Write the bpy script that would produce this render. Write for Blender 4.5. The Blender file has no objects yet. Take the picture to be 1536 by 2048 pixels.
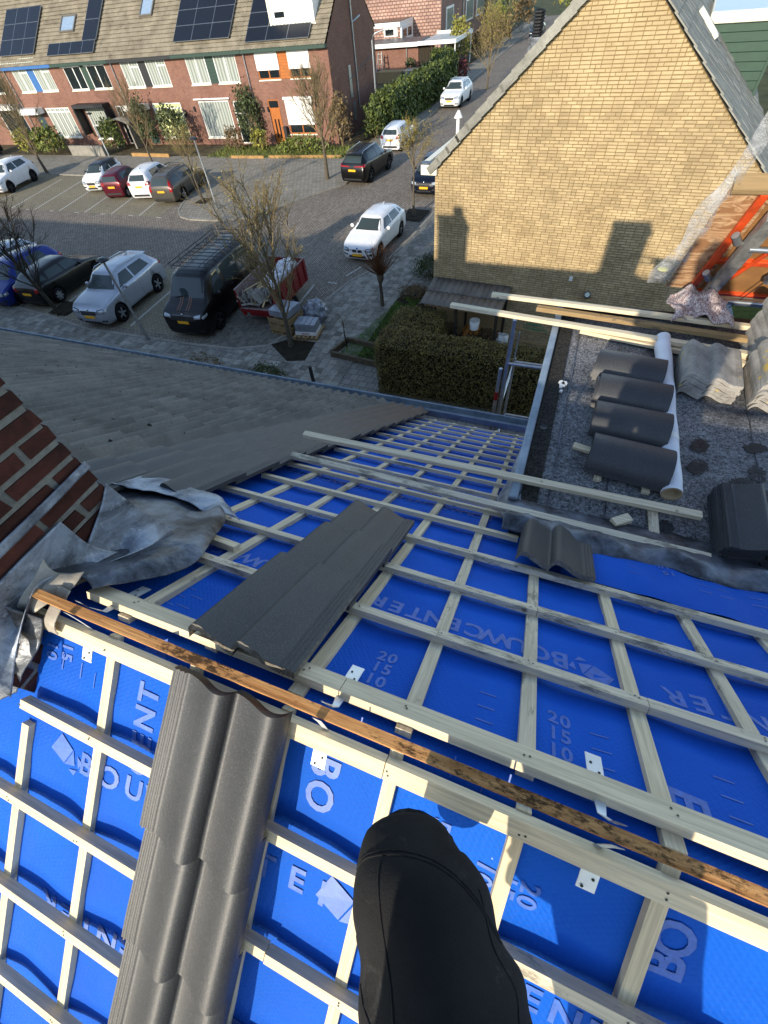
import bpy, bmesh, math, random
from math import sin, cos, pi, radians, sqrt, atan2, tan
from mathutils import Vector, Matrix, Euler
from mathutils.bvhtree import BVHTree
from mathutils import noise as mnoise

S = bpy.context.scene
COL = S.collection
R = random.Random(7)

# ------------------------------------------------------------------ camera
CAM_Z = 8.8
cam = bpy.data.cameras.new("camera")
cam.sensor_fit = 'HORIZONTAL'
cam.sensor_width = 36.0
cam.lens = 36.0 * 827.325 / 1536.0
cam.clip_start = 0.02
cam.clip_end = 800
camo = bpy.data.objects.new("camera", cam)
COL.objects.link(camo)
_f = Vector((-0.27157064, 0.53575861, -0.79950741))
_r = Vector((0.93197152, 0.35369617, -0.0795494))
_u = -Vector((0.24016343, -0.76672142, -0.59536526))
camo.matrix_world = Matrix(((_r.x, _u.x, -_f.x, 0), (_r.y, _u.y, -_f.y, 0), (_r.z, _u.z, -_f.z, CAM_Z), (0, 0, 0, 1)))
S.camera = camo

# ------------------------------------------------------------------ light
SUN_AZ, SUN_EL = radians(12.5), radians(19.1)      # light travels towards (+sin az, +cos az)
W = bpy.data.worlds.new("World"); S.world = W; W.use_nodes = True
nt = W.node_tree
bgn = nt.nodes["Background"]
sky = nt.nodes.new("ShaderNodeTexSky")
sky.sky_type = 'NISHITA'; sky.sun_disc = False
sky.sun_elevation = SUN_EL; sky.sun_rotation = radians(180) + SUN_AZ
sky.air_density = 0.8; sky.dust_density = 0.15; sky.ozone_density = 1.0
nt.links.new(sky.outputs[0], bgn.inputs[0]); bgn.inputs[1].default_value = 0.15
sl = bpy.data.lights.new("sun", 'SUN'); sl.energy = 2.35; sl.angle = radians(0.55); sl.color = (1.0, 0.935, 0.83)
so = bpy.data.objects.new("sun", sl); COL.objects.link(so); so.location = (-20, -60, 40)
_d = Vector((sin(SUN_AZ) * cos(SUN_EL), cos(SUN_AZ) * cos(SUN_EL), -sin(SUN_EL)))
so.rotation_euler = _d.to_track_quat('-Z', 'Y').to_euler()
S.view_settings.view_transform = 'Standard'
S.view_settings.look = 'None'
S.view_settings.exposure = 1.3
S.view_settings.gamma = 1.0
S.view_settings.use_white_balance = True; S.view_settings.white_balance_temperature = 7150; S.view_settings.white_balance_tint = 10
S.view_settings.use_curve_mapping = False

# ------------------------------------------------------------------ helpers
def lin(h):
    h = h.lstrip('#'); o = []
    for i in (0, 2, 4):
        c = int(h[i:i + 2], 16) / 255
        o.append(c / 12.92 if c <= .04045 else ((c + .055) / 1.055) ** 2.4)
    return (*o, 1.0)

class NB:
    """small node builder"""
    def __init__(s, name):
        s.m = bpy.data.materials.new(name); s.m.use_nodes = True
        s.t = s.m.node_tree; s.b = s.t.nodes["Principled BSDF"]
    def n(s, k, **kw):
        x = s.t.nodes.new(k)
        for a, v in kw.items(): setattr(x, a, v)
        return x
    def l(s, a, b): s.t.links.new(a, b)
    def pos(s, scale=(1, 1, 1), obj=False, rot=(0, 0, 0)):
        if obj: o = s.n("ShaderNodeTexCoord").outputs["Object"]
        else: o = s.n("ShaderNodeNewGeometry").outputs["Position"]
        mp = s.n("ShaderNodeMapping"); mp.inputs["Scale"].default_value = scale; mp.inputs["Rotation"].default_value = rot
        s.l(o, mp.inputs[0]); return mp.outputs[0]
    def noise(s, vec, scale, detail=4, rough=.6, dist=0):
        x = s.n("ShaderNodeTexNoise"); x.inputs["Scale"].default_value = scale; x.inputs["Detail"].default_value = detail
        x.inputs["Roughness"].default_value = rough; x.inputs["Distortion"].default_value = dist
        s.l(vec, x.inputs["Vector"]); return x.outputs["Fac"]
    def ramp(s, fac, p0, p1, c0=(0, 0, 0, 1), c1=(1, 1, 1, 1)):
        x = s.n("ShaderNodeValToRGB"); e = x.color_ramp.elements
        e[0].position = p0; e[1].position = p1; e[0].color = c0; e[1].color = c1
        s.l(fac, x.inputs[0]); return x.outputs[0]
    def mix(s, fac, a, b, mode='MIX'):
        x = s.n("ShaderNodeMix", data_type='RGBA', blend_type=mode)
        if isinstance(fac, (int, float)): x.inputs[0].default_value = fac
        else: s.l(fac, x.inputs[0])
        for i, v in ((6, a), (7, b)):
            if isinstance(v, (tuple, list)): x.inputs[i].default_value = v
            else: s.l(v, x.inputs[i])
        return x.outputs[2]
    def math(s, op, a, b=0.0):
        x = s.n("ShaderNodeMath", operation=op)
        for i, v in ((0, a), (1, b)):
            if isinstance(v, (int, float)): x.inputs[i].default_value = v
            else: s.l(v, x.inputs[i])
        return x.outputs[0]
    def bump(s, h, strength=.3, dist=.01):
        x = s.n("ShaderNodeBump"); x.inputs["Strength"].default_value = strength; x.inputs["Distance"].default_value = dist
        s.l(h, x.inputs["Height"]); s.l(x.outputs[0], s.b.inputs["Normal"])
    def rnd(s): return s.n("ShaderNodeObjectInfo").outputs["Random"]
    def isl(s): return s.n("ShaderNodeNewGeometry").outputs["Random Per Island"]
    def set(s, color=None, rough=None, metal=None, **kw):
        for k, v in (("Base Color", color), ("Roughness", rough), ("Metallic", metal), *[(a.replace('_', ' '), b) for a, b in kw.items()]):
            if v is None: continue
            if isinstance(v, (int, float, tuple, list)): s.b.inputs[k].default_value = v
            else: s.l(v, s.b.inputs[k])
        return s.m

def simple(name, c, rough=.6, metal=0, var=.12, vscale=6, bump=0, bscale=40, bdist=.004, obj=False, rnd=0, c2=None, isl=0, **kw):
    b = NB(name); c = lin(c) if isinstance(c, str) else c
    v = b.pos(obj=obj)
    f = b.ramp(b.noise(v, vscale, 5, .65), .3, .7)
    d = lin(c2) if isinstance(c2, str) else tuple(max(0, x * (1 - 2 * var)) for x in c[:3]) + (1,)
    colr = b.mix(f, d, c)
    if rnd or isl:
        k = b.rnd() if rnd else b.isl()
        g = b.math('MULTIPLY_ADD', k, (rnd or isl)); g.node.inputs[2].default_value = 1 - (rnd or isl) / 2
        x = b.n("ShaderNodeCombineColor")
        for i in range(3): b.l(g, x.inputs[i])
        colr = b.mix(1.0, colr, x.outputs[0], 'MULTIPLY')
    if bump: b.bump(b.noise(v, bscale, 3, .6), bump, bdist)
    if rough > .75 and 'Specular_IOR_Level' not in kw: kw['Specular_IOR_Level'] = .15
    return b.set(colr, rough, metal, **kw)

class MB:
    """mesh builder"""
    def __init__(s): s.v = []; s.f = []; s.mi = []; s.cur = 0; s.smooth = []
        
    def add(s, vs, fs, smooth=False):
        o = len(s.v); s.v += [tuple(p) for p in vs]
        for f in fs: s.f.append(tuple(i + o for i in f)); s.mi.append(s.cur); s.smooth.append(smooth)
    def box(s, c, d, M=None):
        x, y, z = d[0] / 2, d[1] / 2, d[2] / 2
        vs = [Vector((c[0] + a * x, c[1] + b * y, c[2] + e * z)) for e in (-1, 1) for a, b in ((-1, -1), (1, -1), (1, 1), (-1, 1))]
        if M: vs = [M @ p for p in vs]
        s.add(vs, [(3, 2, 1, 0), (4, 5, 6, 7), (0, 1, 5, 4), (1, 2, 6, 5), (2, 3, 7, 6), (3, 0, 4, 7)])
    def bx(s, x0, x1, y0, y1, z0, z1, M=None): s.box(((x0 + x1) / 2, (y0 + y1) / 2, (z0 + z1) / 2), (abs(x1 - x0), abs(y1 - y0), abs(z1 - z0)), M)
    def bar(s, a, b, w, h, up=(0, 0, 1), jit=0):
        a, b = Vector(a), Vector(b); d = (b - a); L = d.length; d.normalize()
        u = Vector(up); sd = d.cross(u).normalized(); u = sd.cross(d).normalized()
        vs = [p + sd * (i * w / 2) + u * (j * h / 2) for p in (a, b) for i, j in ((-1, -1), (1, -1), (1, 1), (-1, 1))]
        s.add(vs, [(0, 1, 2, 3), (7, 6, 5, 4), (0, 4, 5, 1), (1, 5, 6, 2), (2, 6, 7, 3), (3, 7, 4, 0)])
    def tube(s, pts, rad, n=6, cap=True, smooth=True):
        pts = [Vector(p) for p in pts]; m = len(pts)
        if isinstance(rad, (int, float)): rad = [rad] * m
        vs = []; ref = Vector((0.31, 0.17, 0.93))
        for i, p in enumerate(pts):
            t = (pts[min(i + 1, m - 1)] - pts[max(i - 1, 0)]).normalized()
            a = t.cross(ref)
            if a.length < .05: a = t.cross(Vector((1, 0, 0)))
            a.normalize(); b = t.cross(a)
            for k in range(n):
                q = 2 * pi * k / n; vs.append(p + (a * cos(q) + b * sin(q)) * rad[i])
        fs = [(i * n + k, i * n + (k + 1) % n, (i + 1) * n + (k + 1) % n, (i + 1) * n + k) for i in range(m - 1) for k in range(n)]
        s.add(vs, fs, smooth)
        if cap and n > 3: s.add([vs[k] for k in range(n)], [tuple(range(n - 1, -1, -1))]); s.add(vs[-n:], [tuple(range(n))])
    def lathe(s, prof, n=16, M=None, smooth=True):
        vs = [Vector((r * cos(2 * pi * k / n), r * sin(2 * pi * k / n), z)) for r, z in prof for k in range(n)]
        if M: vs = [M @ p for p in vs]
        fs = [(i * n + k, i * n + (k + 1) % n, (i + 1) * n + (k + 1) % n, (i + 1) * n + k) for i in range(len(prof) - 1) for k in range(n)]
        s.add(vs, fs, smooth)
    def poly(s, pts): s.add(pts, [tuple(range(len(pts)))])
    def prism(s, pts, vec):
        pts = [Vector(p) for p in pts]; v = Vector(vec); n = len(pts)
        s.add(pts + [p + v for p in pts], [tuple(range(n - 1, -1, -1)), tuple(range(n, 2 * n))] + [(i, (i + 1) % n, n + (i + 1) % n, n + i) for i in range(n)])
    def grid(s, fn, nu, nv, smooth=True):
        s.add([fn(i / nu, j / nv) for j in range(nv + 1) for i in range(nu + 1)],
              [(j * (nu + 1) + i, j * (nu + 1) + i + 1, (j + 1) * (nu + 1) + i + 1, (j + 1) * (nu + 1) + i) for j in range(nv) for i in range(nu)], smooth)
    def mesh(s, name, mats):
        m = bpy.data.meshes.new(name); m.from_pydata(s.v, [], s.f)
        if not isinstance(mats, (list, tuple)): mats = [mats]
        for a in mats: m.materials.append(a)
        m.polygons.foreach_set("material_index", s.mi); m.polygons.foreach_set("use_smooth", s.smooth)
        m.update(); return m
    def build(s, name, mats, parent=None, local=False):
        return link(name, s.mesh(name, mats), parent, local)

def wm(o):
    m = Matrix.LocRotScale(o.location, o.rotation_euler, o.scale)
    if o.parent: m = wm(o.parent) @ o.matrix_parent_inverse @ m
    return m
def link(name, mesh, parent=None, local=False, M=None):
    """mesh in world coordinates unless local"""
    o = bpy.data.objects.new(name, mesh); COL.objects.link(o)
    if M is not None: o.matrix_basis = M
    if parent:
        o.parent = parent
        if not local: o.matrix_parent_inverse = wm(parent).inverted()
    return o
def tag(o, label=None, cat=None, group=None, kind=None):
    if label: o['label'] = label
    if cat: o['category'] = cat
    if group: o['group'] = group
    if kind: o['kind'] = kind
    return o
def thing(name, label, cat, loc=(0, 0, 0), rz=0, group=None):
    o = bpy.data.objects.new(name, None); COL.objects.link(o); o.empty_display_size = .1
    o.location = loc; o.rotation_euler = (0, 0, rz)
    return tag(o, label, cat, group)
def copy_tree(o, parent=None):
    c = o.copy(); COL.objects.link(c)
    if parent: c.parent = parent
    for ch in list(o.children): copy_tree(ch, c)
    return c
def bevel(o, w, seg=1):
    m = o.modifiers.new("bevel", 'BEVEL'); m.width = w; m.segments = seg; m.limit_method = 'ANGLE'; return o
def C(x, y, z): return Vector((x, y, z + CAM_Z))
def nz(p, s=1.0, seed=0): return mnoise.noise(Vector(p) * s + Vector((seed * 13.1, seed * 7.7, seed * 3.3)))

# ------------------------------------------------------------------ materials
def brick_mat(name, c1, c2, mortar, bw=.22, bh=.0625, plane='XZ', ms=.008, rough=.85, dirt=None):
    b = NB(name); v = b.pos()
    sx = b.n("ShaderNodeSeparateXYZ"); b.l(v, sx.inputs[0]); cm = b.n("ShaderNodeCombineXYZ")
    b.l(sx.outputs[0 if plane[0] == 'X' else 1], cm.inputs[0]); b.l(sx.outputs[2 if plane[1] == 'Z' else 1], cm.inputs[1])
    br = b.n("ShaderNodeTexBrick"); b.l(cm.outputs[0], br.inputs[0])
    br.inputs["Color1"].default_value = c1; br.inputs["Color2"].default_value = c2; br.inputs["Mortar"].default_value = mortar
    br.inputs["Scale"].default_value = 1; br.inputs["Mortar Size"].default_value = ms; br.inputs["Brick Width"].default_value = bw; br.inputs["Row Height"].default_value = bh
    br.inputs["Bias"].default_value = 0.0
    f = b.ramp(b.noise(v, .7, 6, .65), .35, .75)
    c = b.mix(f, br.outputs[0], b.mix(.45, br.outputs[0], dirt or (.03, .025, .02, 1)))
    b.bump(br.outputs["Fac"], -.5, .006)
    return b.set(c, rough, Specular_IOR_Level=.15)

def wood_mat(name, c, axis, dirty=0.0, dark=.66):
    b = NB(name)
    sc = {'X': (1.2, 30, 30), 'Y': (30, 1.2, 1.2), 'Z': (30, 30, 1.2)}[axis]
    v = b.pos(sc); g = b.noise(v, 3.0, 5, .7, .6)
    c = lin(c); d = tuple(x * dark for x in c[:3]) + (1,)
    col = b.mix(b.ramp(g, .38, .62), d, c)
    p = b.pos()
    vo = b.n("ShaderNodeTexVoronoi"); vo.inputs["Scale"].default_value = 6.5; b.l(p, vo.inputs["Vector"])
    k = b.ramp(vo.outputs["Distance"], .035, .09)
    col = b.mix(k, (.10, .05, .025, 1), col)
    big = b.noise(p, 2.2, 3); col = b.mix(b.math('MULTIPLY', big, .45), col, tuple(x * .8 for x in c[:3]) + (1,))
    if dirty:
        n1 = b.noise(b.pos(tuple(2.5 if q < 2 else 9 for q in sc)), 3.0, 8, .78); n2 = b.noise(p, 1.6, 3)
        k = b.ramp(b.math('ADD', n1, b.math('MULTIPLY', n2, .7)), 1.02 - dirty * .12, 1.12 - dirty * .1)
        col = b.mix(b.math('MULTIPLY', k, .62), col, (.06, .058, .055, 1))
    b.bump(g, .15, .002)
    return b.set(col, .8, Specular_IOR_Level=.2)

M_ = {}
def mats():
    m = M_
    m['wood'] = wood_mat("pale_spruce", '#ead8b6', 'X')
    m['woodY'] = wood_mat("pale_spruce_rafterwise", '#e8d4b0', 'Y')
    m['woodd'] = wood_mat("muddy_spruce", '#e2d3b8', 'X', .9)
    m['wooddY'] = wood_mat("muddy_spruce_rafterwise", '#decdaf', 'Y', .8)
    m['woodold'] = wood_mat("weathered_wood", '#a58a63', 'X', .3)
    b = NB("orange_mouldy_batten"); p = b.pos(); g = b.noise(b.pos((2, 40, 40)), 3, 5, .7)
    c = b.mix(b.ramp(g, .35, .65), (.36, .15, .05, 1), (.66, .34, .13, 1))
    k = b.math('ADD', b.noise(b.pos((16, 40, 40)), 2.2, 8, .8), b.math('MULTIPLY', b.noise(p, 3.5, 3), .55))
    c = b.mix(b.math('MULTIPLY', b.ramp(k, .76, .88), .9), c, (.035, .022, .014, 1)); b.bump(g, .5, .004)
    m['orange'] = b.set(c, .9, Specular_IOR_Level=.1)
    # membrane
    b = NB("blue_membrane"); p = b.pos()
    base = b.mix(b.ramp(b.noise(p, 1.3, 3), .3, .7), (.001, .078, .43, 1), (.002, .112, .56, 1))
    n1 = b.noise(p, 9, 9, .85); n2 = b.noise(p, 2.2, 3)
    k = b.ramp(b.math('ADD', n1, b.math('MULTIPLY', n2, .8)), 1.0, 1.35)
    yy = b.n("ShaderNodeSeparateXYZ"); b.l(p, yy.inputs[0])
    fr = b.ramp(b.math('MULTIPLY_ADD', yy.outputs[1], 1.0), .12, .2)       # walked-on street side is dirtier
    col = b.mix(b.math('MULTIPLY', k, b.math('MULTIPLY_ADD', fr, .72)), base, (.07, .075, .085, 1))
    sc = b.ramp(b.noise(p, 30, 4, .8), .70, .74)
    col = b.mix(b.math('MULTIPLY', sc, b.ramp(n2, .5, .62)), col, (.35, .45, .7, 1))
    vo = b.n("ShaderNodeTexVoronoi"); vo.inputs["Scale"].default_value = 95; vo.inputs["Randomness"].default_value = .25; b.l(b.pos((1, 1, 1), False, (.3, .5, .785)), vo.inputs["Vector"])
    h = b.math('ADD', b.math('MULTIPLY', vo.outputs["Distance"], .8), b.math('MULTIPLY', b.noise(p, 12, 4), 1.3))
    b.bump(h, .35, .006)
    m['mem'] = b.set(col, .6, Specular_IOR_Level=.07)
    m['print'] = simple("pale_blue_print", (.04, .15, .58, 1), .5, var=.2, vscale=50)
    # new tile
    b = NB("dark_new_tile"); p = b.pos()
    g = b.noise(p, 230, 3, .75)
    c = b.mix(b.ramp(b.noise(p, 5, 5), .35, .7), (.028, .029, .032, 1), (.042, .043, .045, 1))
    c = b.mix(b.math('MULTIPLY', b.ramp(g, .5, .75), .5), c, (.17, .165, .155, 1))
    sm = b.ramp(b.noise(p, 9, 8, .8), .68, .74); c = b.mix(b.math('MULTIPLY', sm, .35), c, (.25, .25, .24, 1))
    b.bump(g, .4, .0018)
    m['newtile'] = b.set(c, .5, Specular_IOR_Level=.46)
    m['tileedge'] = simple("mortary_tile_edge", '#8a8479', .95, var=.3, vscale=60, bump=.8, bscale=120)
    # old tile
    b = NB("old_grey_tile"); p = b.pos()
    c = b.mix(b.ramp(b.noise(p, 2.0, 6, .7), .3, .72), (.105, .098, .085, 1), (.205, .19, .165, 1))
    c = b.mix(b.ramp(b.noise(p, 60, 4, .8), .56, .72), c, (.26, .25, .22, 1))
    c = b.mix(b.ramp(b.noise(p, 10, 3, .7), .66, .70), c, (.012, .012, .011, 1))
    r = b.math('MULTIPLY_ADD', b.rnd(), .25); r.node.inputs[2].default_value = .88
    x = b.n("ShaderNodeCombineColor"); [b.l(r, x.inputs[i]) for i in range(3)]
    c = b.mix(1.0, c, x.outputs[0], 'MULTIPLY'); b.bump(b.noise(p, 90, 5, .7), .5, .004)
    m['oldtile'] = b.set(c, .95, Specular_IOR_Level=.08)
    b = NB("weathered_concrete_tile"); p = b.pos()
    c = b.mix(b.ramp(b.noise(p, 7, 6, .75), .3, .7), (.15, .14, .12, 1), (.42, .39, .34, 1))
    c = b.mix(b.ramp(b.noise(p, 4, 4, .8), .62, .68), c, (.55, .36, .05, 1))
    b.bump(b.noise(p, 60, 5, .7), .6, .006); m['conctile'] = b.set(c, .95)
    # lead / zinc
    b = NB("oxidised_lead"); p = b.pos(); n = b.noise(p, 5, 9, .72, .6)
    c = b.mix(b.ramp(n, .36, .58), (.050, .056, .068, 1), (.30, .34, .40, 1))
    c = b.mix(b.ramp(b.noise(p, 22, 6, .8), .57, .65), c, (.36, .39, .43, 1))
    b.bump(b.noise(p, 9, 5, .6), .5, .02); m['lead'] = b.set(c, .5, .35)
    b = NB("dark_lead"); p = b.pos(); n = b.noise(p, 6, 8, .7)
    c = b.mix(b.ramp(n, .40, .66), (.028, .031, .038, 1), (.17, .19, .225, 1)); b.bump(b.noise(p, 8, 5, .6), .5, .02)
    m['leaddark'] = b.set(c, .42, .4)
    m['leadbent'] = simple("pale_bent_lead", '#b9b0a0', .6, .2, var=.25, vscale=16, bump=.4, bscale=30)
    m['zinc'] = simple("weathered_zinc", '#97a5af', .5, .2, var=.3, vscale=5, bump=.2, bscale=12, c2='#6d7b86')
    m['galv'] = simple("galvanised_steel", '#b8bdc0', .38, .85, var=.15, vscale=9)
    m['alu'] = simple("worn_aluminium", '#b5b5ae', .45, .6, var=.3, vscale=14, bump=.3, bscale=40)
    m['bracket'] = simple("zinc_plated_bracket", '#dfe3e4', .42, .35, var=.08)
    # brick
    m['cbrick'] = simple("red_brown_chimney_brick", '#553029', .9, var=.25, vscale=14, bump=.9, bscale=60, rnd=.6, c2='#33211d')
    m['mortar'] = simple("grey_mortar", '#86847d', .95, var=.2, vscale=25, bump=.8, bscale=120)
    b = NB("yellow_brick"); p = b.pos()
    c = b.mix(b.ramp(b.noise(p, 1.1, 6, .7), .3, .68), (.32, .235, .13, 1), (.52, .40, .225, 1))
    c = b.mix(b.math('MULTIPLY', b.ramp(b.noise(p, .55, 7, .75, .5), .5, .72), .45), c, (.20, .15, .095, 1))
    r = b.math('MULTIPLY_ADD', b.isl(), .30); r.node.inputs[2].default_value = .85
    x = b.n("ShaderNodeCombineColor"); [b.l(r, x.inputs[i]) for i in range(3)]
    c = b.mix(1.0, c, x.outputs[0], 'MULTIPLY'); b.bump(b.noise(p, 35, 4, .7), .5, .006)
    m['ybrick'] = b.set(c, .9, Specular_IOR_Level=.15)
    m['ymortar'] = simple("dirty_ochre_mortar", '#8f7a54', .95, var=.2, vscale=8)
    m['rbrick'] = brick_mat("red_facade_brick", (.17, .060, .040, 1), (.27, .105, .068, 1), (.27, .22, .18, 1), dirt=(.11, .05, .035, 1))
    m['gbrick'] = brick_mat("shaded_gable_brick", (.115, .05, .042, 1), (.15, .07, .055, 1), (.14, .11, .10, 1), plane='YZ', dirt=(.06, .03, .025, 1))  # gable's shade put into a darker brick colour; assigned to nothing
    m['ubrick'] = brick_mat("house_brick", (.19, .09, .06, 1), (.25, .12, .08, 1), (.3, .27, .23, 1))
    # ground
    m['soil'] = simple("dark_soil", '#3c352b', 1, var=.3, vscale=4, bump=1, bscale=30, bdist=.04)
    m['glass'] = NB("window_glass").set((.045, .06, .065, 1), .06, 0, Specular_IOR_Level=.8)
    m['cglass'] = NB("car_glass").set((.035, .05, .05, 1), .05, 0, Specular_IOR_Level=.5)
    m['curtain'] = simple("net_curtain", '#c9d2c4', .8, var=.12, vscale=5)
    m['white'] = simple("white_paint", '#e8e8e2', .5, var=.05)
    m['cream'] = simple("cream_paint", '#e9e3cd', .5, var=.05)
    m['blackpl'] = simple("black_plastic", '#1d1e20', .55, var=.1)
    m['rubber'] = simple("tyre_rubber", '#17171a', .85, var=.1)
    m['rim'] = simple("alloy_rim", '#9ea3a8', .35, .7, var=.1)
    m['plate'] = simple("yellow_number_plate", '#f0b020', .5, var=.05)
    m['red'] = simple("red_lamp_lens", '#9c0f12', .25, var=.1)
    m['lamp'] = simple("clear_headlamp", '#aeb8be', .15, .3, var=.1, vscale=12)
    m['chrome'] = simple("chrome", '#b9bdc0', .2, .9, var=.05)
    m['bark'] = simple("grey_brown_bark", '#6b6254', .95, var=.3, vscale=20, bump=.8, bscale=60)
    m['barkd'] = simple("dark_bark", '#453f35', .95, var=.3, vscale=20, bump=.8, bscale=60)
    m['twig'] = simple("bare_twig", '#928160', .95, var=.25, vscale=8)
    m['bud'] = simple("yellow_green_bud", '#b3a552', .9, var=.25, vscale=5, isl=.5)
    m['felt'] = None
mats()
# ================================================================== THE ROOF UNDER WORK
PF, PB = radians(34.2), radians(41)
RP = Vector((0, 0.10697, CAM_Z - 1.04606))
MF = Matrix(((1, 0, 0, 0), (0, cos(PF), sin(PF), RP.y), (0, -sin(PF), cos(PF), RP.z), (0, 0, 0, 1)))
MK = Matrix(((-1, 0, 0, 0), (0, -cos(PB), -sin(PB), RP.y), (0, -sin(PB), cos(PB), RP.z), (0, 0, 0, 1)))
def FR(x, s, z=0): return MF @ Vector((x, s, z))
def BK(x, s, z=0): return MK @ Vector((-x, s, z))
MEMZ = -.048
roof = thing("pitched_roof", "pitched roof under renovation with blue membrane and pale battens on both slopes", "roof", (0, RP.y, RP.z))
house = thing("row_house", "brick row house carrying the half stripped roof in the foreground", "house", (0, 0, 0))

def mem_front(x, s):
    z = MEMZ + .006 * nz((x * 3, s * 2, 0), 1.5) + .004 * nz((x, s, 3), 9)
    k = ((x + .98 + 50 * .29) % .29) / .29
    return FR(x, s, z - .004 * sin(pi * k) + .004)
def mem_back(x, s):
    z = MEMZ + .007 * nz((x * 2, s * 3, 5), 2.2) + .005 * nz((x, s, 8), 8)
    k = ((x + .96 + 50 * .29) % .29) / .29
    return BK(x, s, z - .007 * sin(pi * k) + .004)
m = MB()
m.grid(lambda u, v: mem_front(-1.55 + 4.1 * u, .037 + 1.803 * v), 150, 70)
m.grid(lambda u, v: mem_front(-1.55 + 1.68 * u, 1.84 + 3.66 * v), 60, 90)
m.build("membrane", M_['mem'], roof)
m = MB(); m.grid(lambda u, v: mem_back(2.4 - 4.0 * u, .037 + 2.3 * v), 150, 90)
m.build("membrane", M_['mem'], roof)
# loose membrane edge lapped up against the flat roof
m = MB()
def flap(u, v):
    x = .30 + 1.5 * u; s = 1.17 + v * (.36 - .05 * sin(u * 9)) - .02 * u
    return FR(x, s, -.012 + .035 * v + .012 * nz((x, s, 1), 7) + .02 * sin(v * pi))
m.grid(flap, 60, 14); m.build("membrane_flap", M_['mem'], roof)

# counter battens (up the slope) and tile battens (along it)
CBF = [-1.27, -.98, -.68, -.385, -.10, .185, .475, .775, 1.05, 1.34, 1.63, 1.92]
for i, x in enumerate(CBF):
    m = MB(); s1 = 5.42 if x < .02 else 1.28 - .05 * (i % 3)
    s0 = .045 + .02 * ((i * 7) % 3)
    m.bar(FR(x, s0, -.036), FR(x + .004, s1, -.036), .040, .022, MF.to_3x3() @ Vector((0, 0, 1)))
    m.build("counter_batten", M_['wooddY'] if i % 3 else M_['woodY'], roof)
CBB = [-1.255, -.955, -.67, -.385, -.098, .19, .465, .76, 1.05]
for i, x in enumerate(CBB):
    m = MB(); m.bar(BK(x, .45 if i == 0 else .034 + .012 * (i % 2), -.036), BK(x, 2.25, -.036), .031, .022, MK.to_3x3() @ Vector((0, 0, 1)))
    m.build("counter_batten", M_['woodY'], roof)
rows = [.105] + [.44 + .3345 * k for k in range(15)]
for i, s in enumerate(rows):
    m = MB(); x0 = -1.52 + .03 * ((i * 5) % 3); x1 = 2.5 if s < 1.2 else (.10 if s < 1.5 else .01)
    w = .052 if i == 0 else .037
    if i in (0, 1): x0 = -1.14
    xs = [x0, -.28 if i == 0 else .2 + .3 * (i % 2), x1] if i < 3 else [x0, x1]
    for a, b in zip(xs[:-1], xs[1:]):
        q = MB(); q.bar(FR(a + .001, s + .003 * sin(i * 3 + a), -.012), FR(b - .001, s + .003 * sin(i * 5 + b), -.012), w, .025, MF.to_3x3() @ Vector((0, 0, 1)))
        q.build("tile_batten", M_['wood'] if i in (0, 4, 5, 9) else M_['woodd'], roof)
q = MB(); q.bar(FR(-1.2, .59, -.013), FR(-.975, .575, -.013), .040, .026, MF.to_3x3() @ Vector((0, 0, 1))); q.build("tile_batten", M_['wood'], roof)
rowb = [.072, .362, .690, 1.018, 1.34, 1.66, 1.98]
for i, s in enumerate(rowb):
    w = .041 if i == 0 else .029
    segs = [(-1.27, -.115), (-.113, 2.3)] if i == 0 else [(-1.25 if i == 1 else -1.6, -.3 + .35 * (i % 2)), (-.298 + .35 * (i % 2), 2.3)]
    for a, b in segs:
        q = MB(); q.bar(BK(a, s + .003 * sin(i + a * 3), -.012), BK(b, s + .004 * sin(i * 2 + b), -.012), w, .028, MK.to_3x3() @ Vector((0, 0, 1)))
        q.build("tile_batten", M_['woodd'] if i in (1, 3) and a > -.4 else M_['wood'], roof)
q = MB(); q.bar(C(-1.2, .104, -1.010), C(1.7, .104, -1.004), .024, .024); q.build("ridge_batten", M_['orange'], roof)
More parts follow.
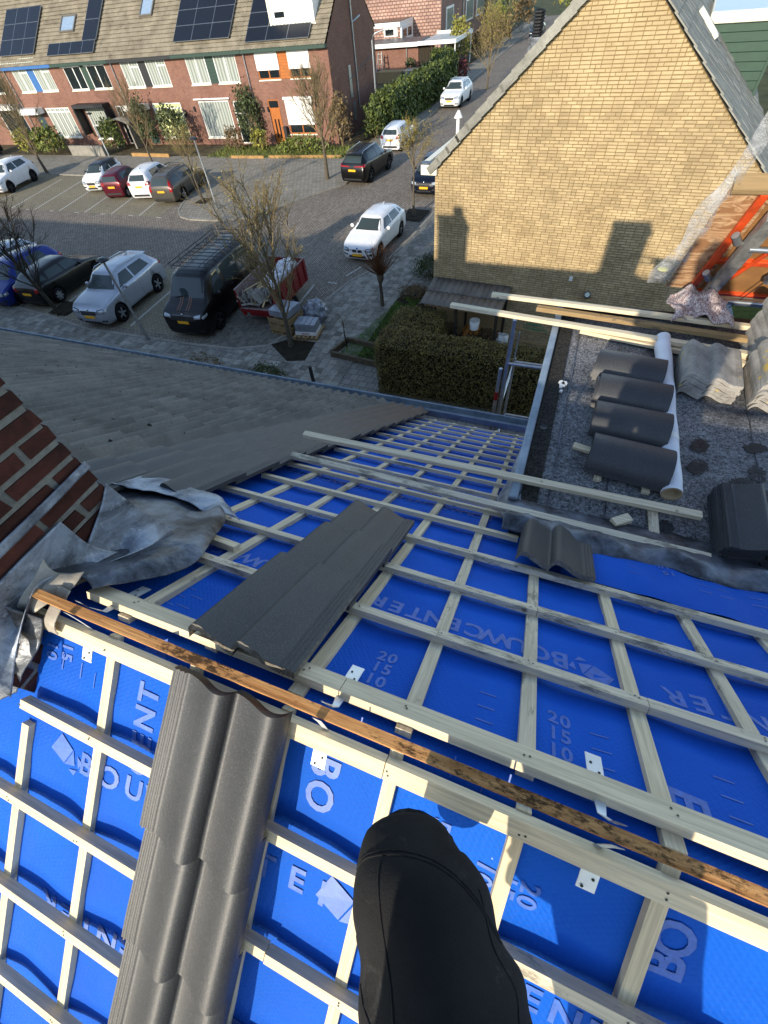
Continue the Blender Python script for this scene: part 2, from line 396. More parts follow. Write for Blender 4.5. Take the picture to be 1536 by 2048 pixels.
# ridge batten brackets
hole = MB()
for x in (-1.035, -.275, .335, 1.2):
    q = MB()
    pts = [FR(x, .20, -.02), FR(x, .125, -.018), FR(x + .002, .05, -.02), C(x + .004, .124, -1.03), C(x + .004, .122, -.985)]
    wds = [.036, .036, .017, .017, .022]
    vs = []
    for p, w in zip(pts, wds): vs += [p - Vector((w / 2, 0, 0)), p + Vector((w / 2, 0, 0))]
    n = len(pts)
    q.add(vs + [v + Vector((0, .001, .002)) for v in vs], [(2 * i, 2 * i + 1, 2 * i + 3, 2 * i + 2) for i in range(n - 1)] + [(2 * n + 2 * i, 2 * n + 2 * i + 2, 2 * n + 2 * i + 3, 2 * n + 2 * i + 1) for i in range(n - 1)])
    pts = [BK(x, .150, -.020), BK(x, .095, -.018), BK(x, .05, -.022), C(x, .086, -1.03), C(x, .086, -.985)]
    vs = []
    for p, w in zip(pts, [.036, .036, .017, .017, .022]): vs += [p - Vector((w / 2, 0, 0)), p + Vector((w / 2, 0, 0))]
    q.add(vs + [v + Vector((0, -.001, .002)) for v in vs], [(2 * i, 2 * i + 1, 2 * i + 3, 2 * i + 2) for i in range(n - 1)] + [(2 * n + 2 * i, 2 * n + 2 * i + 2, 2 * n + 2 * i + 3, 2 * n + 2 * i + 1) for i in range(n - 1)])
    br = q.build("ridge_bracket", M_['bracket'], roof)
    for P, sg in ((FR, 1), (BK, -1)):
        for dx, s in ((-.008, .172), (.008, .15)):
            s = s if P is FR else s - .03
            h = MB(); mm = (MF if P is FR else MK)
            c = P(x + dx, s, -.0155)
            h.lathe([(0, .0006), (.0032, .0004), (.0034, 0)], 8, Matrix.Translation(c) @ mm.to_3x3().to_4x4())
            h.build("screw", M_['blackpl'], br)

# nail heads at the batten crossings, two nails each
nl = MB()
for P, cbs, rws, MM in ((FR, CBF, rows, MF), (BK, CBB, rowb, MK)):
    for x in cbs:
        for s in rws:
            if P is FR and x > .02 and s > 1.15: continue
            for k in range(2):
                c_ = P(x + R.uniform(-.012, .012), s + R.uniform(-.009, .009), .0024 if P is FR else .0028); nn = MM.to_3x3()
                nl.add([c_ + nn @ Vector((.0028 * cos(a * pi / 3), .0028 * sin(a * pi / 3), 0)) for a in range(6)], [(0, 1, 2, 3, 4, 5)])
tag(nl.build("nail_heads", M_['blackpl'], roof), kind='stuff')
# overlapping upper lengths of membrane: a thin lap with a visible free edge
m = MB(); m.grid(lambda u, v: mem_front(-1.5 + 3.9 * u, .04 + (.90 + .012 * nz((u * 9, 0, 0), 1.3)) * v) + MF.to_3x3() @ Vector((0, 0, .0008 + .0042 * v ** 6)), 120, 30)
m.build("membrane_lap", M_['mem'], roof)
# printing on the membrane
_tc = {}
def text_mesh(t):
    if t not in _tc:
        cu = bpy.data.curves.new("t", 'FONT'); cu.body = t; cu.align_x = 'CENTER'; cu.align_y = 'CENTER'; cu.size = 1.0; cu.space_character = 1.12; cu.resolution_u = 3
        cu.offset = .026
        o = bpy.data.objects.new("t", cu); COL.objects.link(o)
        dg = bpy.context.evaluated_depsgraph_get()
        me = bpy.data.meshes.new_from_object(o.evaluated_get(dg)); bpy.data.objects.remove(o)
        _tc[t] = ([v.co.copy() for v in me.vertices], [tuple(p.vertices) for p in me.polygons]); bpy.data.meshes.remove(me)
    return _tc[t]
def surf(back, x, s):
    return (mem_back if back else mem_front)(x, s)
def print_text(t, back, x, s, right, h, space=1.0, name="printed_text"):
    """letters laid on the membrane; right = reading direction in (X, s)"""
    rt = Vector(right).normalized(); up = Vector((rt.y, -rt.x)) if True else None
    # 'up' chosen so that the print is not mirrored seen from above
    m = MB(); nrm = (MK if back else MF).to_3x3() @ Vector((0, 0, 1))
    letters = [t] if space == 1.0 else list(t)
    off0 = -(len(t) - 1) / 2 * space if space != 1.0 else 0
    for i, ch in enumerate(letters):
        if ch == ' ': continue
        vs, fs = text_mesh(ch); k = h / .70
        o = off0 + i * space if space != 1.0 else 0
        sg = -1 if back else 1
        out = []
        for v in vs:
            a = v.x * k + o; b = v.y * k
            # front frame (X, s): seen from above X right, s away -> ccw up; back: s towards the viewer
            upv = Vector((-rt.y, rt.x)) * (1 if not back else -1)
            px, ps = x + rt.x * a + upv.x * b, s + rt.y * a + upv.y * b
            out.append(surf(back, px, ps) + nrm * .0024)
        m.add(out, fs)
    o = m.build(name, M_['print'], roof); return o
P_ = print_text
for x0 in (.935, -.034, -1.02):
    P_("BOUWCENTER", False, x0, .578, (-1, 0), .070, .0707)
    P_("BOUWCENTER", False, x0 + .17, 1.166, (-1, 0), .070, .0707)
for x0 in (-.5, -1.3):
    P_("BOUWCENTER", False, x0 + .1, 1.75, (-1, 0), .070, .0707)
for x0 in (-.223, .27, .83):
    for t, s in (("20", .305), ("15", .253), ("10", .20)): P_(t, False, x0, s, (1, 0), .040)

P_("E", False, .538, .19, (0, -1), .085)
P_("BOUWCENTER", True, -.596, .50, (1, 0), .066, .092)
P_("BOUWCENTER", True, .274, .475, (1, 0), .060, .072)
P_("BOUWCENTER", True, -.72, 1.03, (-1, 0), .075, .080)
P_("CENTER", True, -.822, .227, (0, -1), .068, .075)
P_("BO", True, -.267, .207, (0, 1), .074, .084); P_("BO", True, .52, .222, (0, -1), .074, .066)
for t, x, s in (("0", -.012, .183), ("5", .037, .181), ("10", .151, .244), ("15", .199, .245), ("20", .247, .246), ("10", -1.209, .188), ("15", -1.153, .175)):
    P_(t, True, x, s, (0, 1), .040)
def print_logo(back, x, s, a, r=.055):
    m = MB(); nrm = (MK if back else MF).to_3x3() @ Vector((0, 0, 1))
    def pt(p, q):
        c, d = cos(a), sin(a); return surf(back, x + c * p - d * q, s + d * p + c * q) + nrm * .0024
    m.poly([pt(-r, -r * .55), pt(r * .1, -r * .55), pt(r * .1, r * .55), pt(-r, r * .55)])
    m.poly([pt(r * .16, -r * .55), pt(r * .7, 0), pt(r * .16, r * .55)])
    m.poly([pt(r * .5, -r * .55), pt(r * .95, -r * .55), pt(r * .95, -r * .08)])
    m.poly([pt(r * .5, r * .55), pt(r * .95, r * .08), pt(r * .95, r * .55)])
    if back: m.f = [tuple(reversed(f)) for f in m.f]
    m.build("printed_logo", M_['print'], roof)
print_logo(False, .375, .56, 2.6, .06); print_logo(True, -1.092, .50, .5, .06); print_logo(True, -.136, .50, .4, .07); print_logo(False, .65, 1.14, 2.6, .05)
def dashes(back, pts, ang=0, L=.045):
    m = MB(); nrm = (MK if back else MF).to_3x3() @ Vector((0, 0, 1))
    for x, s in pts:
        dx, ds = cos(ang) * L / 2, sin(ang) * L / 2; w = .0018
        a, b = Vector((x - dx, s - ds)), Vector((x + dx, s + ds)); t = Vector((-(b - a).y, (b - a).x)).normalized() * w
        q = [a - t, b - t, b + t, a + t]
        if back: q.reverse()
        m.poly([surf(back, p.x, p.y) + nrm * .0024 for p in q])
    m.build("printed_dash", M_['print'], roof)
dashes(False, [(x0 + d, s) for x0 in (-.95, -.4, .08, .37, .65, .95) for d in (0, ) for s in (.20, .25, .30)])
dashes(False, [(x0 + d, s) for x0 in (.62, .95, 1.2) for d in (0, .1) for s in (1.28, 1.34, 1.40, 1.46)], 0, .05)
dashes(False, [(x, s) for x in (-.9, -.75, -.6) for s in (.15, .21, .27)], 0, .05)
dashes(True, [(-1.16, .21), (-1.09, .215), (-1.03, .225), (.10, .07), (.03, .03), (.19, .09), (.15, .02), (-.2, .03)], pi / 2, .05)

def flap_pt(x, s):
    u = (x - .30) / 1.5; return flap(u, (s - 1.17 + .02 * u) / (.36 - .05 * sin(u * 9)))
_mf = mem_front
mem_front = flap_pt
P_("10", False, .765, 1.44, (-1, 0), .036); P_("15", False, .775, 1.385, (-1, 0), .036)
dashes(False, [(x0, s) for x0 in (.62, .9, .98, 1.1) for s in (1.30, 1.35, 1.40, 1.45)], 0, .05)
mem_front = _mf
# grit swept up against the membrane edge
m = MB()
for i in range(900):
    x = R.uniform(.42, 1.7); s = 1.175 + R.gauss(0, .012) - .02 * (x - .4) + .01 * sin(x * 14)
    r = R.uniform(.0015, .005); p = FR(x, s, -.035 + R.uniform(0, .012))
    a = [Vector((R.gauss(0, 1), R.gauss(0, 1), R.gauss(0, 1))).normalized() * r for _ in range(4)]
    m.add([p + q for q in a], [(0, 1, 2), (0, 2, 3), (0, 3, 1), (1, 3, 2)])
tag(m.build("grit", simple("black_grit", '#2a2a2b', .9, var=.4, vscale=300), roof), kind='stuff')

# ------------------------------------------------------------------ roof tiles
TW, TL, TT = .33, .42, .022
TAMP, TSK, TPOW = .038, .46, .85
def tile_z(x):
    if x > .288:
        return .006 + .005 * max(0, sin((x - .288) / .042 * 3 * 2 * pi))
    v = x / .288 * 2
    v = (v % 1.0) ** TSK
    return .004 + TAMP * (0.5 - 0.5 * cos(2 * pi * v)) ** TPOW
def tile_mesh(name, nx, ny, mat, edge, seed=0, chip=.0):
    m = MB(); xs = [.144 * (h + (k / (nx // 2)) ** 1.5) for h in (0, 1) for k in range(nx // 2)] + [.288] + ([.288 + .042 * i / 12 for i in range(1, 13)] if nx > 13 else [.30, .318, .33])
    n = len(xs); rr = random.Random(seed)
    ys = [TL * j / ny for j in range(ny + 1)]
    jag = [(rr.uniform(-1, 1) * chip) for _ in xs]
    def top(i, j):
        y = ys[j] + (jag[i] if j in (0, ny) else 0); z = tile_z(xs[i])
        if j == ny: z -= .0025
        return Vector((xs[i], y, z + TT))
    tv = [top(i, j) for j in range(ny + 1) for i in range(n)]
    bv = [Vector((p.x, p.y, p.z - TT)) for p in tv]
    N = len(tv)
    m.add(tv + bv, [(j * n + i, j * n + i + 1, (j + 1) * n + i + 1, (j + 1) * n + i) for j in range(ny) for i in range(n - 1)], True)
    k = len(m.f)
    m.f += [(N + j * n + i, N + (j + 1) * n + i, N + (j + 1) * n + i + 1, N + j * n + i + 1) for j in range(ny) for i in range(n - 1)]
    m.smooth += [True] * (len(m.f) - k); m.mi += [0] * (len(m.f) - k)
    e = []
    for i in range(n - 1):
        e.append((i + 1, i, N + i, N + i + 1)); a = ny * n + i; e.append((a, a + 1, N + a + 1, N + a))
    for j in range(ny):
        a = j * n; e.append((a, a + n, N + a + n, N + a)); a = j * n + n - 1; e.append((a + n, a, N + a, N + a + n))
    # edges get their own vertices so that shading stays crisp
    vs = tv + bv; m.cur = 1; m.add(vs, e); m.cur = 0
    return m.mesh(name, [mat, edge])
T_fine = tile_mesh("new_tile", 40, 6, M_['newtile'], M_['newtile'], 1)
T_cut = tile_mesh("new_tile_rough_edge", 40, 6, M_['newtile'], M_['tileedge'], 2, .0025)
T_new = tile_mesh("new_tile_plain", 14, 2, M_['newtile'], M_['newtile'], 3)
TAMP, TSK, TPOW = .062, .46, 1.15
TT = .032
T_old = tile_mesh("old_tile", 12, 1, M_['oldtile'], M_['oldtile'], 4)
TAMP, TSK, TPOW = .037, .46, .85
TT = .022
T_conc = tile_mesh("concrete_tile", 24, 2, M_['conctile'], M_['conctile'], 5, .002)
GA = .335
TILT = Matrix.Rotation(radians(3.4), 4, 'X')
def tile_mat(frame, x_left, s_head, z=.0, yaw=0, lift=None):
    """x_left: the tile's low local x in the frame"""
    return frame @ Matrix.Translation((x_left, s_head, z)) @ Matrix.Rotation(yaw, 4, 'Z') @ (TILT if lift is None else lift)

# loose new tiles: four on the back slope, three on the front, one by the flat roof
grp = "loose dark tiles laid out in a column"
lab = ["dark tile highest of the sunlit column on the near slope, its thick top edge showing", "second dark tile down in the sunlit column beside the black leg",
       "third dark tile down in the sunlit column beside the black leg", "lowest dark tile of the sunlit column, cut off by the photo's lower edge"]
LIFTB = Matrix.Rotation(radians(-3.6), 4, 'X')
for i in range(4):
    s0 = .012 + i * .337
    M = MK @ Matrix.Translation((.352 - .012 * i * 0, s0, .012)) @ Matrix.Rotation(radians(.6), 4, 'Z') @ Matrix.Rotation(radians(5.2), 4, 'X')
    o = link("roof_tile", T_fine, None, M=M); tag(o, lab[i], "roof tile", grp)
lab = ["dark tile nearest the orange ridge batten in the shaded column, rough cut edge towards us", "middle dark tile of the shaded column on the front slope", "dark tile farthest down the shaded column on the front slope"]
for i in range(3):
    M = MF @ Matrix.Translation((-.722, .05 + i * .335, .006)) @ Matrix.Rotation(radians(5.0), 4, 'X')
    o = link("roof_tile", T_cut if i == 0 else T_fine, None, M=M); tag(o, lab[i], "roof tile", grp)
M = MF @ Matrix.Translation((.095, 1.10, .012)) @ Matrix.Rotation(radians(-2), 4, 'Z') @ Matrix.Rotation(radians(3), 4, 'X')
o = link("roof_tile", T_cut, None, M=M); tag(o, "single dark tile lying askew where the blue membrane meets the flat roof", "roof tile")

# the neighbour's old tiled slope and its new dark edge tiles
nb = thing("tiled_roof", "weathered grey tiled roof slope running left of the blue membrane to the gutter", "roof", FR(-2.0, 5.4, -.1))
cand = []
for k in range(-1, 35):
    for r in range(16):
        cand.append((-2.34 - .3 * k, .115 + r * GA, k, r))
far = MB()
vis = []
def in_view(p):
    d = p - Vector((0, 0, CAM_Z)); z = d.dot(_f)
    if z < .1: return False
    x = 827.3 * d.dot(_r) / z; y = 827.3 * d.dot(-_u) / z
    return -840 < x < 800 and -1040 < y < 1040
for x, s, k, r in cand:
    if k < 0: continue
    M = MF @ Matrix.Translation((x - .015 + R.uniform(-.004, .004), s, .0)) @ Matrix.Rotation(radians(6.0 + R.uniform(-.35, .35)), 4, 'X') @ Matrix.Rotation(R.uniform(-.006, .006), 4, 'Z')
    p = M @ Vector((.15, .2, .02)); hid = p.x < -1.1 and p.y < .75 and p.x > -2.6
    vis.append(((p - Vector((0, 0, CAM_Z))).length if in_view(p) else 99, M))
vis.sort(key=lambda t: t[0])
tv = [v.co.copy() for v in T_old.vertices]; tf = [tuple(p.vertices) for p in T_old.polygons]; tsm = [p.use_smooth for p in T_old.polygons]
for i, (d, M) in enumerate(vis):
    if i < 300 and d < 90: link("roof_tile", T_old, nb, M=M)
    else:
        far.add([M @ v for v in tv], tf, True)
tag(far.build("roof_tile_rows", M_['oldtile'], nb), kind='stuff')
q = MB(); q.add([FR(-60, .06, -.03), FR(-1.56, .06, -.03), FR(-1.56, 5.5, -.03), FR(-60, 5.5, -.03)], [(0, 1, 2, 3)])
q.add([FR(-60, .0, .0), FR(-12.6, .0, .0), FR(-12.6, 5.5, .0), FR(-60, 5.5, .0)], [(0, 1, 2, 3)])
q.add([BK(-60, .03, -.03), BK(-60, 7.5, -.03), BK(-1.62, 7.5, -.03), BK(-1.62, .03, -.03)], [(0, 1, 2, 3)])
q.build("roof_deck", M_['oldtile'], nb)
for c, x in enumerate((-2.03, -1.735)):
    for r in range(16):
        s = .115 + r * GA
        if c == 1 and r < 2: continue
        if c == 0 and r < 1: continue
        M = MF @ Matrix.Translation((x, s, .014)) @ Matrix.Rotation(radians(4.6 + R.uniform(-.2, .2)), 4, 'X')
        link("edge_tile", T_new, nb, M=M)

# decking under the far ends of our own slopes, out of the frame
q = MB(); q.add([FR(-1.55, .14, -.075), FR(9, .14, -.075), FR(9, 5.5, -.075), FR(-1.55, 5.5, -.075)], [(0, 1, 2, 3)])
q.add([BK(-1.62, .14, -.09), BK(-1.62, 7.5, -.09), BK(9, 7.5, -.09), BK(9, .14, -.09)], [(0, 1, 2, 3)])
q.add([FR(2.4, .06, -.04), FR(9, .06, -.04), FR(9, 2, -.04), FR(2.4, 2, -.04)], [(0, 1, 2, 3)])
q.build("roof_deck", M_['mem'], roof)
# gutter along the eaves
g0 = FR(0, 5.55, .055)
def gutter(x0, x1):
    m = MB(); y, z = g0.y, g0.z
    prof = [(-.02, .045), (-.02, -.06), (.02, -.10), (.10, -.10), (.135, -.06), (.135, .035), (.150, .045), (.158, .035), (.148, .022), (.142, .022), (.142, -.065), (.103, -.106), (.017, -.106), (-.026, -.064), (-.026, .045)]
    n = len(prof); vs = [Vector((x, y + a, z + b)) for x in (x0, x1) for a, b in prof]
    m.add(vs, [(i, i + 1, n + i + 1, n + i) for i in range(n - 1)] + [(n - 1, 0, n, 2 * n - 1), tuple(range(n - 1, -1, -1))])
    return m
gutter(-26, -1.42).build("gutter", M_['zinc'], nb)
gutter(-1.415, .03).build("gutter", M_['zinc'], roof)
# body of the row below the roofs
q = MB(); q.bx(-60, 9, -5.2, g0.y - .16, 0, g0.z - .12); q.build("wall", M_['ubrick'], house)
# chimneys of the row standing beyond the picture's left edge
def chimney_stack(x0, x1, ztop, label):
    t = thing("chimney", label, "chimney", (x0, 0, CAM_Z - 1.6))
    q = MB(); q.bx(x0, x1, -.42, .44, CAM_Z - 1.7, ztop); q.build("stack", M_['ubrick'], t)
    q = MB(); q.bx(x0 - .04, x1 + .04, -.46, .48, ztop, ztop + .07); q.build("cap", M_['mortar'], t)
    q = MB(); q.lathe([(.0, .45), (.16, .40), (.16, .28), (.11, .27), (.11, .05)], 12, Matrix.Translation(((x0 + x1) / 2 + .14, 0, ztop))); q.build("cowl", M_['leaddark'], t)
for i, x in enumerate((-7.0, -12.6, -18.2, -23.8)):
    chimney_stack(x, x + .8, CAM_Z + .02, ["nearest","second","third","farthest"][i] + " brick chimney of the row beyond the left edge of the photo")
# ================================================================== OUR CHIMNEY AND ITS LEAD
CX, CY = -1.25, .47
chim = thing("chimney", "red brick chimney with grey mortar at the left edge, lead flashing round its foot", "chimney", (CX - .4, 0, CAM_Z - 1.5))
q = MB(); q.bx(CX - .8, CX - .007, -.13, CY - .007, CAM_Z - 1.75, CAM_Z + .05); q.build("mortar_core", M_['mortar'], chim)
CH = .0615; zb = CAM_Z - 1.62
bm = {}
def brick_piece(w, d, h, seed):
    key = (round(w, 3), round(d, 3), seed)
    if key not in bm:
        rr = random.Random(seed); m = MB()
        n = 4
        # a slightly rounded, uneven brick face block
        def P(u, v, a): return Vector((a * d / 2, (u - .5) * w, (v - .5) * h))
        m.box((0, 0, 0), (d, w, h))
        for i, p in enumerate(m.v): m.v[i] = (p[0] + rr.uniform(-.001, .001), p[1] + rr.uniform(-.003, .003), p[2] + rr.uniform(-.002, .002))
        bm[key] = m.mesh("brick", M_['cbrick'])
    return bm[key]
for k in range(27):
    z = zb + CH * k + CH / 2; off = 0 if k % 2 else .11
    y = CY - .0
    first = True
    while y > -.13:
        w = .198 if not (first and k % 2 == 0) else .092
        if y - w < -.13: w = y + .13
        if w > .04:
            o = link("brick", brick_piece(w, .09, .043, R.randrange(4)), chim, M=Matrix.Translation((CX - .047 + R.uniform(-.002, .003), y - w / 2, z)))
            o.matrix_parent_inverse = wm(chim).inverted()
            bevel(o, .004, 1) if False else None
        y -= w + .019; first = False
    x = CX - (.11 if k % 2 else .22)
    while x > CX - .75:
        o = link("brick", brick_piece(.205, .09, .049, R.randrange(4)), chim, M=Matrix.Translation((x - .10, CY - .047, z)) @ Matrix.Rotation(pi / 2, 4, 'Z'))
        x -= .217
q = MB(); q.bx(CX - .84, CX + .04, -.18, CY + .04, CAM_Z + .05, CAM_Z + .12); q.build("cap", M_['mortar'], chim)

def crumple(p, a=.010, sc=6, seed=0): return Vector((nz(p, sc, seed), nz(p, sc, seed + 1), nz(p, sc, seed + 2))) * a + Vector((nz(p, sc * 3, seed), nz(p, sc * 3, seed + 1), nz(p, sc * 3, seed + 2))) * a * .35
def sheet(name, mat, parent, pts_rows, nu=26, nv=18, amp=.010, sc=6, seed=0, thick=.003):
    """lofted sheet through rows of control points (Catmull-like linear blend)"""
    def lerp_row(row, u):
        t = u * (len(row) - 1); i = min(int(t), len(row) - 2); f = t - i
        p0, p1, p2, p3 = row[max(i - 1, 0)], row[i], row[i + 1], row[min(i + 2, len(row) - 1)]
        return .5 * ((2 * p1) + (p2 - p0) * f + (2 * p0 - 5 * p1 + 4 * p2 - p3) * f * f + (3 * p1 - p0 - 3 * p2 + p3) * f ** 3)
    def fn(u, v):
        col = [lerp_row(r, u) for r in pts_rows]
        p = lerp_row(col, v) if len(col) > 1 else col[0]
        return p + crumple(p, amp, sc, seed)
    m = MB(); m.grid(fn, nu, nv)
    o = m.build(name, mat, parent)
    s = o.modifiers.new("thickness", 'SOLIDIFY'); s.thickness = thick; s.offset = 0
    return o
def rz_(x, y): # front / back roof surface height at world x,y (batten tops)
    return RP.z - (y - RP.y) * tan(PF) if y > RP.y else RP.z + (y - RP.y) * tan(PB)
V = Vector
X0 = CX + .004
def cc(y, z, dx=.0): return V((X0 + dx, y, CAM_Z + z))
# stepped soakers: two light triangular pieces on the brick face and the dark apron on the slope
sheet("lead_soaker", M_['lead'], chim, [[cc(.478, -.96), cc(.40, -1.01, .004), cc(.30, -1.06, .006), cc(.22, -1.09, .008)],
                                       [cc(.490, -1.08, .01), cc(.42, -1.13, .02), cc(.32, -1.17, .025), cc(.24, -1.18, .03)],
                                       [V((X0 + .07, .51, rz_(0, .51) + .06)), V((X0 + .09, .42, rz_(0, .42) + .06)), V((X0 + .09, .32, rz_(0, .32) + .06)), V((X0 + .07, .24, rz_(0, .24) + .06))]], amp=.004, seed=3)
sheet("lead_soaker", M_['lead'], chim, [[cc(.30, -.935, .008), cc(.20, -.93, .010), cc(.08, -.93, .010), cc(-.13, -.93, .01)],
                                       [cc(.30, -1.06, .016), cc(.20, -1.06, .018), cc(.06, -1.06, .018), cc(-.13, -1.06, .02)],
                                       [V((X0 + .045, .33, rz_(0, .33) + .055)), V((X0 + .05, .22, rz_(0, .22) + .05)), V((X0 + .055, .10, rz_(0, .10) + .06)), V((X0 + .05, -.15, rz_(0, -.12) + .06))]], amp=.004, seed=5)
# flashing strip chased into the mortar joint
sheet("lead_strip", M_['lead'], chim, [[cc(.474, -.850, .006), cc(.30, -.852, .010), cc(.0, -.854, .008), cc(-.12, -.854, .006)], [cc(.474, -.874, .012), cc(.30, -.878, .016), cc(.0, -.880, .015), cc(-.12, -.88, .012)]], 24, 4, .003, 9, 2, .004)
# apron on the front slope
def fa(x, s, z): return FR(x, s, z)
sheet("lead_apron", M_['leaddark'], chim, [
    [fa(-1.28, .66, .05), fa(-1.25, .50, .05), fa(-1.24, .33, .05), fa(-1.235, .18, .05), fa(-1.235, .04, .06)],
    [fa(-1.24, .70, .045), fa(-1.17, .53, .05), fa(-1.14, .34, .05), fa(-1.15, .18, .045), fa(-1.19, .04, .06)],
    [fa(-1.20, .74, .06), fa(-1.10, .55, .065), fa(-1.03, .36, .055), fa(-1.07, .19, .045), fa(-1.13, .06, .055)],
    [fa(-1.16, .72, .045), fa(-1.045, .555, .04), fa(-.985, .35, .03), fa(-1.025, .19, .018), fa(-1.10, .07, .03)]], 44, 30, .016, 7, 9)
sheet("lead_apron", M_['lead'], chim, [
    [fa(-1.75, .66, .06), fa(-1.6, .70, .05), fa(-1.4, .72, .05), fa(-1.2, .68, .045)],
    [fa(-1.7, .80, .07), fa(-1.5, .83, .06), fa(-1.3, .80, .07), fa(-1.14, .72, .05)],
    [fa(-1.68, .88, .05), fa(-1.48, .88, .05), fa(-1.27, .85, .05), fa(-1.05, .70, .035)]], 36, 16, .018, 8, 12)
sheet("lead_apron", M_['leaddark'], chim, [[fa(-1.9, .15, .012), fa(-1.6, .15, .012), fa(-1.28, .15, .014), fa(-1.16, .2, .012)], [fa(-1.9, .5, .02), fa(-1.6, .5, .02), fa(-1.3, .48, .02), fa(-1.12, .45, .01)], [fa(-1.85, .84, .03), fa(-1.6, .85, .03), fa(-1.35, .80, .03), fa(-1.12, .64, .012)]], 24, 20, .008, 8, 40)
# bright bent-over edge and the strap hanging at the ridge
sheet("lead_fold", M_['leadbent'], chim, [
    [fa(-1.27, .05, .15), fa(-1.215, .03, .085), fa(-1.165, .04, .075), fa(-1.11, .055, .085)],
    [BK(-1.29, .03, .12), BK(-1.235, .02, .05), fa(-1.175, .0, .05), fa(-1.11, .04, .07)],
    [BK(-1.30, .07, .09), BK(-1.24, .05, .03), BK(-1.185, .03, .03), fa(-1.115, .02, .055)]], 26, 10, .008, 10, 21)
sheet("lead_strap", M_['leadbent'], chim, [[fa(-1.145, .01, .055), fa(-1.105, .01, .05)], [BK(-1.15, .04, .03), BK(-1.11, .04, .03)], [BK(-1.155, .085, .012), BK(-1.12, .085, .01)]], 6, 10, .003, 20, 4)
# dark lead hanging over the near slope at the left edge
sheet("lead_skirt", M_['leaddark'], chim, [
    [BK(-1.75, -.02, .18), BK(-1.45, -.02, .18), BK(-1.26, .01, .10), BK(-1.165, .04, .03)],
    [BK(-1.56, .15, .08), BK(-1.42, .13, .10), BK(-1.27, .13, .06), BK(-1.185, .14, .02)],
    [BK(-1.58, .30, .06), BK(-1.42, .28, .05), BK(-1.30, .26, .03), BK(-1.235, .24, .01)],
    [BK(-1.6, .48, .03), BK(-1.45, .43, .03), BK(-1.33, .38, .02), BK(-1.265, .33, .005)]], 30, 30, .014, 8, 31)

# ================================================================== FLAT ROOF
FZ = CAM_Z - 1.95
b = NB("mineral_felt"); p = b.pos(); n = b.noise(p, 9, 9, .8, 1.0)
fine = b.noise(p, 55, 7, .8, .8); big = b.noise(p, 2.2, 4, .6, .4)
c = b.mix(b.ramp(fine, .44, .57), (.020, .021, .024, 1), (.21, .215, .225, 1))
c = b.mix(b.math('MULTIPLY', b.ramp(b.noise(p, 85, 6, .85, 1.5), .53, .60), b.ramp(big, .38, .58)), c, (.55, .55, .54, 1))
c = b.mix(b.math('MULTIPLY', b.ramp(b.noise(p, 1.5, 5, .6, .4), .55, .66), .8), c, (.022, .022, .024, 1))
c = b.mix(b.math('MULTIPLY', b.ramp(n, .50, .70), .35), c, (.03, .03, .033, 1))
b.bump(b.noise(p, 60, 6, .8), .6, .005); M_['felt'] = b.set(c, .75)
fl = thing("flat_roof", "flat dormer roof in mottled grey felt with zinc edging, tiles and battens stored on it", "flat roof", (1.6, 2.6, FZ))
yfa = 1.42
def fgrid(u, v):
    x = .045 + 3.6 * u; y = yfa + (3.83 - yfa) * v
    return V((x, y, FZ + .004 * nz((x, y, 0), 3)))
m = MB(); m.grid(fgrid, 60, 40); m.build("felt", M_['felt'], fl)
m = MB(); m.bx(.045, 3.7, 1.0, 3.82, FZ - 1.6, FZ - .012); m.build("cheek_wall", M_['leaddark'], fl)
m = MB(); m.bx(.0, .052, 1.60, 3.86, FZ - .16, FZ + .045); bevel(m.build("zinc_trim", M_['zinc'], fl), .012, 2)
m = MB(); m.bx(-.004, 3.7, 3.815, 3.875, FZ - .18, FZ + .05); bevel(m.build("roof_edge_trim", M_['blackpl'], fl), .01, 2)
m = MB(); m.bx(.055, .16, 1.62, 3.80, FZ + .003, FZ + .012); o = m.build("gravel_strip", simple("grit_band", '#4a4842', 1, var=.45, vscale=60, bump=1, bscale=120, bdist=.01, c2='#141313'), fl)
m = MB(); m.bx(.215, .222, 1.62, 3.80, FZ + .004, FZ + .010); m.bx(.52, .526, 1.5, 3.8, FZ + .004, FZ + .008); m.bx(1.31, 1.316, 1.5, 3.8, FZ + .004, FZ + .008)
m.build("felt_seam", M_['leaddark'], fl)
m = MB(); m.lathe([(.0, .014), (.022, .014), (.026, .016)], 14, Matrix.Translation((.105, 2.27, FZ))); m.build("drain_hole", M_['blackpl'], fl)
# lead apron between the flat roof and the slope
def ap(x, t): return FR(x, 1.60 - .17 * t + .025 * sin(x * 11) * t + .02 * sin(x * 23 + 1) * t, .03 + .05 * (1 - t) + .03 * sin(t * pi) * (1 + .8 * sin(x * 17)))
sheet("lead_apron", M_['leaddark'], fl, [[V((x, 1.62, FZ + .012)) for x in [.0 + .13 * i for i in range(20)]], [ap(.0 + .13 * i, .0) for i in range(20)], [ap(.13 * i, .5) for i in range(20)], [ap(.13 * i, 1) for i in range(20)]], 120, 12, .010, 9, 6)
sheet("lead_corner", M_['lead'], fl, [[V((.05, 2.05, FZ + .01)), V((.05, 1.8, FZ + .02)), V((.08, 1.6, FZ + .02)), V((.16, 1.5, FZ + .01))],
                                      [V((.0, 2.05, FZ - .02)), V((-.01, 1.8, FZ - .01)), V((.0, 1.58, FZ - .01)), FR(.10, 1.50, .04)],
                                      [FR(-.012, 2.35, .02), FR(-.05, 2.1, .03), FR(-.055, 1.8, .035), FR(.05, 1.50, .03)]], 30, 14, .014, 9, 14)
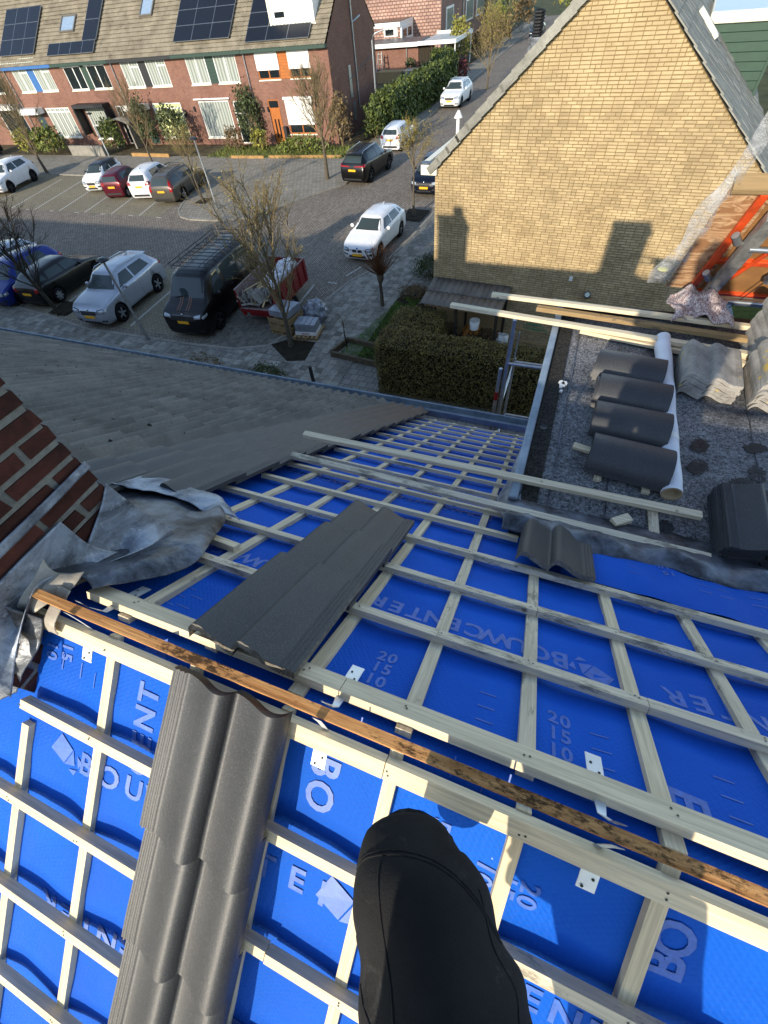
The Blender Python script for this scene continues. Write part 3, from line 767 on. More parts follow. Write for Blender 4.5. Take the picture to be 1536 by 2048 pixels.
# boot prints left in the grit: flat dark marks
def bootprint(x, y, a, s=1.0):
    m = MB(); ca, sa = cos(a), sin(a)
    for i in range(7):
        for j in range(5):
            u = (i - 3) / 3.4; v = (j - 2) / 2.4
            if u * u + v * v > 1.05: continue
            if R.random() < .12: continue
            px, py = u * .062 * s, v * .042 * s; w = .0085 * s
            q = [V((px + dx * w + .004 * R.uniform(-1, 1), py + dy * w * 1.1, 0)) for dx, dy in ((-1, -1), (1, -1), (1.1, .9), (-.9, 1))]
            m.poly([V((x + p.x * ca - p.y * sa, y + p.x * sa + p.y * ca, FZ + .0085)) for p in q])
    m.build("boot_print", M_['blackpl'], fl)
for x, y, a in ((1.02, 2.36, 1.2), (1.0, 2.17, 1.0), (1.32, 2.42, .3), (1.22, 2.10, .4), (.80, 1.66, .2), (.93, 1.58, .5), (1.30, 2.2, 1.4)): bootprint(x, y, a)
m = MB()
for i in range(5):
    c0 = V((.15 + R.uniform(-.03, .03), 2.72 + R.uniform(-.06, .06), FZ + .012)); r = R.uniform(.012, .03)
    pts = [c0 + V((r * cos(k) * R.uniform(.6, 1.2), r * sin(k) * R.uniform(.6, 1.2), 0)) for k in [j * pi / 3.5 for j in range(7)]]
    m.prism(pts, (0, 0, .012))
tag(m.build("plaster_crumbs", M_['white'], None), "white crumbs of plaster on the flat roof's gritty left edge", "plaster")

# ------------------------------------------------------------------ stacks of ridge tiles
def ridge_tile(L=.43, r=.13):
    m = MB(); n = 14
    def prof(k, rr): a = radians(14 + 152 * k / n); return (-cos(a) * rr * 1.12, sin(a) * rr * .96)
    for sgn, rr in ((0, r), (1, r - .014)):
        vs = [V((x, prof(k, rr)[0], prof(k, rr)[1])) for x in (-L / 2, -L / 2 + .03, L / 2) for k in range(n + 1)]
        fs = [(j * (n + 1) + k, j * (n + 1) + k + 1, (j + 1) * (n + 1) + k + 1, (j + 1) * (n + 1) + k) for j in range(2) for k in range(n)]
        m.add(vs, fs if not sgn else [tuple(reversed(f)) for f in fs], True)
    for x in (-L / 2, L / 2):
        vs = [V((x, *prof(k, rr))) for rr in (r, r - .014) for k in range(n + 1)]
        m.add(vs, [(k, k + 1, n + 2 + k, n + 1 + k) for k in range(n)])
    for k in (0, n):
        vs = [V((x, *prof(k, rr))) for rr in (r, r - .014) for x in (-L / 2, L / 2)]
        m.add(vs, [(0, 1, 3, 2)])
    return m.mesh("ridge_tile", M_['newtile'])
RT = ridge_tile()
stk = [(.605, 2.03, -.09), (.60, 2.35, -.07), (.59, 2.645, -.06), (.575, 2.93, -.12)]
stl = ["nearest of the four stacks of curved dark ridge tiles beside the white roll", "second nearest stack of curved dark ridge tiles beside the white roll",
       "third stack of curved dark ridge tiles beside the white roll", "farthest stack of curved dark ridge tiles, half in sunlight near the pale battens"]
for (x, y, a), l in zip(stk, stl):
    t = thing("ridge_tile_stack", l, "tile stack", (x, y, FZ), a, "stacks of ridge tiles on the flat roof")
    for i in range(3):
        o = link("ridge_tile", RT, t, True, Matrix.Translation((R.uniform(-.008, .008) - (.012 if i % 2 else 0), R.uniform(-.004, .004), .012 + .021 * i)) @ Matrix.Rotation(R.uniform(-.02, .02), 4, 'Z'))
    for dx in (-.13, .13):
        m = MB(); m.box((dx, 0, .011), (.04, .30, .018)); m.build("bearer", M_['wooddY'], t, True)
# roll of membrane
rl = thing("membrane_roll", "long white roll of roofing membrane lying beside the stacked ridge tiles", "roll", (.82, 2.62, FZ + .06))
a, b_ = V((.835, 1.86, FZ + .058)), V((.80, 3.44, FZ + .058))
m = MB(); m.tube([a + (b_ - a) * (i / 12) + V((.003 * sin(i * 2.1), 0, .002 * sin(i))) for i in range(13)], .052, 18, False)
m.build("sheet", simple("white_membrane_backing", '#dfe3ea', .6, var=.08, vscale=9, bump=.3, bscale=20), rl)
for e, dd in ((a, -1), (b_, 1)):
    m = MB(); m.lathe([(.052, 0), (.034, .001), (.032, -.03), (.0, -.03)], 18, Matrix.Translation(e) @ Matrix.Rotation(radians(90 if dd < 0 else -90), 4, 'X')); m.build("cardboard_core", simple("cardboard", '#b09a78', .9), rl)
m = MB(); m.tube([a + (b_ - a) * .26, a + (b_ - a) * .29], .0545, 18, False); m.build("tape_band", M_['white'], rl)
# new tile stack at the right edge
st = thing("new_tile_stack", "stack of new dark wavy roof tiles at the photo's right edge on the flat roof", "tile stack", (1.22, 1.72, FZ), radians(0))
for k in range(5):
    for c in range(2):
        link("roof_tile", T_fine if k == 4 else T_new, st, True, Matrix.Translation((.145 + c * .31 + R.uniform(-.006, .006), .22 + R.uniform(-.006, .006), .01 + .027 * k)) @ Matrix.Rotation(pi + R.uniform(-.015, .015), 4, 'Z'))
# old concrete tile stacks
def conc(x, y, n, label, top_up=True, flip=False):
    t = thing("old_tile_stack", label, "tile stack", (x, y, FZ), R.uniform(-.05, .05), "stacks of old concrete tiles")
    for k in range(n):
        M = Matrix.Translation((R.uniform(-.01, .01) - .165, R.uniform(-.012, .012) - .21, .008 + .024 * k)) @ Matrix.Rotation(R.uniform(-.03, .03), 4, 'Z')
        link("roof_tile", T_conc, t, True, M)
    return t
conc(1.06, 3.02, 6, "low stack of old grey concrete tiles between the white roll and the taller stacks")
conc(1.47, 2.98, 9, "tall stack of mossy old concrete tiles with yellow lichen near the right edge")
tt = conc(1.52, 3.40, 13, "tallest stack of old concrete tiles behind, with a bright yellow paint mark")
m = MB(); m.grid(lambda u, v: V((1.45 + .20 * u, 3.24 + .045 * v + .008 * sin(u * 9), FZ + .37 + .012 * sin(u * 9))), 8, 2)
m.build("paint_mark", simple("yellow_paint", '#e8b400', .7), tt)
# timber offcuts
def offcut(x, y, z, L, a, label, w=.045, h=.02, tilt=0, mat='wood'):
    m = MB(); d = V((cos(a), sin(a), tilt)) * L / 2; c = V((x, y, z)); m.bar(c - d, c + d, w, h)
    return tag(bevel(m.build("wood_offcut", M_[mat], None), .0015), label, "offcut")
offcut(.60, 1.62, FZ + .03, .10, .65, "short wood block lying alone in front of the nearest ridge tile stack", .05, .03)
offcut(.36, 2.12, FZ + .03, .12, -.2, "short pale offcut poking out under the left end of the nearest tile stack", .045, .02)
offcut(.76, 1.68, FZ + .018, .22, 1.62, "offcut strip lying lengthwise under the long loose batten by the roll's near end", .05, .012, 0, 'wooddY')
# loose battens
def batten(a, b, label, w=.04, h=.026, mat='wood', grp="loose battens lying across the roof"):
    m = MB(); m.bar(a, b, w, h, (0, 0, 1)); return tag(bevel(m.build("loose_batten", M_[mat], None), .002), label, "batten", grp)
batten(C(-1.401, 1.725, -1.895), C(.975, 1.75, -1.895), "long pale batten jutting from the flat roof over the blue membrane, farther of the two", .045, .03)
batten(C(-1.388, 1.522, -1.895), C(1.0, 1.487, -1.895), "long pale batten jutting out over the membrane, nearer one, passing the single askew tile", .042, .03, 'woodd')
g2 = "battens stored at the far edge of the flat roof"
batten(V((-.88, 3.56, FZ + .075)), V((1.62, 3.30, FZ + .07)), "pale batten sticking farthest out left over the flat roof's zinc edge", .05, .03, 'wood', g2)
batten(V((-.56, 3.73, FZ + .115)), V((1.75, 3.60, FZ + .115)), "pale batten at the back sticking out left, just above the farthest one", .045, .03, 'wood', g2)
batten(V((-.16, 3.66, FZ + .075)), V((1.7, 3.50, FZ + .07)), "grey weathered old batten between the pale ones", .05, .034, 'woodold', g2)
batten(V((-.05, 3.79, FZ + .075)), V((1.75, 3.67, FZ + .075)), "pale batten along the dark far edge trim", .05, .03, 'wood', g2)
batten(V((.22, 3.47, FZ + .03)), V((1.62, 3.22, FZ + .03)), "shortest pale batten lying lowest, its left end near the ridge tiles", .05, .03, 'wood', g2)
batten(V((.22, 3.52, FZ + .03)), V((1.62, 3.29, FZ + .03)), "pale batten tucked directly behind the shortest one", .04, .03, 'wood', g2)

# ------------------------------------------------------------------ scaffold frame behind the eaves
sc = thing("scaffold_frame", "aluminium scaffold frame standing behind the gutter in front of the dark hedge", "scaffold", (-.5, 5.3, 0))
def pole(a, b, r=.024, name="tube", mat='galv'): m = MB(); m.tube([a, b], r, 10); return m.build(name, M_[mat], sc)
for dx, y, zt in ((-.46, 5.22, 5.95), (-.46, 6.5, 4.6), (.75, 5.22, 5.4), (.75, 6.5, 4.6)): pole(V((dx, y, 0)), V((dx, y, zt)))
pole(V((-.53, 5.20, 0)), V((-.53, 5.20, 5.25)), .026, "tube")
for z in (5.33, 4.2, 3.1, 2, 1):
    pole(V((-.46, 5.22, z)), V((.75, 5.22, z)), .02); pole(V((-.46, 5.22, z - .8)), V((-.46, 6.5, z - .8)), .02)
    pole(V((-.46, 6.5, z - .8)), V((.75, 6.5, z - .8)), .02)
for dx in (-.52, -.49, -.43): pole(V((dx + .05, 5.26, .1)), V((dx + .05, 5.30, 5.75)), .010, "ladder_stile", 'alu')
m = MB(); m.tube([V((-.53, 5.20, 4.72)), V((-.53, 5.20, 4.86))], .0275, 10, False); m.build("red_band", M_['red'], sc)

# ------------------------------------------------------------------ ladder hoist leaning on the flat roof's far edge
be = radians(55); LU = V((0, -cos(be), sin(be))); LN = V((0, sin(be), cos(be)))
LP = V((1.075, 4.16, CAM_Z - 1.93))
def LD(x, t, o): return LP + V((x, 0, 0)) + LU * t + LN * o
hoist = thing("ladder_hoist", "orange and silver ladder hoist with plywood carriage leaning on the far roof edge", "ladder hoist", LP - LU * 8.3)
def lbar(name, a, b, w, h, mat, up=None):
    m = MB(); m.bar(a, b, w, h, up or LN); return bevel(m.build(name, M_[mat] if isinstance(mat, str) else mat, hoist), .006, 2)
M_['hoist'] = simple("orange_hoist_paint", '#e8501e', .5, var=.2, vscale=14, c2='#a8401c', bump=.15, bscale=40)
b = NB("scuffed_plywood"); p = b.pos((1, 1, 1)); g = b.noise(b.pos((3, 10, 10)), 1.6, 4, .6, 2.2)
c = b.mix(b.ramp(g, .42, .60), (.33, .16, .07, 1), (.62, .40, .22, 1)); c = b.mix(b.ramp(b.noise(p, 11, 6, .8, 1.5), .56, .66), c, (.16, .06, .025, 1)); b.bump(g, .2, .002)
M_['ply'] = b.set(c, .7)
M_['ply2'] = simple("brown_plywood", '#a8794c', .8, var=.2, vscale=7)
for x in (.055, .62): lbar("rail", LD(x, -8.2, .03), LD(x, .93, .03), .085, .075, 'alu')
for t in [-8 + .325 * i for i in range(25)] + [.02, .655]:
    if t < -.2 or t in (.02, .655):
        m = MB(); m.tube([LD(.055, t, -.0), LD(.62, t, -.0)], .019, 10); m.build("rung", M_['galv'], hoist)
lbar("head_bar", LD(.03, .965, .03), LD(.68, .965, .03), .07, .08, 'alu')
lbar("carriage_rail", LD(-.045, -.16, .13), LD(-.045, .98, .13), .05, .04, 'hoist')
lbar("carriage_rail", LD(.72, -.16, .13), LD(.72, .98, .13), .05, .04, 'hoist')
for t in (-.12, .30, .95): lbar("carriage_crossbar", LD(-.04, t, .15), LD(.72, t, .15), .05, .04, 'hoist')
lbar("carriage_brace", LD(.16, .12, .13), LD(.30, .62, .13), .03, .025, 'hoist', None)
lbar("hoist_tube", LD(.02, -.10, .08), LD(.72, -.10, .08), .05, .05, 'galv')
m = MB(); m.box((0, 0, 0), (.0, .0, .0)) if False else None
M_pl = Matrix(((1, LU.x, LN.x, LP.x), (0, LU.y, LN.y, LP.y), (0, LU.z, LN.z, LP.z), (0, 0, 0, 1)))
m = MB(); m.bx(-.235, .02, -.10, 1.0, .155, .173, M_pl); m.build("plywood_board", M_['ply'], hoist)
m = MB(); m.bx(.022, .95, -.22, 1.0, .157, .175, M_pl); m.build("plywood_board", M_['ply2'], hoist)
m = MB(); m.bx(-.24, .95, 1.0, 1.03, .10, .21, M_pl); m.build("plywood_edge", M_['woodold'], hoist)
for t in (.28, .70):
    m = MB(); m.tube([LD(-.06, t, .06), LD(-.005, t - .08, .06)], .024, 10); m.build("roller", M_['galv'], hoist)
m = MB(); m.tube([LD(.28, -.1, .02), LD(.34, .3, .02), LD(.42, .9, .02)], .004, 5); m.build("hoist_cable", M_['blackpl'], hoist)
m = MB(); m.box((0, 0, 0), (.03, .05, .12), Matrix.Translation(LD(.36, .34, .03)) @ Matrix.Rotation(.5, 4, 'X') @ Matrix.Rotation(.4, 4, 'Y')); m.build("cable_hook", M_['leaddark'], hoist)
# board and cover that stands above the carriage
m = MB(); m.bx(-.05, .60, 1.04, 1.9, .20, .24, M_pl); tag(m.build("timber_board", M_['woodold'], None), "weathered timber board standing on the top end of the hoist carriage", "board")
b = NB("clear_plastic_sheet"); p = b.pos(); n = b.noise(p, 9, 6, .75, 1.2); b.bump(n, .9, .03)
k = b.ramp(n, .38, .66, (.04, .04, .04, 1), (.62, .62, .62, 1))
M_['plastic'] = b.set((.72, .74, .76, 1), .22, 0, Alpha=k)
def pl(u, v):
    t = .02 + 1.75 * u
    x = -.235 - (.15 - .12 * u) * (1 - v) * (1 + .25 * sin(u * 17)) + .03 * v
    return LD(x, t - .10 * (1 - v) * (1 - u), .165 + .022 * sin(v * pi) * (1 + sin(u * 23) * .6) + .008 * sin(u * 40 + v * 9))
m = MB(); m.grid(pl, 70, 10)
def pl2(u, v):
    t = .02 + 1.75 * u; x = -.235 - (.15 - .12 * u) * (1 - v) * (1 + .25 * sin(u * 17)) + .03 * v
    return LD(x, t - .10 * (1 - v) * (1 - u), .16 - .022 * sin(v * pi) + .008 * sin(u * 31 + v * 7))
m.grid(pl2, 70, 10)
tag(m.build("plastic_sheet", M_['plastic'], None), "crumpled clear plastic wrap hanging along the left side of the hoist's plywood", "plastic sheet")
m = MB(); m.lathe([(0, .012), (.03, .009), (.045, 0)], 10, Matrix.Translation(LD(-.33, .12, .165))); tag(m.build("foam_wad", simple("pale_yellow_foam", '#d9d58c', .9, var=.2, vscale=40), None), "pale yellow wad of foam inside the clear plastic wrap", "foam")
# mottled cloth padding under the hoist
b = NB("mottled_cloth"); p = b.pos(); n = b.noise(b.pos((40, 14, 14)), 3, 5, .8, 1.2)
c = b.mix(b.ramp(n, .44, .56), (.14, .06, .06, 1), (.62, .54, .50, 1)); b.bump(n, .5, .004); M_['cloth'] = b.set(c, .95)
def cloth(u, v):
    x = .83 + .40 * u; y = 3.58 + .42 * v
    return V((x + .02 * sin(v * 7), y + .05 * sin(u * 4), FZ + .13 + .05 * nz((x, y, 0), 9) + .04 * sin(u * pi) + .02 * sin(u * 15 + v * 4)))
m = MB(); m.grid(cloth, 30, 24); o = m.build("padding_cloth", M_['cloth'], None); s = o.modifiers.new("t", 'SOLIDIFY'); s.thickness = .012
tag(o, "bunched red and grey mottled cloth padding the roof edge under the hoist", "cloth")
m = MB(); m.bar(V((1.16, 3.66, FZ + .10)), V((1.22, 3.70, FZ + .10)), .02, .01); tag(m.build("green_strap", simple("green_webbing", '#2b8a57', .8), None), "scrap of green strap on the battens beside the mottled cloth", "strap")
# ================================================================== GROUND, ROAD, PAVEMENTS
def flat(name, pts, z, mat, kind='structure'):
    m = MB(); m.poly([V((x, y, z)) for x, y in pts]); return tag(m.build(name, mat, None), kind=kind)
def slab(name, pts, z, mat):
    m = MB(); m.prism([V((x, y, -.02)) for x, y in pts], (0, 0, z + .02)); return tag(m.build(name, mat, None), kind='structure')
flat("ground", [(-500, -300), (400, -300), (400, 600), (-500, 600)], -.03, simple("earth_and_grass", '#55583a', 1, var=.3, vscale=.5, bump=.6, bscale=8, bdist=.05))
# clinker road: small bricks set in running bond along the road
def clinker(name, c1, c2, mo, bw, bh, rot=0, moss=.3, ms=.012):
    b = NB(name); v = b.pos((1, 1, 1), False, (0, 0, rot))
    br = b.n("ShaderNodeTexBrick"); b.l(v, br.inputs[0]); br.inputs["Scale"].default_value = 1
    br.inputs["Color1"].default_value = c1; br.inputs["Color2"].default_value = c2; br.inputs["Mortar"].default_value = mo
    br.inputs["Mortar Size"].default_value = ms; br.inputs["Brick Width"].default_value = bw; br.inputs["Row Height"].default_value = bh; br.inputs["Mortar Smooth"].default_value = .3
    p = b.pos(); n = b.ramp(b.noise(p, .35, 6, .65), .3, .7)
    c = b.mix(b.math('MULTIPLY', n, .45), br.outputs[0], tuple(x * .55 for x in c1[:3]) + (1,))
    c = b.mix(b.math('MULTIPLY', b.ramp(b.noise(p, 2.2, 6, .75), .55, .7), moss), c, (.10, .10, .045, 1))
    st = b.ramp(b.noise(p, 1.1, 5, .8), .66, .72); c = b.mix(b.math('MULTIPLY', st, .35), c, (.03, .028, .025, 1))
    b.bump(br.outputs["Fac"], -.6, .012); return b.set(c, .9, Specular_IOR_Level=.15)
M_['road'] = clinker("clinker_road", (.22, .185, .148, 1), (.37, .32, .26, 1), (.06, .05, .042, 1), .21, .10, pi / 2, .12, .016)
M_['bay'] = clinker("parking_bay_clinkers", (.25, .215, .15, 1), (.32, .28, .20, 1), (.10, .09, .06, 1), .21, .10, 0, .4)
M_['pave'] = clinker("paving_slabs_far", (.20, .19, .165, 1), (.31, .295, .255, 1), (.06, .06, .055, 1), .30, .30, .02, .3, .012)
M_['pave2'] = clinker("street_side_paving", (.25, .225, .18, 1), (.34, .31, .26, 1), (.09, .085, .06, 1), .30, .30, .02, .5, .014)
M_['kerb'] = simple("concrete_kerb", '#9a958a', .9, var=.2, vscale=3, bump=.4, bscale=40)
flat("road", [(-90, 11.0), (-7.2, 11.0), (-7.2, 120), (-15.5, 120), (-15.5, 36), (-90, 36)], 0.0, M_['road'])
flat("parking_bays", [(-90, 23.9), (-25.2, 23.6), (-26.3, 29.5), (-38, 30.7), (-90, 32)], .004, M_['bay'])
flat("parking_bays", [(-90, 12.0), (-10.4, 11.9), (-10.9, 17.35), (-90, 17.5)], .004, simple("dirty_bay", '#5b564c', .9) if False else M_['bay'])
near_pts = [(-90, 11.85), (-26.3, 12.3), (-22.1, 11.85), (-19.1, 11.35), (-16.3, 11.4), (-13.6, 11.45), (-11.4, 11.6), (-10.25, 12.1), (-9.85, 13.2), (-9.68, 14.3), (-9.5, 15.8), (-9.2, 17.6), (-8.6, 18.9), (-8.15, 20.5), (-7.9, 23), (-7.72, 26.4), (-7.6, 60), (-7.6, 120), (-3, 120), (-3, 4.8), (-90, 4.8)]
slab("near_pavement", near_pts, .06, M_['pave'])
isl = [(-90, 31.8), (-38, 30.75), (-26.4, 29.55), (-25.6, 27.6), (-24.9, 25.6), (-24.3, 24.5), (-23.5, 23.75), (-22.6, 23.45), (-20.8, 23.5), (-18.7, 24.15), (-17.6, 26.0), (-16.4, 28.3), (-15.05, 30.4), (-14.8, 36), (-14.67, 51), (-14.5, 120), (-17.2, 120), (-17.2, 36), (-90, 36)]
slab("far_pavement", isl, .06, M_['pave2'])
def kerb(name, pts, w=.13, z=.075):
    m = MB()
    for (a, b2) in zip(pts[:-1], pts[1:]):
        a3, b3 = V((*a, z / 2)), V((*b2, z / 2)); n = max(1, int((b3 - a3).length / 1.0))
        for i in range(n):
            p, q = a3.lerp(b3, i / n), a3.lerp(b3, (i + 1) / n); d = (q - p).normalized() * .006
            m.bar(p + d, q - d, w, z)
    return tag(m.build(name, M_['kerb'], None), kind='structure')
kerb("near_kerb", near_pts[:18]); kerb("far_kerb", isl[:16])
# white bay marks
M_['paint'] = simple("worn_road_paint", '#c9c7bd', .8, var=.25, vscale=6)
bays = tag(bpy.data.objects.new("bay_markings", None), kind='structure'); COL.objects.link(bays)
def line(a, b2, w=.10):
    a, b2 = V((*a, .009)), V((*b2, .009)); d = (b2 - a).normalized(); s = V((-d.y, d.x, 0)) * w / 2
    m = MB(); m.poly([a - s, b2 - s, b2 + s, a + s]); m.build("painted_line", M_['paint'], bays)
for i in range(-1, 9):
    x = -26.85 - 2.42 * i; 
    if i >= 0: line((x, 23.62), (x - 1.55, 29.8))
    line((x - .45, 23.55), (x + .05 - .9, 23.55)) if i >= 0 else line((x - .9, 23.5), (x - .45, 23.5))
for i in range(0, 8):
    x = -17.3 - 2.42 * i if i else -14.9
    line((x, 12.1), (x - .45, 17.3)); line((x - .75, 17.4), (x - .15, 17.4))
line((-17.3, 12.1), (-17.75, 17.3)); line((-10.6, 15.2), (-10.75, 17.2)); line((-10.2, 17.55), (-9.7, 17.5)); line((-9.6, 18.3), (-9.25, 19.3)); line((-8.05, 27.2), (-7.95, 28.2)); line((-12.6, 17.45), (-12.0, 17.45))
# individually laid slabs of the near pavement
pv = tag(bpy.data.objects.new("paving", None), kind='structure'); COL.objects.link(pv)
M_['pslab'] = simple("grey_paving_slab", '#98948a', .95, var=.25, vscale=6, bump=.5, bscale=50, rnd=.75, c2='#6d6a61')
pm = MB(); pm.prism([V((-.144, -.144, 0)), V((.144, -.144, 0)), V((.144, .144, 0)), V((-.144, .144, 0))], (0, 0, .035)); PS = pm.mesh("paving_tile", M_['pslab'])
def inpoly(x, y, P):
    c = False; n = len(P)
    for i in range(n):
        (x1, y1), (x2, y2) = P[i], P[(i + 1) % n]
        if (y1 > y) != (y2 > y) and x < (x2 - x1) * (y - y1) / (y2 - y1) + x1: c = not c
    return c
cand = []
inner = [(x + (.12 if x > -12 else 0), y - .12) for x, y in near_pts]
for i in range(-50, 60):
    for j in range(0, 45):
        x, y = -9 + .3 * i, 8.4 + .3 * j
        if not inpoly(x, y, near_pts) or not inpoly(x - .2, y + .2, near_pts) or not inpoly(x - .22, y, near_pts) or x > -6.45 or x < -24: continue
        if -10.2 < x < -8.3 and 11.3 < y < 12.9: continue          # tree pit
        p = V((x, y, .06))
        if in_view(p): cand.append(((p - V((0, 0, CAM_Z))).length, x, y))
cand.sort(); pm = MB()
for k, (d, x, y) in enumerate(cand):
    M = Matrix.Translation((x, y, .046 + R.uniform(-.004, .004))) @ Euler((R.uniform(-.012, .012), R.uniform(-.012, .012), R.uniform(-.01, .01))).to_matrix().to_4x4()
    if k < 300: link("paving_tile", PS, pv, M=M)
    else: pm.add([M @ V(v.co) for v in PS.vertices], [tuple(f.vertices) for f in PS.polygons])
tag(pm.build("paving_tiles_beyond", simple("grey_paving_slabs_beyond", '#98948a', .95, var=.25, vscale=6, isl=.6, c2='#6d6a61'), pv), kind='stuff')
# clinkers of the free bay beside the van
pm = MB()
for i in range(34):
    for j in range(30):
        x = -13.25 + .105 * i; y = 11.75 + .212 * j + (.106 if i % 2 else 0)
        if inpoly(x, y, near_pts) or inpoly(x + .06, y - .06, near_pts) or y > 14.8: continue
        pm.box((x, y, .002 + R.uniform(-.004, .004)), (.094, .200, .03))
tag(pm.build("bay_clinkers", simple("grey_bay_clinkers", '#807c72', .9, var=.25, vscale=5, isl=.5), pv), kind='stuff')
flat("tree_pit", [(-10.15, 12.2), (-8.95, 11.35), (-8.3, 11.55), (-8.45, 12.75), (-9.4, 12.95)], .068, M_['soil'])
flat("tree_pit", [(-24.1, 26.9), (-23.2, 26.9), (-23.2, 25.9), (-24.1, 25.9)], .066, M_['soil'])
flat("tree_pit", [(-9.3, 26.6), (-8.0, 26.5), (-8.1, 24.9), (-9.2, 25.1)], .066, M_['soil'])
flat("tree_pit", [(-22.4, 13.2), (-21.2, 13.1), (-21.2, 12.05), (-22.3, 12.05)], .066, M_['soil'])
flat("garden_soil", [(-90, 35.4), (-20, 35.4), (-17.2, 36), (-17.2, 110), (-90, 110)], .03, simple("garden_soil_mulch", '#6b6049', 1, var=.35, vscale=2, bump=1, bscale=20, bdist=.04))
flat("yard", [(-6.4, 4.9), (12, 4.9), (12, 20), (-6.2, 20)], .064, M_['pave'])
flat("lawn_base", [(-7.3, 12.0), (-4.9, 11.9), (-4.5, 17.2), (-6.35, 17.0)], .075, M_['soil'])
flat("back_yard_paving", [(3.5, 15), (6.0, 15), (6.0, 24), (3.5, 24)], .07, simple("pale_slab", '#8c9196', .9, var=.1))
flat("back_lawn", [(6.0, 15), (12, 15), (12, 24), (6.0, 24)], .07, simple("mossy_lawn", '#5a6128', 1, var=.3, vscale=5))

# ================================================================== PLANTS
def leaf_mb(pts_fn, n, size, flatness=.5, mb=None):
    m = mb or MB()
    for _ in range(n):
        p, nrm = pts_fn()
        nrm = (nrm * flatness + V((R.gauss(0, 1), R.gauss(0, 1), R.gauss(0, 1))) * .55).normalized()
        a = nrm.cross(V((R.gauss(0, 1), R.gauss(0, 1), R.gauss(0, 1)))).normalized(); b2 = nrm.cross(a)
        k = size * R.uniform(.55, 1.3)
        m.add([p - a * k * .5, p + b2 * k * .9 - a * k * .1, p + a * k * .5 + b2 * k * .2, p - b2 * k * .7], [(0, 3, 2, 1)])
    return m
def leaf_mat(name, c, c2, var=.7):
    b = NB(name); k = b.isl(); p = b.pos()
    col = b.mix(k, lin(c), lin(c2)); g = b.math('MULTIPLY_ADD', b.ramp(b.noise(p, 2.2, 4, .7), .3, .7), var); g.node.inputs[2].default_value = 1 - var / 2
    x = b.n("ShaderNodeCombineColor"); [b.l(g, x.inputs[i]) for i in range(3)]
    col = b.mix(1, col, x.outputs[0], 'MULTIPLY'); return b.set(col, .7)
M_['thuja'] = leaf_mat("brown_green_thuja", '#7d6c36', '#4b4a24')
M_['laurel'] = leaf_mat("glossy_laurel", '#5f6c2c', '#2c3a18')
M_['grass'] = leaf_mat("grass_blades", '#74963c', '#4c6f28')
M_['bush'] = leaf_mat("garden_bush", '#7d8434', '#46522a')
M_['bushy'] = leaf_mat("yellow_bush", '#98913a', '#66682c')
M_['brownb'] = leaf_mat("brown_winter_bush", '#7c6640', '#56472f')
M_['conif'] = leaf_mat("conifer", '#566034', '#2f3a20')
M_['redb'] = leaf_mat("red_leaf_bush", '#7a3a35', '#4a2220')
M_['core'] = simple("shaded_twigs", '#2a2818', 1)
def boxes_fn(bs, jit=.05):
    """surface sampler over rounded boxes"""
    ar = [2 * ((b[1] - b[0]) * (b[5] - b[4]) + (b[3] - b[2]) * (b[5] - b[4])) + (b[1] - b[0]) * (b[3] - b[2]) for b in bs]
    T = sum(ar)
    def fn():
        r = R.uniform(0, T); i = 0
        while r > ar[i]: r -= ar[i]; i += 1
        x0, x1, y0, y1, z0, z1 = bs[i]; A = (x1 - x0) * (z1 - z0); B = (y1 - y0) * (z1 - z0); q = R.uniform(0, 2 * A + 2 * B + (x1 - x0) * (y1 - y0))
        x, y, z = R.uniform(x0, x1), R.uniform(y0, y1), R.uniform(z0, z1)
        if q < A: n = V((0, -1, 0)); y = y0
        elif q < 2 * A: n = V((0, 1, 0)); y = y1
        elif q < 2 * A + B: n = V((-1, 0, 0)); x = x0
        elif q < 2 * A + 2 * B: n = V((1, 0, 0)); x = x1
        else: n = V((0, 0, 1)); z = z1
        c = V(((x0 + x1) / 2, (y0 + y1) / 2, z))
        rr = .12; dx = min(x - x0, x1 - x); dy = min(y - y0, y1 - y); dz = z1 - z
        p = V((x, y, z)); e = [d for d in (dx, dy) if d < rr]
        if len(e) == 2: p += (c - p).normalized() * (rr - (e[0] + e[1]) / 2) * .4
        if dz < rr and min(dx, dy) < rr: p.z -= (rr - dz) * .4
        p += n * (R.gauss(0, jit) + .06 * nz(p, 1.8, 4) + .05 * nz(p, 5, 2))
        return p, n
    return fn
def hedge(name, label, bs, n, size, mat, cat="hedge", jit=.05, inset=.12, group=None):
    t = thing(name, label, cat, (bs[0][0], bs[0][2], 0), 0, group)
    leaf_mb(boxes_fn(bs, jit), n, size, .6).build("foliage", M_[mat], t)
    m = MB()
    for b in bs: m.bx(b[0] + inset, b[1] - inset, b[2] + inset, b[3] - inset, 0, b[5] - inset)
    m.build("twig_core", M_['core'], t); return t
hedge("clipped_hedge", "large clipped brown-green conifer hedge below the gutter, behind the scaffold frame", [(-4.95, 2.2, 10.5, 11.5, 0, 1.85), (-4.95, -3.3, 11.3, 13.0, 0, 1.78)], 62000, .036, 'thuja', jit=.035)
hedge("laurel_hedge", "long tall laurel hedge along the side road behind the parked white cars", [(-17.6, -16.0, 41.8, 50, 0, 2.3), (-17.3, -15.7, 50, 61, 0, 2.3)], 15000, .17, 'laurel', jit=.14, inset=.3)
def blob_fn(c, r, jit=.12):
    def fn():
        d = V((R.gauss(0, 1), R.gauss(0, 1), R.gauss(0, 1))).normalized()
        if d.z < -.5: d.z *= -1
        s = 1 + .35 * nz(d * 1.7 + V(c), 1.3, 6) + R.gauss(0, jit)
        s *= R.uniform(.65, 1.02)
        return V((c[0] + d.x * r[0] * s, c[1] + d.y * r[1] * s, c[2] + d.z * r[2] * s)), d
    return fn
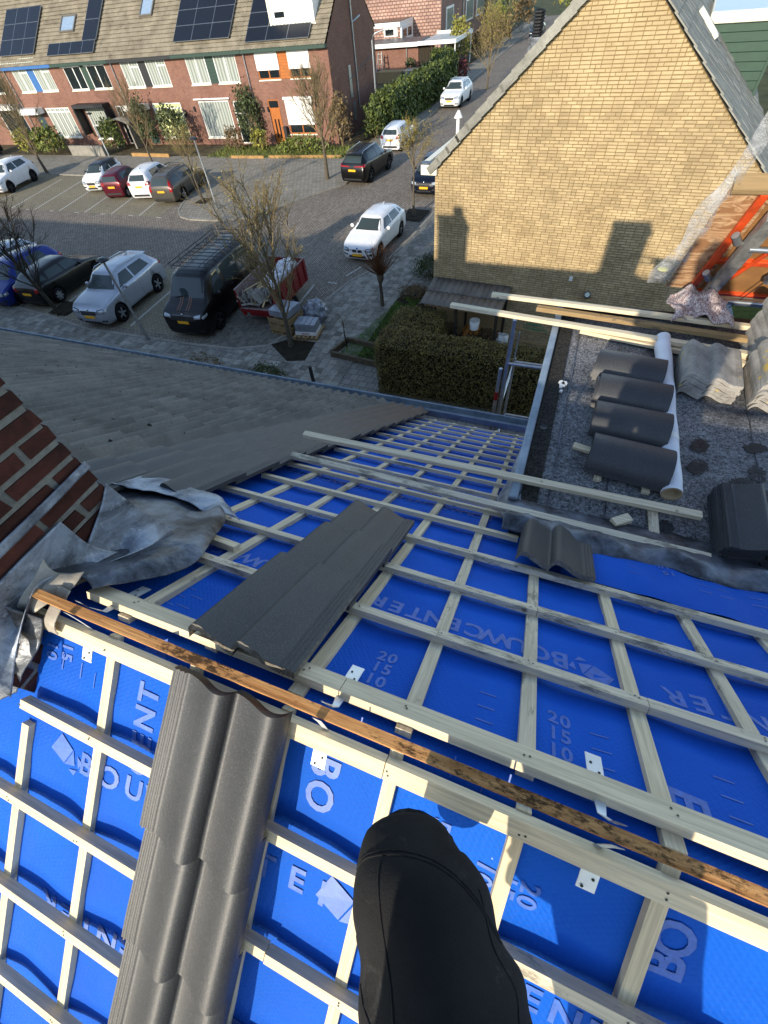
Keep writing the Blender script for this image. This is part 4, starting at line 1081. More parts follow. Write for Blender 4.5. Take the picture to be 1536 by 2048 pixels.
def shrub(label, c, r, n, size, mat, cat="shrub", group=None, stems=5):
    t = thing("shrub", label, cat, (c[0], c[1], 0), 0, group)
    leaf_mb(blob_fn((c[0], c[1], max(c[2], r[2] * .8)), r), n, size, .4).build("foliage", M_[mat], t)
    m = MB()
    for i in range(stems):
        a = R.uniform(0, 6.28); m.tube([V((c[0], c[1], 0)), V((c[0] + cos(a) * r[0] * .3, c[1] + sin(a) * r[1] * .3, r[2] * .7)), V((c[0] + cos(a) * r[0] * .6, c[1] + sin(a) * r[1] * .6, r[2] * 1.4))], [.03, .02, .006], 4)
    m.build("stems", M_['twig'], t); return t
shrub("rounded yellow-green evergreen shrub at the far left, leftmost before the terrace", (-51.2, 36.4, .9), (1.3, 1.0, 1.0), 700, .16, 'bushy')
shrub("bright green broad shrub before the terrace at the far left", (-48.3, 36.3, .9), (1.9, 1.0, 1.1), 1200, .16, 'bush')
shrub("olive shrub between the lamp post and the curved canopy", (-41.2, 37.2, .8), (1.0, .9, 1.3), 700, .14, 'bush')
shrub("tall dark conifer clump left of the yellow-blinded window", (-37.9, 38.2, 1.4), (.9, .8, 1.9), 1200, .13, 'conif')
shrub("dark evergreen mass under the yellow-blinded window", (-34.6, 38.0, 1.3), (1.5, .8, 1.6), 1300, .13, 'conif')
shrub("tall flowering evergreen climber left of the orange front door", (-27.2, 38.9, 1.6), (1.1, .8, 2.0), 1800, .12, 'conif')
shrub("yellowish low shrub just left of the orange front door's path", (-25.9, 37.6, .5), (.7, .6, .8), 500, .12, 'bushy')
shrub("brown twiggy winter shrub in front of the flowering climber", (-28.0, 37.3, .6), (.9, .7, .9), 500, .12, 'brownb')
shrub("low green ground shrub below the end house's shuttered window", (-21.7, 37.0, .4), (2.2, .7, .6), 1100, .12, 'bush')
shrub("brown twiggy bush at the corner of the end house", (-18.9, 38.6, 1.0), (.9, .9, 1.7), 900, .13, 'brownb')
shrub("ivy-green shrub where the laurel hedge begins", (-17.0, 41.0, .9), (.9, .9, 1.2), 900, .14, 'laurel')
shrub("dark red-leaved bush at the far end of the laurel hedge", (-15.6, 62.5, .7), (.8, .9, 1.0), 500, .16, 'redb')
shrub("tall yellow-brown clipped bush beside the pink house's window", (-18.6, 73.0, 1.8), (1.3, 1.2, 2.2), 900, .2, 'bushy')
for i, (x, y, r, mt, lb) in enumerate(((-17.0, 78, 1.3, 'brownb', "brown bush along the far gardens, nearest of them"), (-16.2, 86, 1.5, 'brownb', "brown bush along the far gardens beyond the first"), (-18.0, 92, 2.0, 'bush', "green bush far down the side road"), (-15.8, 100, 1.8, 'brownb', "brown bush farthest down the side road"), (-8, 104, 2.2, 'bush', "green bush far away beside the dark far car"), (-10, 112, 2.8, 'bushy', "yellowish bush at the top of the road"), (-4.5, 98, 2.4, 'bush', "far green bush just left of the yellow gable's edge"), (-20, 104, 3, 'bushy', "large far yellowish bush behind the gardens"))):
    shrub(lb, (x, y, r), (r, r, r * .9), 500, .26, mt)
shrub("low dark shrub on the paving just beyond our gutter", (-8.9, 10.05, .25), (.75, .35, .42), 1200, .05, 'conif')
shrub("sparse brown twiggy shrub beyond our gutter", (-11.4, 9.9, .3), (.9, .4, .5), 300, .05, 'brownb', stems=24)
shrub("low green hedge plant along the yellow house's left corner", (-5.2, 20.6, .35), (.75, 1.2, .6), 3500, .05, 'laurel')
shrub("clipped dark green box shrub in front of the yellow house corner", (-5.5, 18.8, .35), (.85, .7, .5), 3500, .045, 'conif')
shrub("grey twiggy lavender row at the top of the little lawn", (-5.7, 16.9, .2), (.8, .4, .3), 1500, .04, 'brownb')
# grass
m = MB()
for i in range(15000):
    x, y = R.uniform(-7.2, -4.6), R.uniform(12.0, 17.0)
    if not inpoly(x, y, [(-7.2, 12.1), (-4.9, 12.0), (-4.6, 17.0), (-6.3, 16.8)]): continue
    if nz((x, y, 0), 1.3, 3) < -.28: continue
    h = R.uniform(.04, .13); a = R.uniform(0, 6.28); d = V((cos(a), sin(a), 0)) * .008; l = V((R.gauss(0, .4), R.gauss(0, .4), 1)) * h
    p = V((x, y, .07)); m.add([p - d, p + d, p + l], [(0, 1, 2)])
tag(m.build("grass", M_['grass'], None), kind='stuff')
m = MB()
for i in range(4000):
    x, y = R.uniform(-30, -17.6), R.uniform(35.6, 38.6); h = R.uniform(.08, .3); a = R.uniform(0, 6.28); d = V((cos(a), sin(a), 0)) * .03; l = V((R.gauss(0, .5), R.gauss(0, .5), 1)) * h
    p = V((x, y, .03)); m.add([p - d, p + d, p + l], [(0, 1, 2)])
tag(m.build("ground_cover", M_['bush'], None), kind='stuff')

def bare_tree(name, label, base, h, trunk_h, r0, spread, seed, n1=9, n2=7, n3=6, buds=0, up=.75, barkm='bark', lean=(0, 0), twigm='twig', cat="tree", group=None, budsize=.03, trunk2=True):
    rr = random.Random(seed); t = thing(name, label, cat, (base[0], base[1], 0), 0, group)
    T = MB(); K = MB(); Bd = MB()
    B0 = V((base[0], base[1], .0)); top = B0 + V((lean[0], lean[1], h * .80))
    def axis(s): return B0.lerp(top, s) + V((.05 * sin(s * 7 + seed), .05 * cos(s * 5 + seed), 0)) * h * .12
    ts = [i / 8 for i in range(9)]
    T.tube([axis(s) for s in ts], [r0 * (1.25 - .25 * min(1, s * 8)) * (1 - .82 * s) for s in ts], 8)
    def grow(mb, p, d, L, r, lev, n):
        pts = [p]; q = p.copy(); dd = d.copy(); seg = 4 if lev < 3 else 2
        for i in range(seg):
            dd = (dd + V((rr.gauss(0, .10), rr.gauss(0, .10), rr.gauss(.0, .08) + .13 * up * (1 if lev < 3 else .4)))).normalized(); q = q + dd * L / seg; pts.append(q.copy())
        mb.tube(pts, [r * (1 - .75 * i / seg) for i in range(seg + 1)], 5 if lev == 1 else 3, False)
        if buds and lev >= 2:
            for i in range(buds):
                s = rr.uniform(.2, 1); k = min(int(s * seg), seg - 1); b0 = pts[k].lerp(pts[k + 1], s * seg - k)
                a = V((rr.gauss(0, 1), rr.gauss(0, 1), rr.gauss(0, 1))).normalized(); c = a.cross(V((rr.gauss(0, 1), rr.gauss(0, 1), rr.gauss(0, 1)))).normalized(); z = budsize * rr.uniform(.5, 1.3)
                Bd.add([b0, b0 + a * z + c * z * .4, b0 + a * z * 1.8, b0 + a * z - c * z * .4], [(0, 1, 2, 3)])
        return pts, dd
    def side(d, ang):
        a = d.cross(V((rr.gauss(0, 1), rr.gauss(0, 1), rr.gauss(0, 1)))).normalized(); return (d * cos(ang) + a * sin(ang)).normalized()
    s0 = trunk_h / (h * .80)
    for i in range(n1):
        s = s0 + (1 - s0) * (i / n1) ** 1.15 * .95; az = i * 2.4 + rr.uniform(-.4, .4); tilt = radians(rr.uniform(28, 48)) * (1 - .35 * i / n1)
        d = V((cos(az) * sin(tilt), sin(az) * sin(tilt), cos(tilt))); L = (h - axis(s).z) * rr.uniform(.7, .95) if i else (h - axis(s).z) * .8
        L = min(L, spread / max(.3, sin(tilt)) * rr.uniform(.8, 1.1))
        pts, _ = grow(K, axis(s), d, L, r0 * .42 * (1 - .5 * s), 1, 0)
        for j in range(n2):
            f = rr.uniform(.25, 1); k = min(int(f * 4), 3); p = pts[k].lerp(pts[k + 1], f * 4 - k); dd = (pts[k + 1] - pts[k]).normalized()
            d2 = side(dd, radians(rr.uniform(18, 45))); L2 = L * rr.uniform(.28, .5) * (1.15 - .4 * f)
            p2, _ = grow(K, p, d2, L2, r0 * .14, 2, 0)
            for q in range(n3):
                f2 = rr.uniform(.15, 1); k2 = min(int(f2 * 4), 3); pp = p2[k2].lerp(p2[k2 + 1], f2 * 4 - k2)
                grow(K, pp, side((p2[k2 + 1] - p2[k2]).normalized(), radians(rr.uniform(20, 50))), L2 * rr.uniform(.3, .6), r0 * .055, 3, 0)
    T.build("trunk", M_[barkm], t); K.build("crown", M_[twigm], t)
    if buds: Bd.build("buds", M_['bud'], t)
    return t
bare_tree("budding_tree", "large upright tree with yellow-green buds standing before the red trailer and pallets", (-9.25, 12.31), 5.55, 1.15, .095, 1.45, 11, 22, 10, 8, 1, .95, 'bark', (.05, -.1), budsize=.024)
bare_tree("bare_tree", "upright bare tree in front of the end house's white shutters", (-16.7, 31.2), 5.6, 1.6, .13, 1.5, 5, 20, 11, 8, 0, .95, 'bark')
bare_tree("bare_tree", "slender bare tree on the rounded corner island beside the grey estate car", (-23.7, 26.4), 3.9, 1.4, .075, 1.1, 8, 14, 9, 8, 1, .8)
bare_tree("bare_tree", "bare tree behind the maroon and white parked cars", (-33.2, 32.8), 5.2, 1.3, .09, 1.4, 12, 17, 10, 8, 0, .9)
bare_tree("bare_tree", "bare tree at far left behind the white crossover car", (-43.4, 31.0), 6.2, 1.2, .12, 2.3, 21, 18, 11, 8, 0, .8)
bare_tree("bare_tree", "young thin street tree standing before the black car at the yellow gable's corner", (-8.72, 25.8), 4.1, 2.05, .075, 1.0, 3, 14, 10, 7, 2, .2, 'bark')
bare_tree("bare_tree", "yellowish spreading tree by the kerb behind the far white car", (-11.9, 58.7), 5.6, .8, .10, 2.2, 31, 18, 11, 9, 1, .7, budsize=.055)
bare_tree("bare_tree", "dark crooked tree at the left edge in front of the blue and black cars", (-21.65, 12.1), 4.4, 1.0, .10, 1.5, 44, 18, 11, 9, 0, .3, 'barkd', (-1.0, .2), 'barkd')
bare_tree("bare_tree", "small bare sapling beside the sleeper-edged bed", (-7.1, 12.75), 1.4, .8, .04, .35, 51, 5, 4, 3, 0, .6, 'barkd')
bare_tree("bare_tree", "thin bare tree in the far gardens", (-16.6, 96), 7.5, 2.4, .12, 1.6, 61, 9, 6, 4, 0, .8)
bare_tree("bare_tree", "second thin bare tree in the far gardens, taller", (-17.5, 84), 8.5, 2.4, .12, 1.6, 62, 9, 6, 4, 0, .8)
bare_tree("bare_tree", "whip of a young tree beside the grey estate's lamp post", (-22.6, 25.9), 2.2, .6, .03, .5, 63, 5, 4, 3, 2, .8)
# pollard
t = thing("pollard_tree", "short pollarded tree with a brush of red-brown shoots beside the little lawn", "tree", (-6.86, 15.92, 0))
m = MB(); m.tube([V((-6.86, 15.92, 0)), V((-6.84, 15.9, .5)), V((-6.88, 15.93, .95)), V((-6.86, 15.95, 1.12)), V((-6.86, 15.95, 1.28)), V((-6.86, 15.95, 1.34))], [.085, .07, .065, .13, .15, .06], 9); m.build("trunk", M_['bark'], t)
m = MB()
for i in range(150):
    az = R.uniform(0, 6.28); ti = radians(R.uniform(3, 62)); d = V((cos(az) * sin(ti), sin(az) * sin(ti), cos(ti))); L = R.uniform(.55, 1.05)
    p = V((-6.86, 15.95, 1.25)) + d * .10; m.tube([p, p + d * L * .5 + V((0, 0, .03)), p + d * L + V((0, 0, .12))], [.010, .008, .003], 3, False)
m.build("crown", simple("red_brown_shoots", '#7a5236', .9, var=.2), t)
# ================================================================== YELLOW GABLE HOUSE
yh = thing("gable_house", "tall yellow brick gable wall filling the upper right, tiled roof edges on both sides", "house", (-4.1, 14, 0))
YX0, YX1, YA, YZ, YSL, YSR = -4.10, 3.57, -.32, 8.615, .883, .858
def yroof(x): return YZ - (x - YA) * YSR if x > YA else YZ + (x - YA) * YSL
m = MB(); m.prism([V((YX0 + .004, 14.03, 0)), V((YX1 - .004, 14.03, 0)), V((YX1 - .004, 14.03, yroof(YX1))), V((YA, 14.03, YZ)), V((YX0 + .004, 14.03, yroof(YX0)))], (0, 10, 0)); m.build("wall", M_['ymortar'], yh)
bl = []
for k in range(139):
    z = .0625 * k + .031; x = YX0 + (-.11 if k % 2 else 0) * 1.0 + 0; rr = R.uniform(0, .1); flip = R.random() < .3
    x = YX0
    if k % 2: bl.append((x, .10, z)); x += .11
    while x < YX1 - .03:
        w = .21 if R.random() < .82 else .10
        w = min(w, YX1 - x); bl.append((x, w, z)); x += w + .0105
out = []
for x, w, z in bl:
    xa, xb = x, x + w; zt = z + .026
    lim = min(YX1, YA + (YZ - zt) / YSR); liml = max(YX0, YA - (YZ - zt) / YSL)
    xa, xb = max(xa, liml), min(xb, lim)
    if xb - xa < .03: continue
    out.append((((xa + xb) / 2, z, xb - xa)))
def ypx(x, z):
    d = V((x, 14, z)) - V((0, 0, CAM_Z)); return d.length if in_view(V((x, 14, z))) else 99
out.sort(key=lambda t: ypx(t[0], t[1]))
def ybrick(mb, x, z, w):
    dy = R.uniform(0, .004); h = .0525 / 2 + R.uniform(-.002, .001); a = R.uniform(-.0015, .0015)
    x0, x1 = x - w / 2, x + w / 2; y0, y1 = 14.018 - dy, 14.035
    o = .003
    mb.add([V((x0 + o, y0, z - h + o + a)), V((x1 - o, y0, z - h + o - a)), V((x1 - o, y0, z + h - o - a)), V((x0 + o, y0, z + h - o + a)), V((x0, y1, z - h)), V((x1, y1, z - h)), V((x1, y1, z + h)), V((x0, y1, z + h))],
           [(0, 1, 2, 3), (4, 5, 1, 0), (5, 6, 2, 1), (6, 7, 3, 2), (7, 4, 0, 3)])
rest = MB()
for i, (x, z, w) in enumerate(out):
    if i < 300:
        q = MB(); ybrick(q, x, z, w); q.build("brick", M_['ybrick'], yh)
    else: ybrick(rest, x, z, w)
tag(rest.build("brick_courses", M_['ybrick'], yh), kind='stuff')
a_ = atan2(YSR, 1)
MR = Matrix(((0, cos(a_), sin(a_), YA), (-1, 0, 0, 13.96), (0, -sin(a_), cos(a_), YZ + .03), (0, 0, 0, 1)))
a_ = atan2(YSL, 1)
ML = Matrix(((0, -cos(a_), -sin(a_), YA), (1, 0, 0, 13.96), (0, -sin(a_), cos(a_), YZ + .03), (0, 0, 0, 1)))
b = NB("lichened_flat_tile"); p = b.pos(); c = b.mix(b.ramp(b.noise(p, 3, 7, .75), .3, .7), (.17, .165, .14, 1), (.34, .33, .28, 1))
c = b.mix(b.ramp(b.noise(p, 22, 5, .8), .60, .68), c, (.05, .05, .04, 1)); r = b.math('MULTIPLY_ADD', b.rnd(), .3); r.node.inputs[2].default_value = .85
x = b.n("ShaderNodeCombineColor"); [b.l(r, x.inputs[i]) for i in range(3)]
c = b.mix(1.0, c, x.outputs[0], 'MULTIPLY'); b.bump(b.noise(p, 40, 5, .7), .6, .006); M_['ytile'] = b.set(c, .95, Specular_IOR_Level=.1)
tm = MB(); tm.box((.165, .20, .012), (.322, .41, .024)); YT = tm.mesh("flat_tile", M_['ytile'])
tm = MB(); tm.box((.165, .20, .016), (.322, .41, .05)); tm.box((-.012, .20, -.05), (.03, .41, .18)); YV = tm.mesh("verge_tile", M_['ytile'])
for c_ in range(19):
    for r_ in range(15):
        M = MR @ Matrix.Translation((-.33 - .33 * c_ + .05, .04 + .345 * r_, R.uniform(0, .006))) @ Matrix.Rotation(radians(3.4) + R.uniform(-.006, .006), 4, 'X') @ Matrix.Rotation(R.uniform(-.012, .012), 4, 'Z')
        link("roof_tile", YT, yh, M=M)
for r_ in range(15):
    for c_ in range(2):
        M = ML @ Matrix.Translation((-.05 + .33 * c_, .04 + .345 * r_, 0)) @ Matrix.Rotation(radians(3.6), 4, 'X')
        link("roof_tile" if c_ else "verge_tile", YV if c_ == 0 else YT, yh, M=M)
q = MB()
for MM, sg in ((MR, -1), (ML, 1)):
    q.add([MM @ V((0, 0, -.02)), MM @ V((sg * 10.1, 0, -.02)), MM @ V((sg * 10.1, 5.3, -.02)), MM @ V((0, 5.3, -.02))], [(0, 1, 2, 3)])
q.build("roof", M_['ytile'], yh)
m = MB(); m.bx(-4.50, -4.03, 13.93, 14.12, 5.03, 5.27); m.bx(-4.52, -4.34, 14.12, 24, 5.05, 5.28); bevel(m.build("box_gutter", M_['cream'], yh), .01)
m = MB(); m.bx(-4.52, -4.02, 13.91, 14.14, 5.27, 5.30); m.build("gutter_capping", M_['leaddark'], yh)
m = MB(); m.lathe([(.085, -.05), (.085, .10), (.095, .105), (.095, .16), (.0, .16)], 14, Matrix.Translation((.76, 13.99, 2.37)) @ Matrix.Rotation(radians(60), 4, 'X')); lo = m.build("wall_lamp", M_['leaddark'], yh)
m = MB(); m.lathe([(0, .163), (.065, .163)], 14, Matrix.Translation((.76, 13.99, 2.37)) @ Matrix.Rotation(radians(60), 4, 'X')); m.build("lamp_glass", M_['curtain'], lo)
m = MB(); m.bx(.14, .23, 13.97, 14.02, 2.71, 2.82); m.build("junction_box", M_['white'], yh)
m = MB(); m.lathe([(.05, 5.3), (.05, 6.07)], 12, Matrix.Translation((-3.78, 14.85, 0)), True); f1 = m.build("flue_pipe", M_['white'], yh)
m = MB(); m.lathe([(.12, 6.06), (.03, 6.20), (.0, 6.21)], 14, Matrix.Translation((-3.78, 14.85, 0))); m.build("flue_cap", M_['white'], f1)
m = MB(); m.bx(-2.17, -1.89, 14.85, 15.15, 6.6, 7.42); m.lathe([(.10, 7.3), (.10, 7.45)], 12, Matrix.Translation((-2.03, 15.0, 0))); f2 = m.build("chimney_base", M_['leaddark'], yh)
m = MB()
for k in range(8): m.lathe([(.10, 7.42 + .05 * k), (.125, 7.435 + .05 * k), (.125, 7.455 + .05 * k), (.10, 7.47 + .05 * k)], 12, Matrix.Translation((-2.03, 15.0, 0)), False)
m.build("flue_cowl", M_['blackpl'], f2)
# dormer on the right slope
for i in range(7):
    z0 = 5.75 + .185 * i; zt = z0 + .178; xl = YA + (YZ - z0 + .03) / YSR
    xt = YA + (YZ - zt + .03) / YSR
    m = MB(); m.prism([V((min(xl, 3.19), 19.58, z0)), V((3.2, 19.58, z0)), V((3.2, 19.58, zt)), V((xt, 19.58, zt))], (0, .03, 0)); bevel(m.build("dormer_board", simple("dark_green_board", '#2c4a3a', .6, var=.08) if i == 0 else bpy.data.materials["dark_green_board"], yh), .006)
m = MB(); m.bx(1.48, 3.45, 19.5, 23.5, 7.03, 7.24); bevel(m.build("dormer_fascia", M_['cream'], yh), .01)
m = MB(); m.bx(1.53, 3.40, 19.55, 23.4, 7.24, 7.25); m.build("dormer_roof", simple("sky_tinted_roofing", '#8fa4bd', .35, var=.08), yh)  # blue of the reflected sky put into the roofing colour
m = MB(); m.prism([V((1.55, 19.62, 7.03)), V((3.19, 19.62, 7.03)), V((3.19, 19.62, 5.7))], (0, 3.7, 0)); m.build("dormer_body", bpy.data.materials["dark_green_board"], yh)
m = MB(); m.bx(3.2, 3.26, 19.55, 19.63, 5.6, 7.03); m.build("dormer_post", bpy.data.materials["dark_green_board"], yh)
vf = MB(); 
for (x0, x1, y0, y1) in ((-4.0, -3.9, 1.92, 2.65), (-3.9, -3.7, 1.92, 2.0), (-3.9, -3.7, 2.57, 2.65), (-3.7, -3.6, 1.92, 2.65)): vf.bx(x0, x1, y0, y1, .04, .12, MR)
bevel(vf.build("roof_vent_frame", M_['cream'], yh), .006)

yh.rotation_euler.z = radians(-5)
# ------------------------------------------------------------------ log store, fence, yard clutter
sh = thing("log_store", "lean-to log store with grey corrugated tile roof against the yellow wall", "shed", (-4.1, 14, 0))
m = MB()
for i in range(13):
    for r_ in range(2):
        x0 = -4.05 + .198 * i; y0, z0 = (13.97, 2.28) if r_ == 0 else (13.36, 2.16)
        q = MB(); q.grid(lambda u, v: V((x0 + .205 * u, y0 - .66 * v, z0 - .125 * v + .035 * abs(sin(pi * u)) + (.016 if r_ == 0 else 0))), 8, 1)
        o = q.build("roof_tile", M_['oldtile'], sh); s_ = o.modifiers.new("t", 'SOLIDIFY'); s_.thickness = .018
m = MB()
for x in (-3.98, -2.85, -1.55): m.bx(x - .04, x + .04, 12.78, 12.86, 0, 2.02); m.bx(x - .04, x + .04, 13.88, 13.96, 0, 2.2)
m.build("post", M_['barkd'], sh)
m = MB(); m.bx(-4.0, -1.5, 12.80, 12.85, 1.96, 2.04); m.build("beam", M_['woodold'], sh)
m = MB(); m.bx(-3.95, -1.5, 13.9, 13.93, 0, 2.0); m.build("back_board", M_['woodold'], sh)
lg = thing("log_pile", "pile of split firewood stacked under the log store", "firewood", (-4.1, 14, 0))
M_['log'] = simple("split_log", '#6a563f', .95, var=.3, vscale=9, rnd=.8, c2='#33281e'); M_['logend'] = simple("orange_log_end", '#b97a3a', .9, var=.3, vscale=12, rnd=.5)
lm = []
for sd in range(4):
    rr = random.Random(sd); m = MB(); r = .055 + .012 * sd; n = 6
    pr = [(r * cos(6.28 * k / n) * rr.uniform(.7, 1.1), r * sin(6.28 * k / n) * rr.uniform(.7, 1.1)) for k in range(n)]
    m.prism([V((x, 0, z)) for x, z in pr], (0, .34, 0)); lm.append((m.mesh("log", M_['log']), m.mesh("log", M_['logend'])))
for row in range(10):
    for c_ in range(17):
        x = -3.85 + .14 * c_ + (.07 if row % 2 else 0) + R.uniform(-.015, .015)
        if -2.95 < x < -2.78: continue
        orange = x > -2.75 and x < -2.1 and row > 5
        M = Matrix.Translation((x, 12.98 + R.uniform(-.05, .05) + .012 * row, .09 + .115 * row)) @ Matrix.Rotation(R.uniform(0, 6), 4, 'Y')
        link("log", lm[R.randrange(4)][1 if orange and R.random() < .8 else 0], lg, M=M)
sh.rotation_euler.z = radians(-5); lg.rotation_euler.z = radians(-5)
m = MB(); m.lathe([(.0, 1.27), (.13, 1.27), (.16, 1.55), (.168, 1.55), (.14, 1.265)], 16, Matrix.Translation((-2.38, 12.95, .02))); t = m.build("bucket", M_['white'], None); tag(t, "white plastic bucket standing on top of the firewood", "bucket")
# fence between lawn and yard: rail with balusters
fe = thing("garden_fence", "dark brown sloping picket fence between the lawn and the clipped hedge", "fence", (-4.85, 14.8, 0))
p0, p1 = V((-4.92, 13.4, 1.0)), V((-4.70, 16.3, 1.0))
M_['fence'] = simple("dark_brown_stain", '#4a3b33', .8, var=.2)
m = MB(); m.bar(p0 - V((0, 0, .02)), p1 - V((0, 0, .02)), .07, .07); m.build("rail", M_['fence'], fe)
m = MB(); m.bar(p0 - V((0, 0, .8)), p1 - V((0, 0, .8)), .05, .06); m.build("rail", M_['fence'], fe)
pk = MB(); pk.box((0, 0, .46), (.025, .05, .90)); PK = pk.mesh("picket", M_['fence'])
for i in range(19): 
    c_ = p0.lerp(p1, (i + .5) / 19); link("picket", PK, fe, M=Matrix.Translation((c_.x + .035, c_.y, .02)))
# raised bed of sleepers
M_['sleeper'] = simple("weathered_sleeper", '#6e6250', .95, var=.3, vscale=8, bump=.6, bscale=30)
for a, b2, lb in (((-7.42, 12.05), (-5.5, 11.85), "long front sleeper edging the lawn's end bed"), ((-7.42, 12.08), (-7.15, 13.1), "short sleeper edging the bed beside the paving"), ((-7.1, 13.05), (-5.6, 12.85), "sleeper parting the small bed from the lawn")):
    m = MB(); m.bar(V((*a, .17)), V((*b2, .17)), .11, .22); tag(bevel(m.build("garden_sleeper", M_['sleeper'], None), .012), lb, "sleeper")
m = MB(); m.tube([V((-7.24, 10.26, 0)), V((-7.24, 10.26, .80)), V((-7.24, 10.26, .84))], [.062, .062, .05], 12); t = m.build("bollard", M_['blackpl'], None); tag(t, "black round bollard standing on the paving beyond our gutter", "bollard")
# low edging wall and plants by the yellow house
m = MB(); m.bx(-6.35, -4.3, 17.25, 17.45, .03, .22); tag(bevel(m.build("low_wall", M_['kerb'], None), .02), "low concrete edging between the lavender and the box shrub", "low wall")
# white bag, ladder, hose
def bag(u, v):
    a = u * 2 * pi; r = .16 * (sin(min(1, v * 1.15) * pi * .5) ** .5) * (1.05 - .75 * max(0, v - .6)) + .02 * sin(a * 5 + v * 7)
    return V((-1.44 + r * cos(a) * 1.3, 13.0 + r * sin(a) * .8, .74 + .44 * v + .01 * sin(a * 3)))
m = MB(); m.grid(bag, 24, 12); tag(m.build("plastic_bag", M_['white'], None), "white plastic bag on a ledge beside the log store", "bag")
m = MB(); m.bx(-1.60, -1.25, 12.85, 13.15, .05, .75); tag(m.build("storage_box", M_['woodold'], None), "brown box carrying the white plastic bag beside the logs", "box")
ld = thing("wooden_ladder", "old grey wooden ladder lying on its side against the foot of the yellow wall", "ladder", (-.4, 13.6, .6))
for z0, z1 in ((1.28, 1.10), (.88, .72)):
    m = MB(); m.bar(V((-1.05, 13.3, z0)), V((.7, 13.3, z1)), .04, .05); m.build("stile", M_['woodold'], ld)
for i in range(8):
    f = (i + .5) / 8; m = MB(); m.bar(V((-1.05 + 1.75 * f, 13.3, 1.26 - .18 * f)), V((-1.05 + 1.75 * f, 13.3, .90 - .16 * f)), .03, .03); m.build("rung", M_['woodold'], ld)
m = MB(); pts = []
for i in range(90):
    a = i * .35; pts.append(V((-.55 + .16 * cos(a) + (i - 45) * .004, 13.32, 1.35 + .10 * sin(a))))
pts += [V((-.2 + .08 * i, 13.30, 1.30 - .10 * i + .04 * sin(i))) for i in range(9)]
m.tube(pts, .011, 5); tag(m.build("garden_hose", simple("green_hose", '#2a7d55', .5), None), "coiled green garden hose hung above the old wooden ladder", "hose")

# ================================================================== TERRACE ACROSS THE STREET
def wall_open(mb, x0, x1, z0, z1, y, ops, depth=.14):
    xs = sorted({x0, x1, *[o[0] for o in ops], *[o[1] for o in ops]}); zs = sorted({z0, z1, *[o[2] for o in ops], *[o[3] for o in ops]})
    for i in range(len(xs) - 1):
        for j in range(len(zs) - 1):
            cx, cz = (xs[i] + xs[i + 1]) / 2, (zs[j] + zs[j + 1]) / 2
            if any(o[0] < cx < o[1] and o[2] < cz < o[3] for o in ops): continue
            mb.add([V((xs[i], y, zs[j])), V((xs[i + 1], y, zs[j])), V((xs[i + 1], y, zs[j + 1])), V((xs[i], y, zs[j + 1]))], [(0, 1, 2, 3)])
    for a, b2, c_, d in ops:
        P = [V((a, y, c_)), V((b2, y, c_)), V((b2, y, d)), V((a, y, d))]; Q = [p + V((0, depth, 0)) for p in P]
        mb.add(P + Q, [(0, 4, 5, 1), (1, 5, 6, 2), (2, 6, 7, 3), (3, 7, 4, 0)])
TY = 39.5
def window(par, x0, x1, z0, z1, frame='white', pane='curtain', mull=(), y=TY, trans=(), sill=True):
    m = MB(); w = .075; yy = y + .03
    for a, b2, c_, d in ((x0, x1, z0, z0 + w), (x0, x1, z1 - w, z1), (x0, x0 + w, z0 + w, z1 - w), (x1 - w, x1, z0 + w, z1 - w)): m.bx(a, b2, yy, yy + .07, c_, d)
    for f in mull: x = x0 + (x1 - x0) * f; m.bx(x - .045, x + .045, yy - .004, yy + .066, z0 + w, z1 - w)
    for f, g0, g1 in trans: z = z0 + (z1 - z0) * f; m.bx(x0 + (x1 - x0) * g0, x0 + (x1 - x0) * g1, yy - .008, yy + .06, z - .04, z + .04)
    fr = m.build("window", M_[frame], par)
    m = MB(); m.bx(x0 + w, x1 - w, yy + .03, yy + .05, z0 + w, z1 - w); m.build("pane", M_[pane], fr)
    if sill: m = MB(); m.bx(x0 - .05, x1 + .05, y - .06, y + .03, z0 - .07, z0 - .002); m.build("sill", M_['cream'], fr)
    return fr
M_['cpane'] = NB("curtained_window").set((.40, .43, .39, 1), .12, 0, Specular_IOR_Level=.7)
b = NB("draped_window"); p = b.pos((1, 1, 1)); wv = b.n("ShaderNodeTexWave"); wv.bands_direction = 'X'; wv.inputs["Scale"].default_value = 1.1; wv.inputs["Distortion"].default_value = 1.5; b.l(p, wv.inputs[0])
M_['cpane'] = b.set(b.mix(wv.outputs["Fac"], (.20, .225, .20, 1), (.42, .45, .40, 1)), .15, 0)
M_['ypane'] = simple("yellow_blind_window", '#d3d79b', .2, var=.08)
M_['dpane'] = simple("dark_window", '#20282b', .08, var=.2, vscale=2)
M_['green'] = simple("dark_green_paint", '#1f3d32', .6, var=.1); M_['blue'] = simple("mid_blue_paint", '#27639f', .6, var=.1); M_['orangew'] = simple("orange_brown_wood", '#b5651f', .6, var=.15, vscale=8)
M_['teal'] = simple("dark_teal_paint", '#1e3a44', .6, var=.1); M_['rtile'] = simple("brown_grey_roof_tile", '#9b907c', .9, var=.2, vscale=1.2, c2='#6f6656', bump=.3, bscale=20)
M_['solar'] = simple("dark_solar_cells", '#17191f', .25, var=.1, vscale=3); M_['shutter'] = simple("white_roller_shutter", '#ecebe4', .5, var=.04)
M_['blackf'] = simple("black_frame", '#1c1f22', .5)
tp = radians(38); MT = Matrix(((1, 0, 0, 0), (0, cos(tp), -sin(tp), TY - .35), (0, sin(tp), cos(tp), 5.48), (0, 0, 0, 1)))
def TR(x, t, o=0): return MT @ V((x, t, o))
RL = 6.15
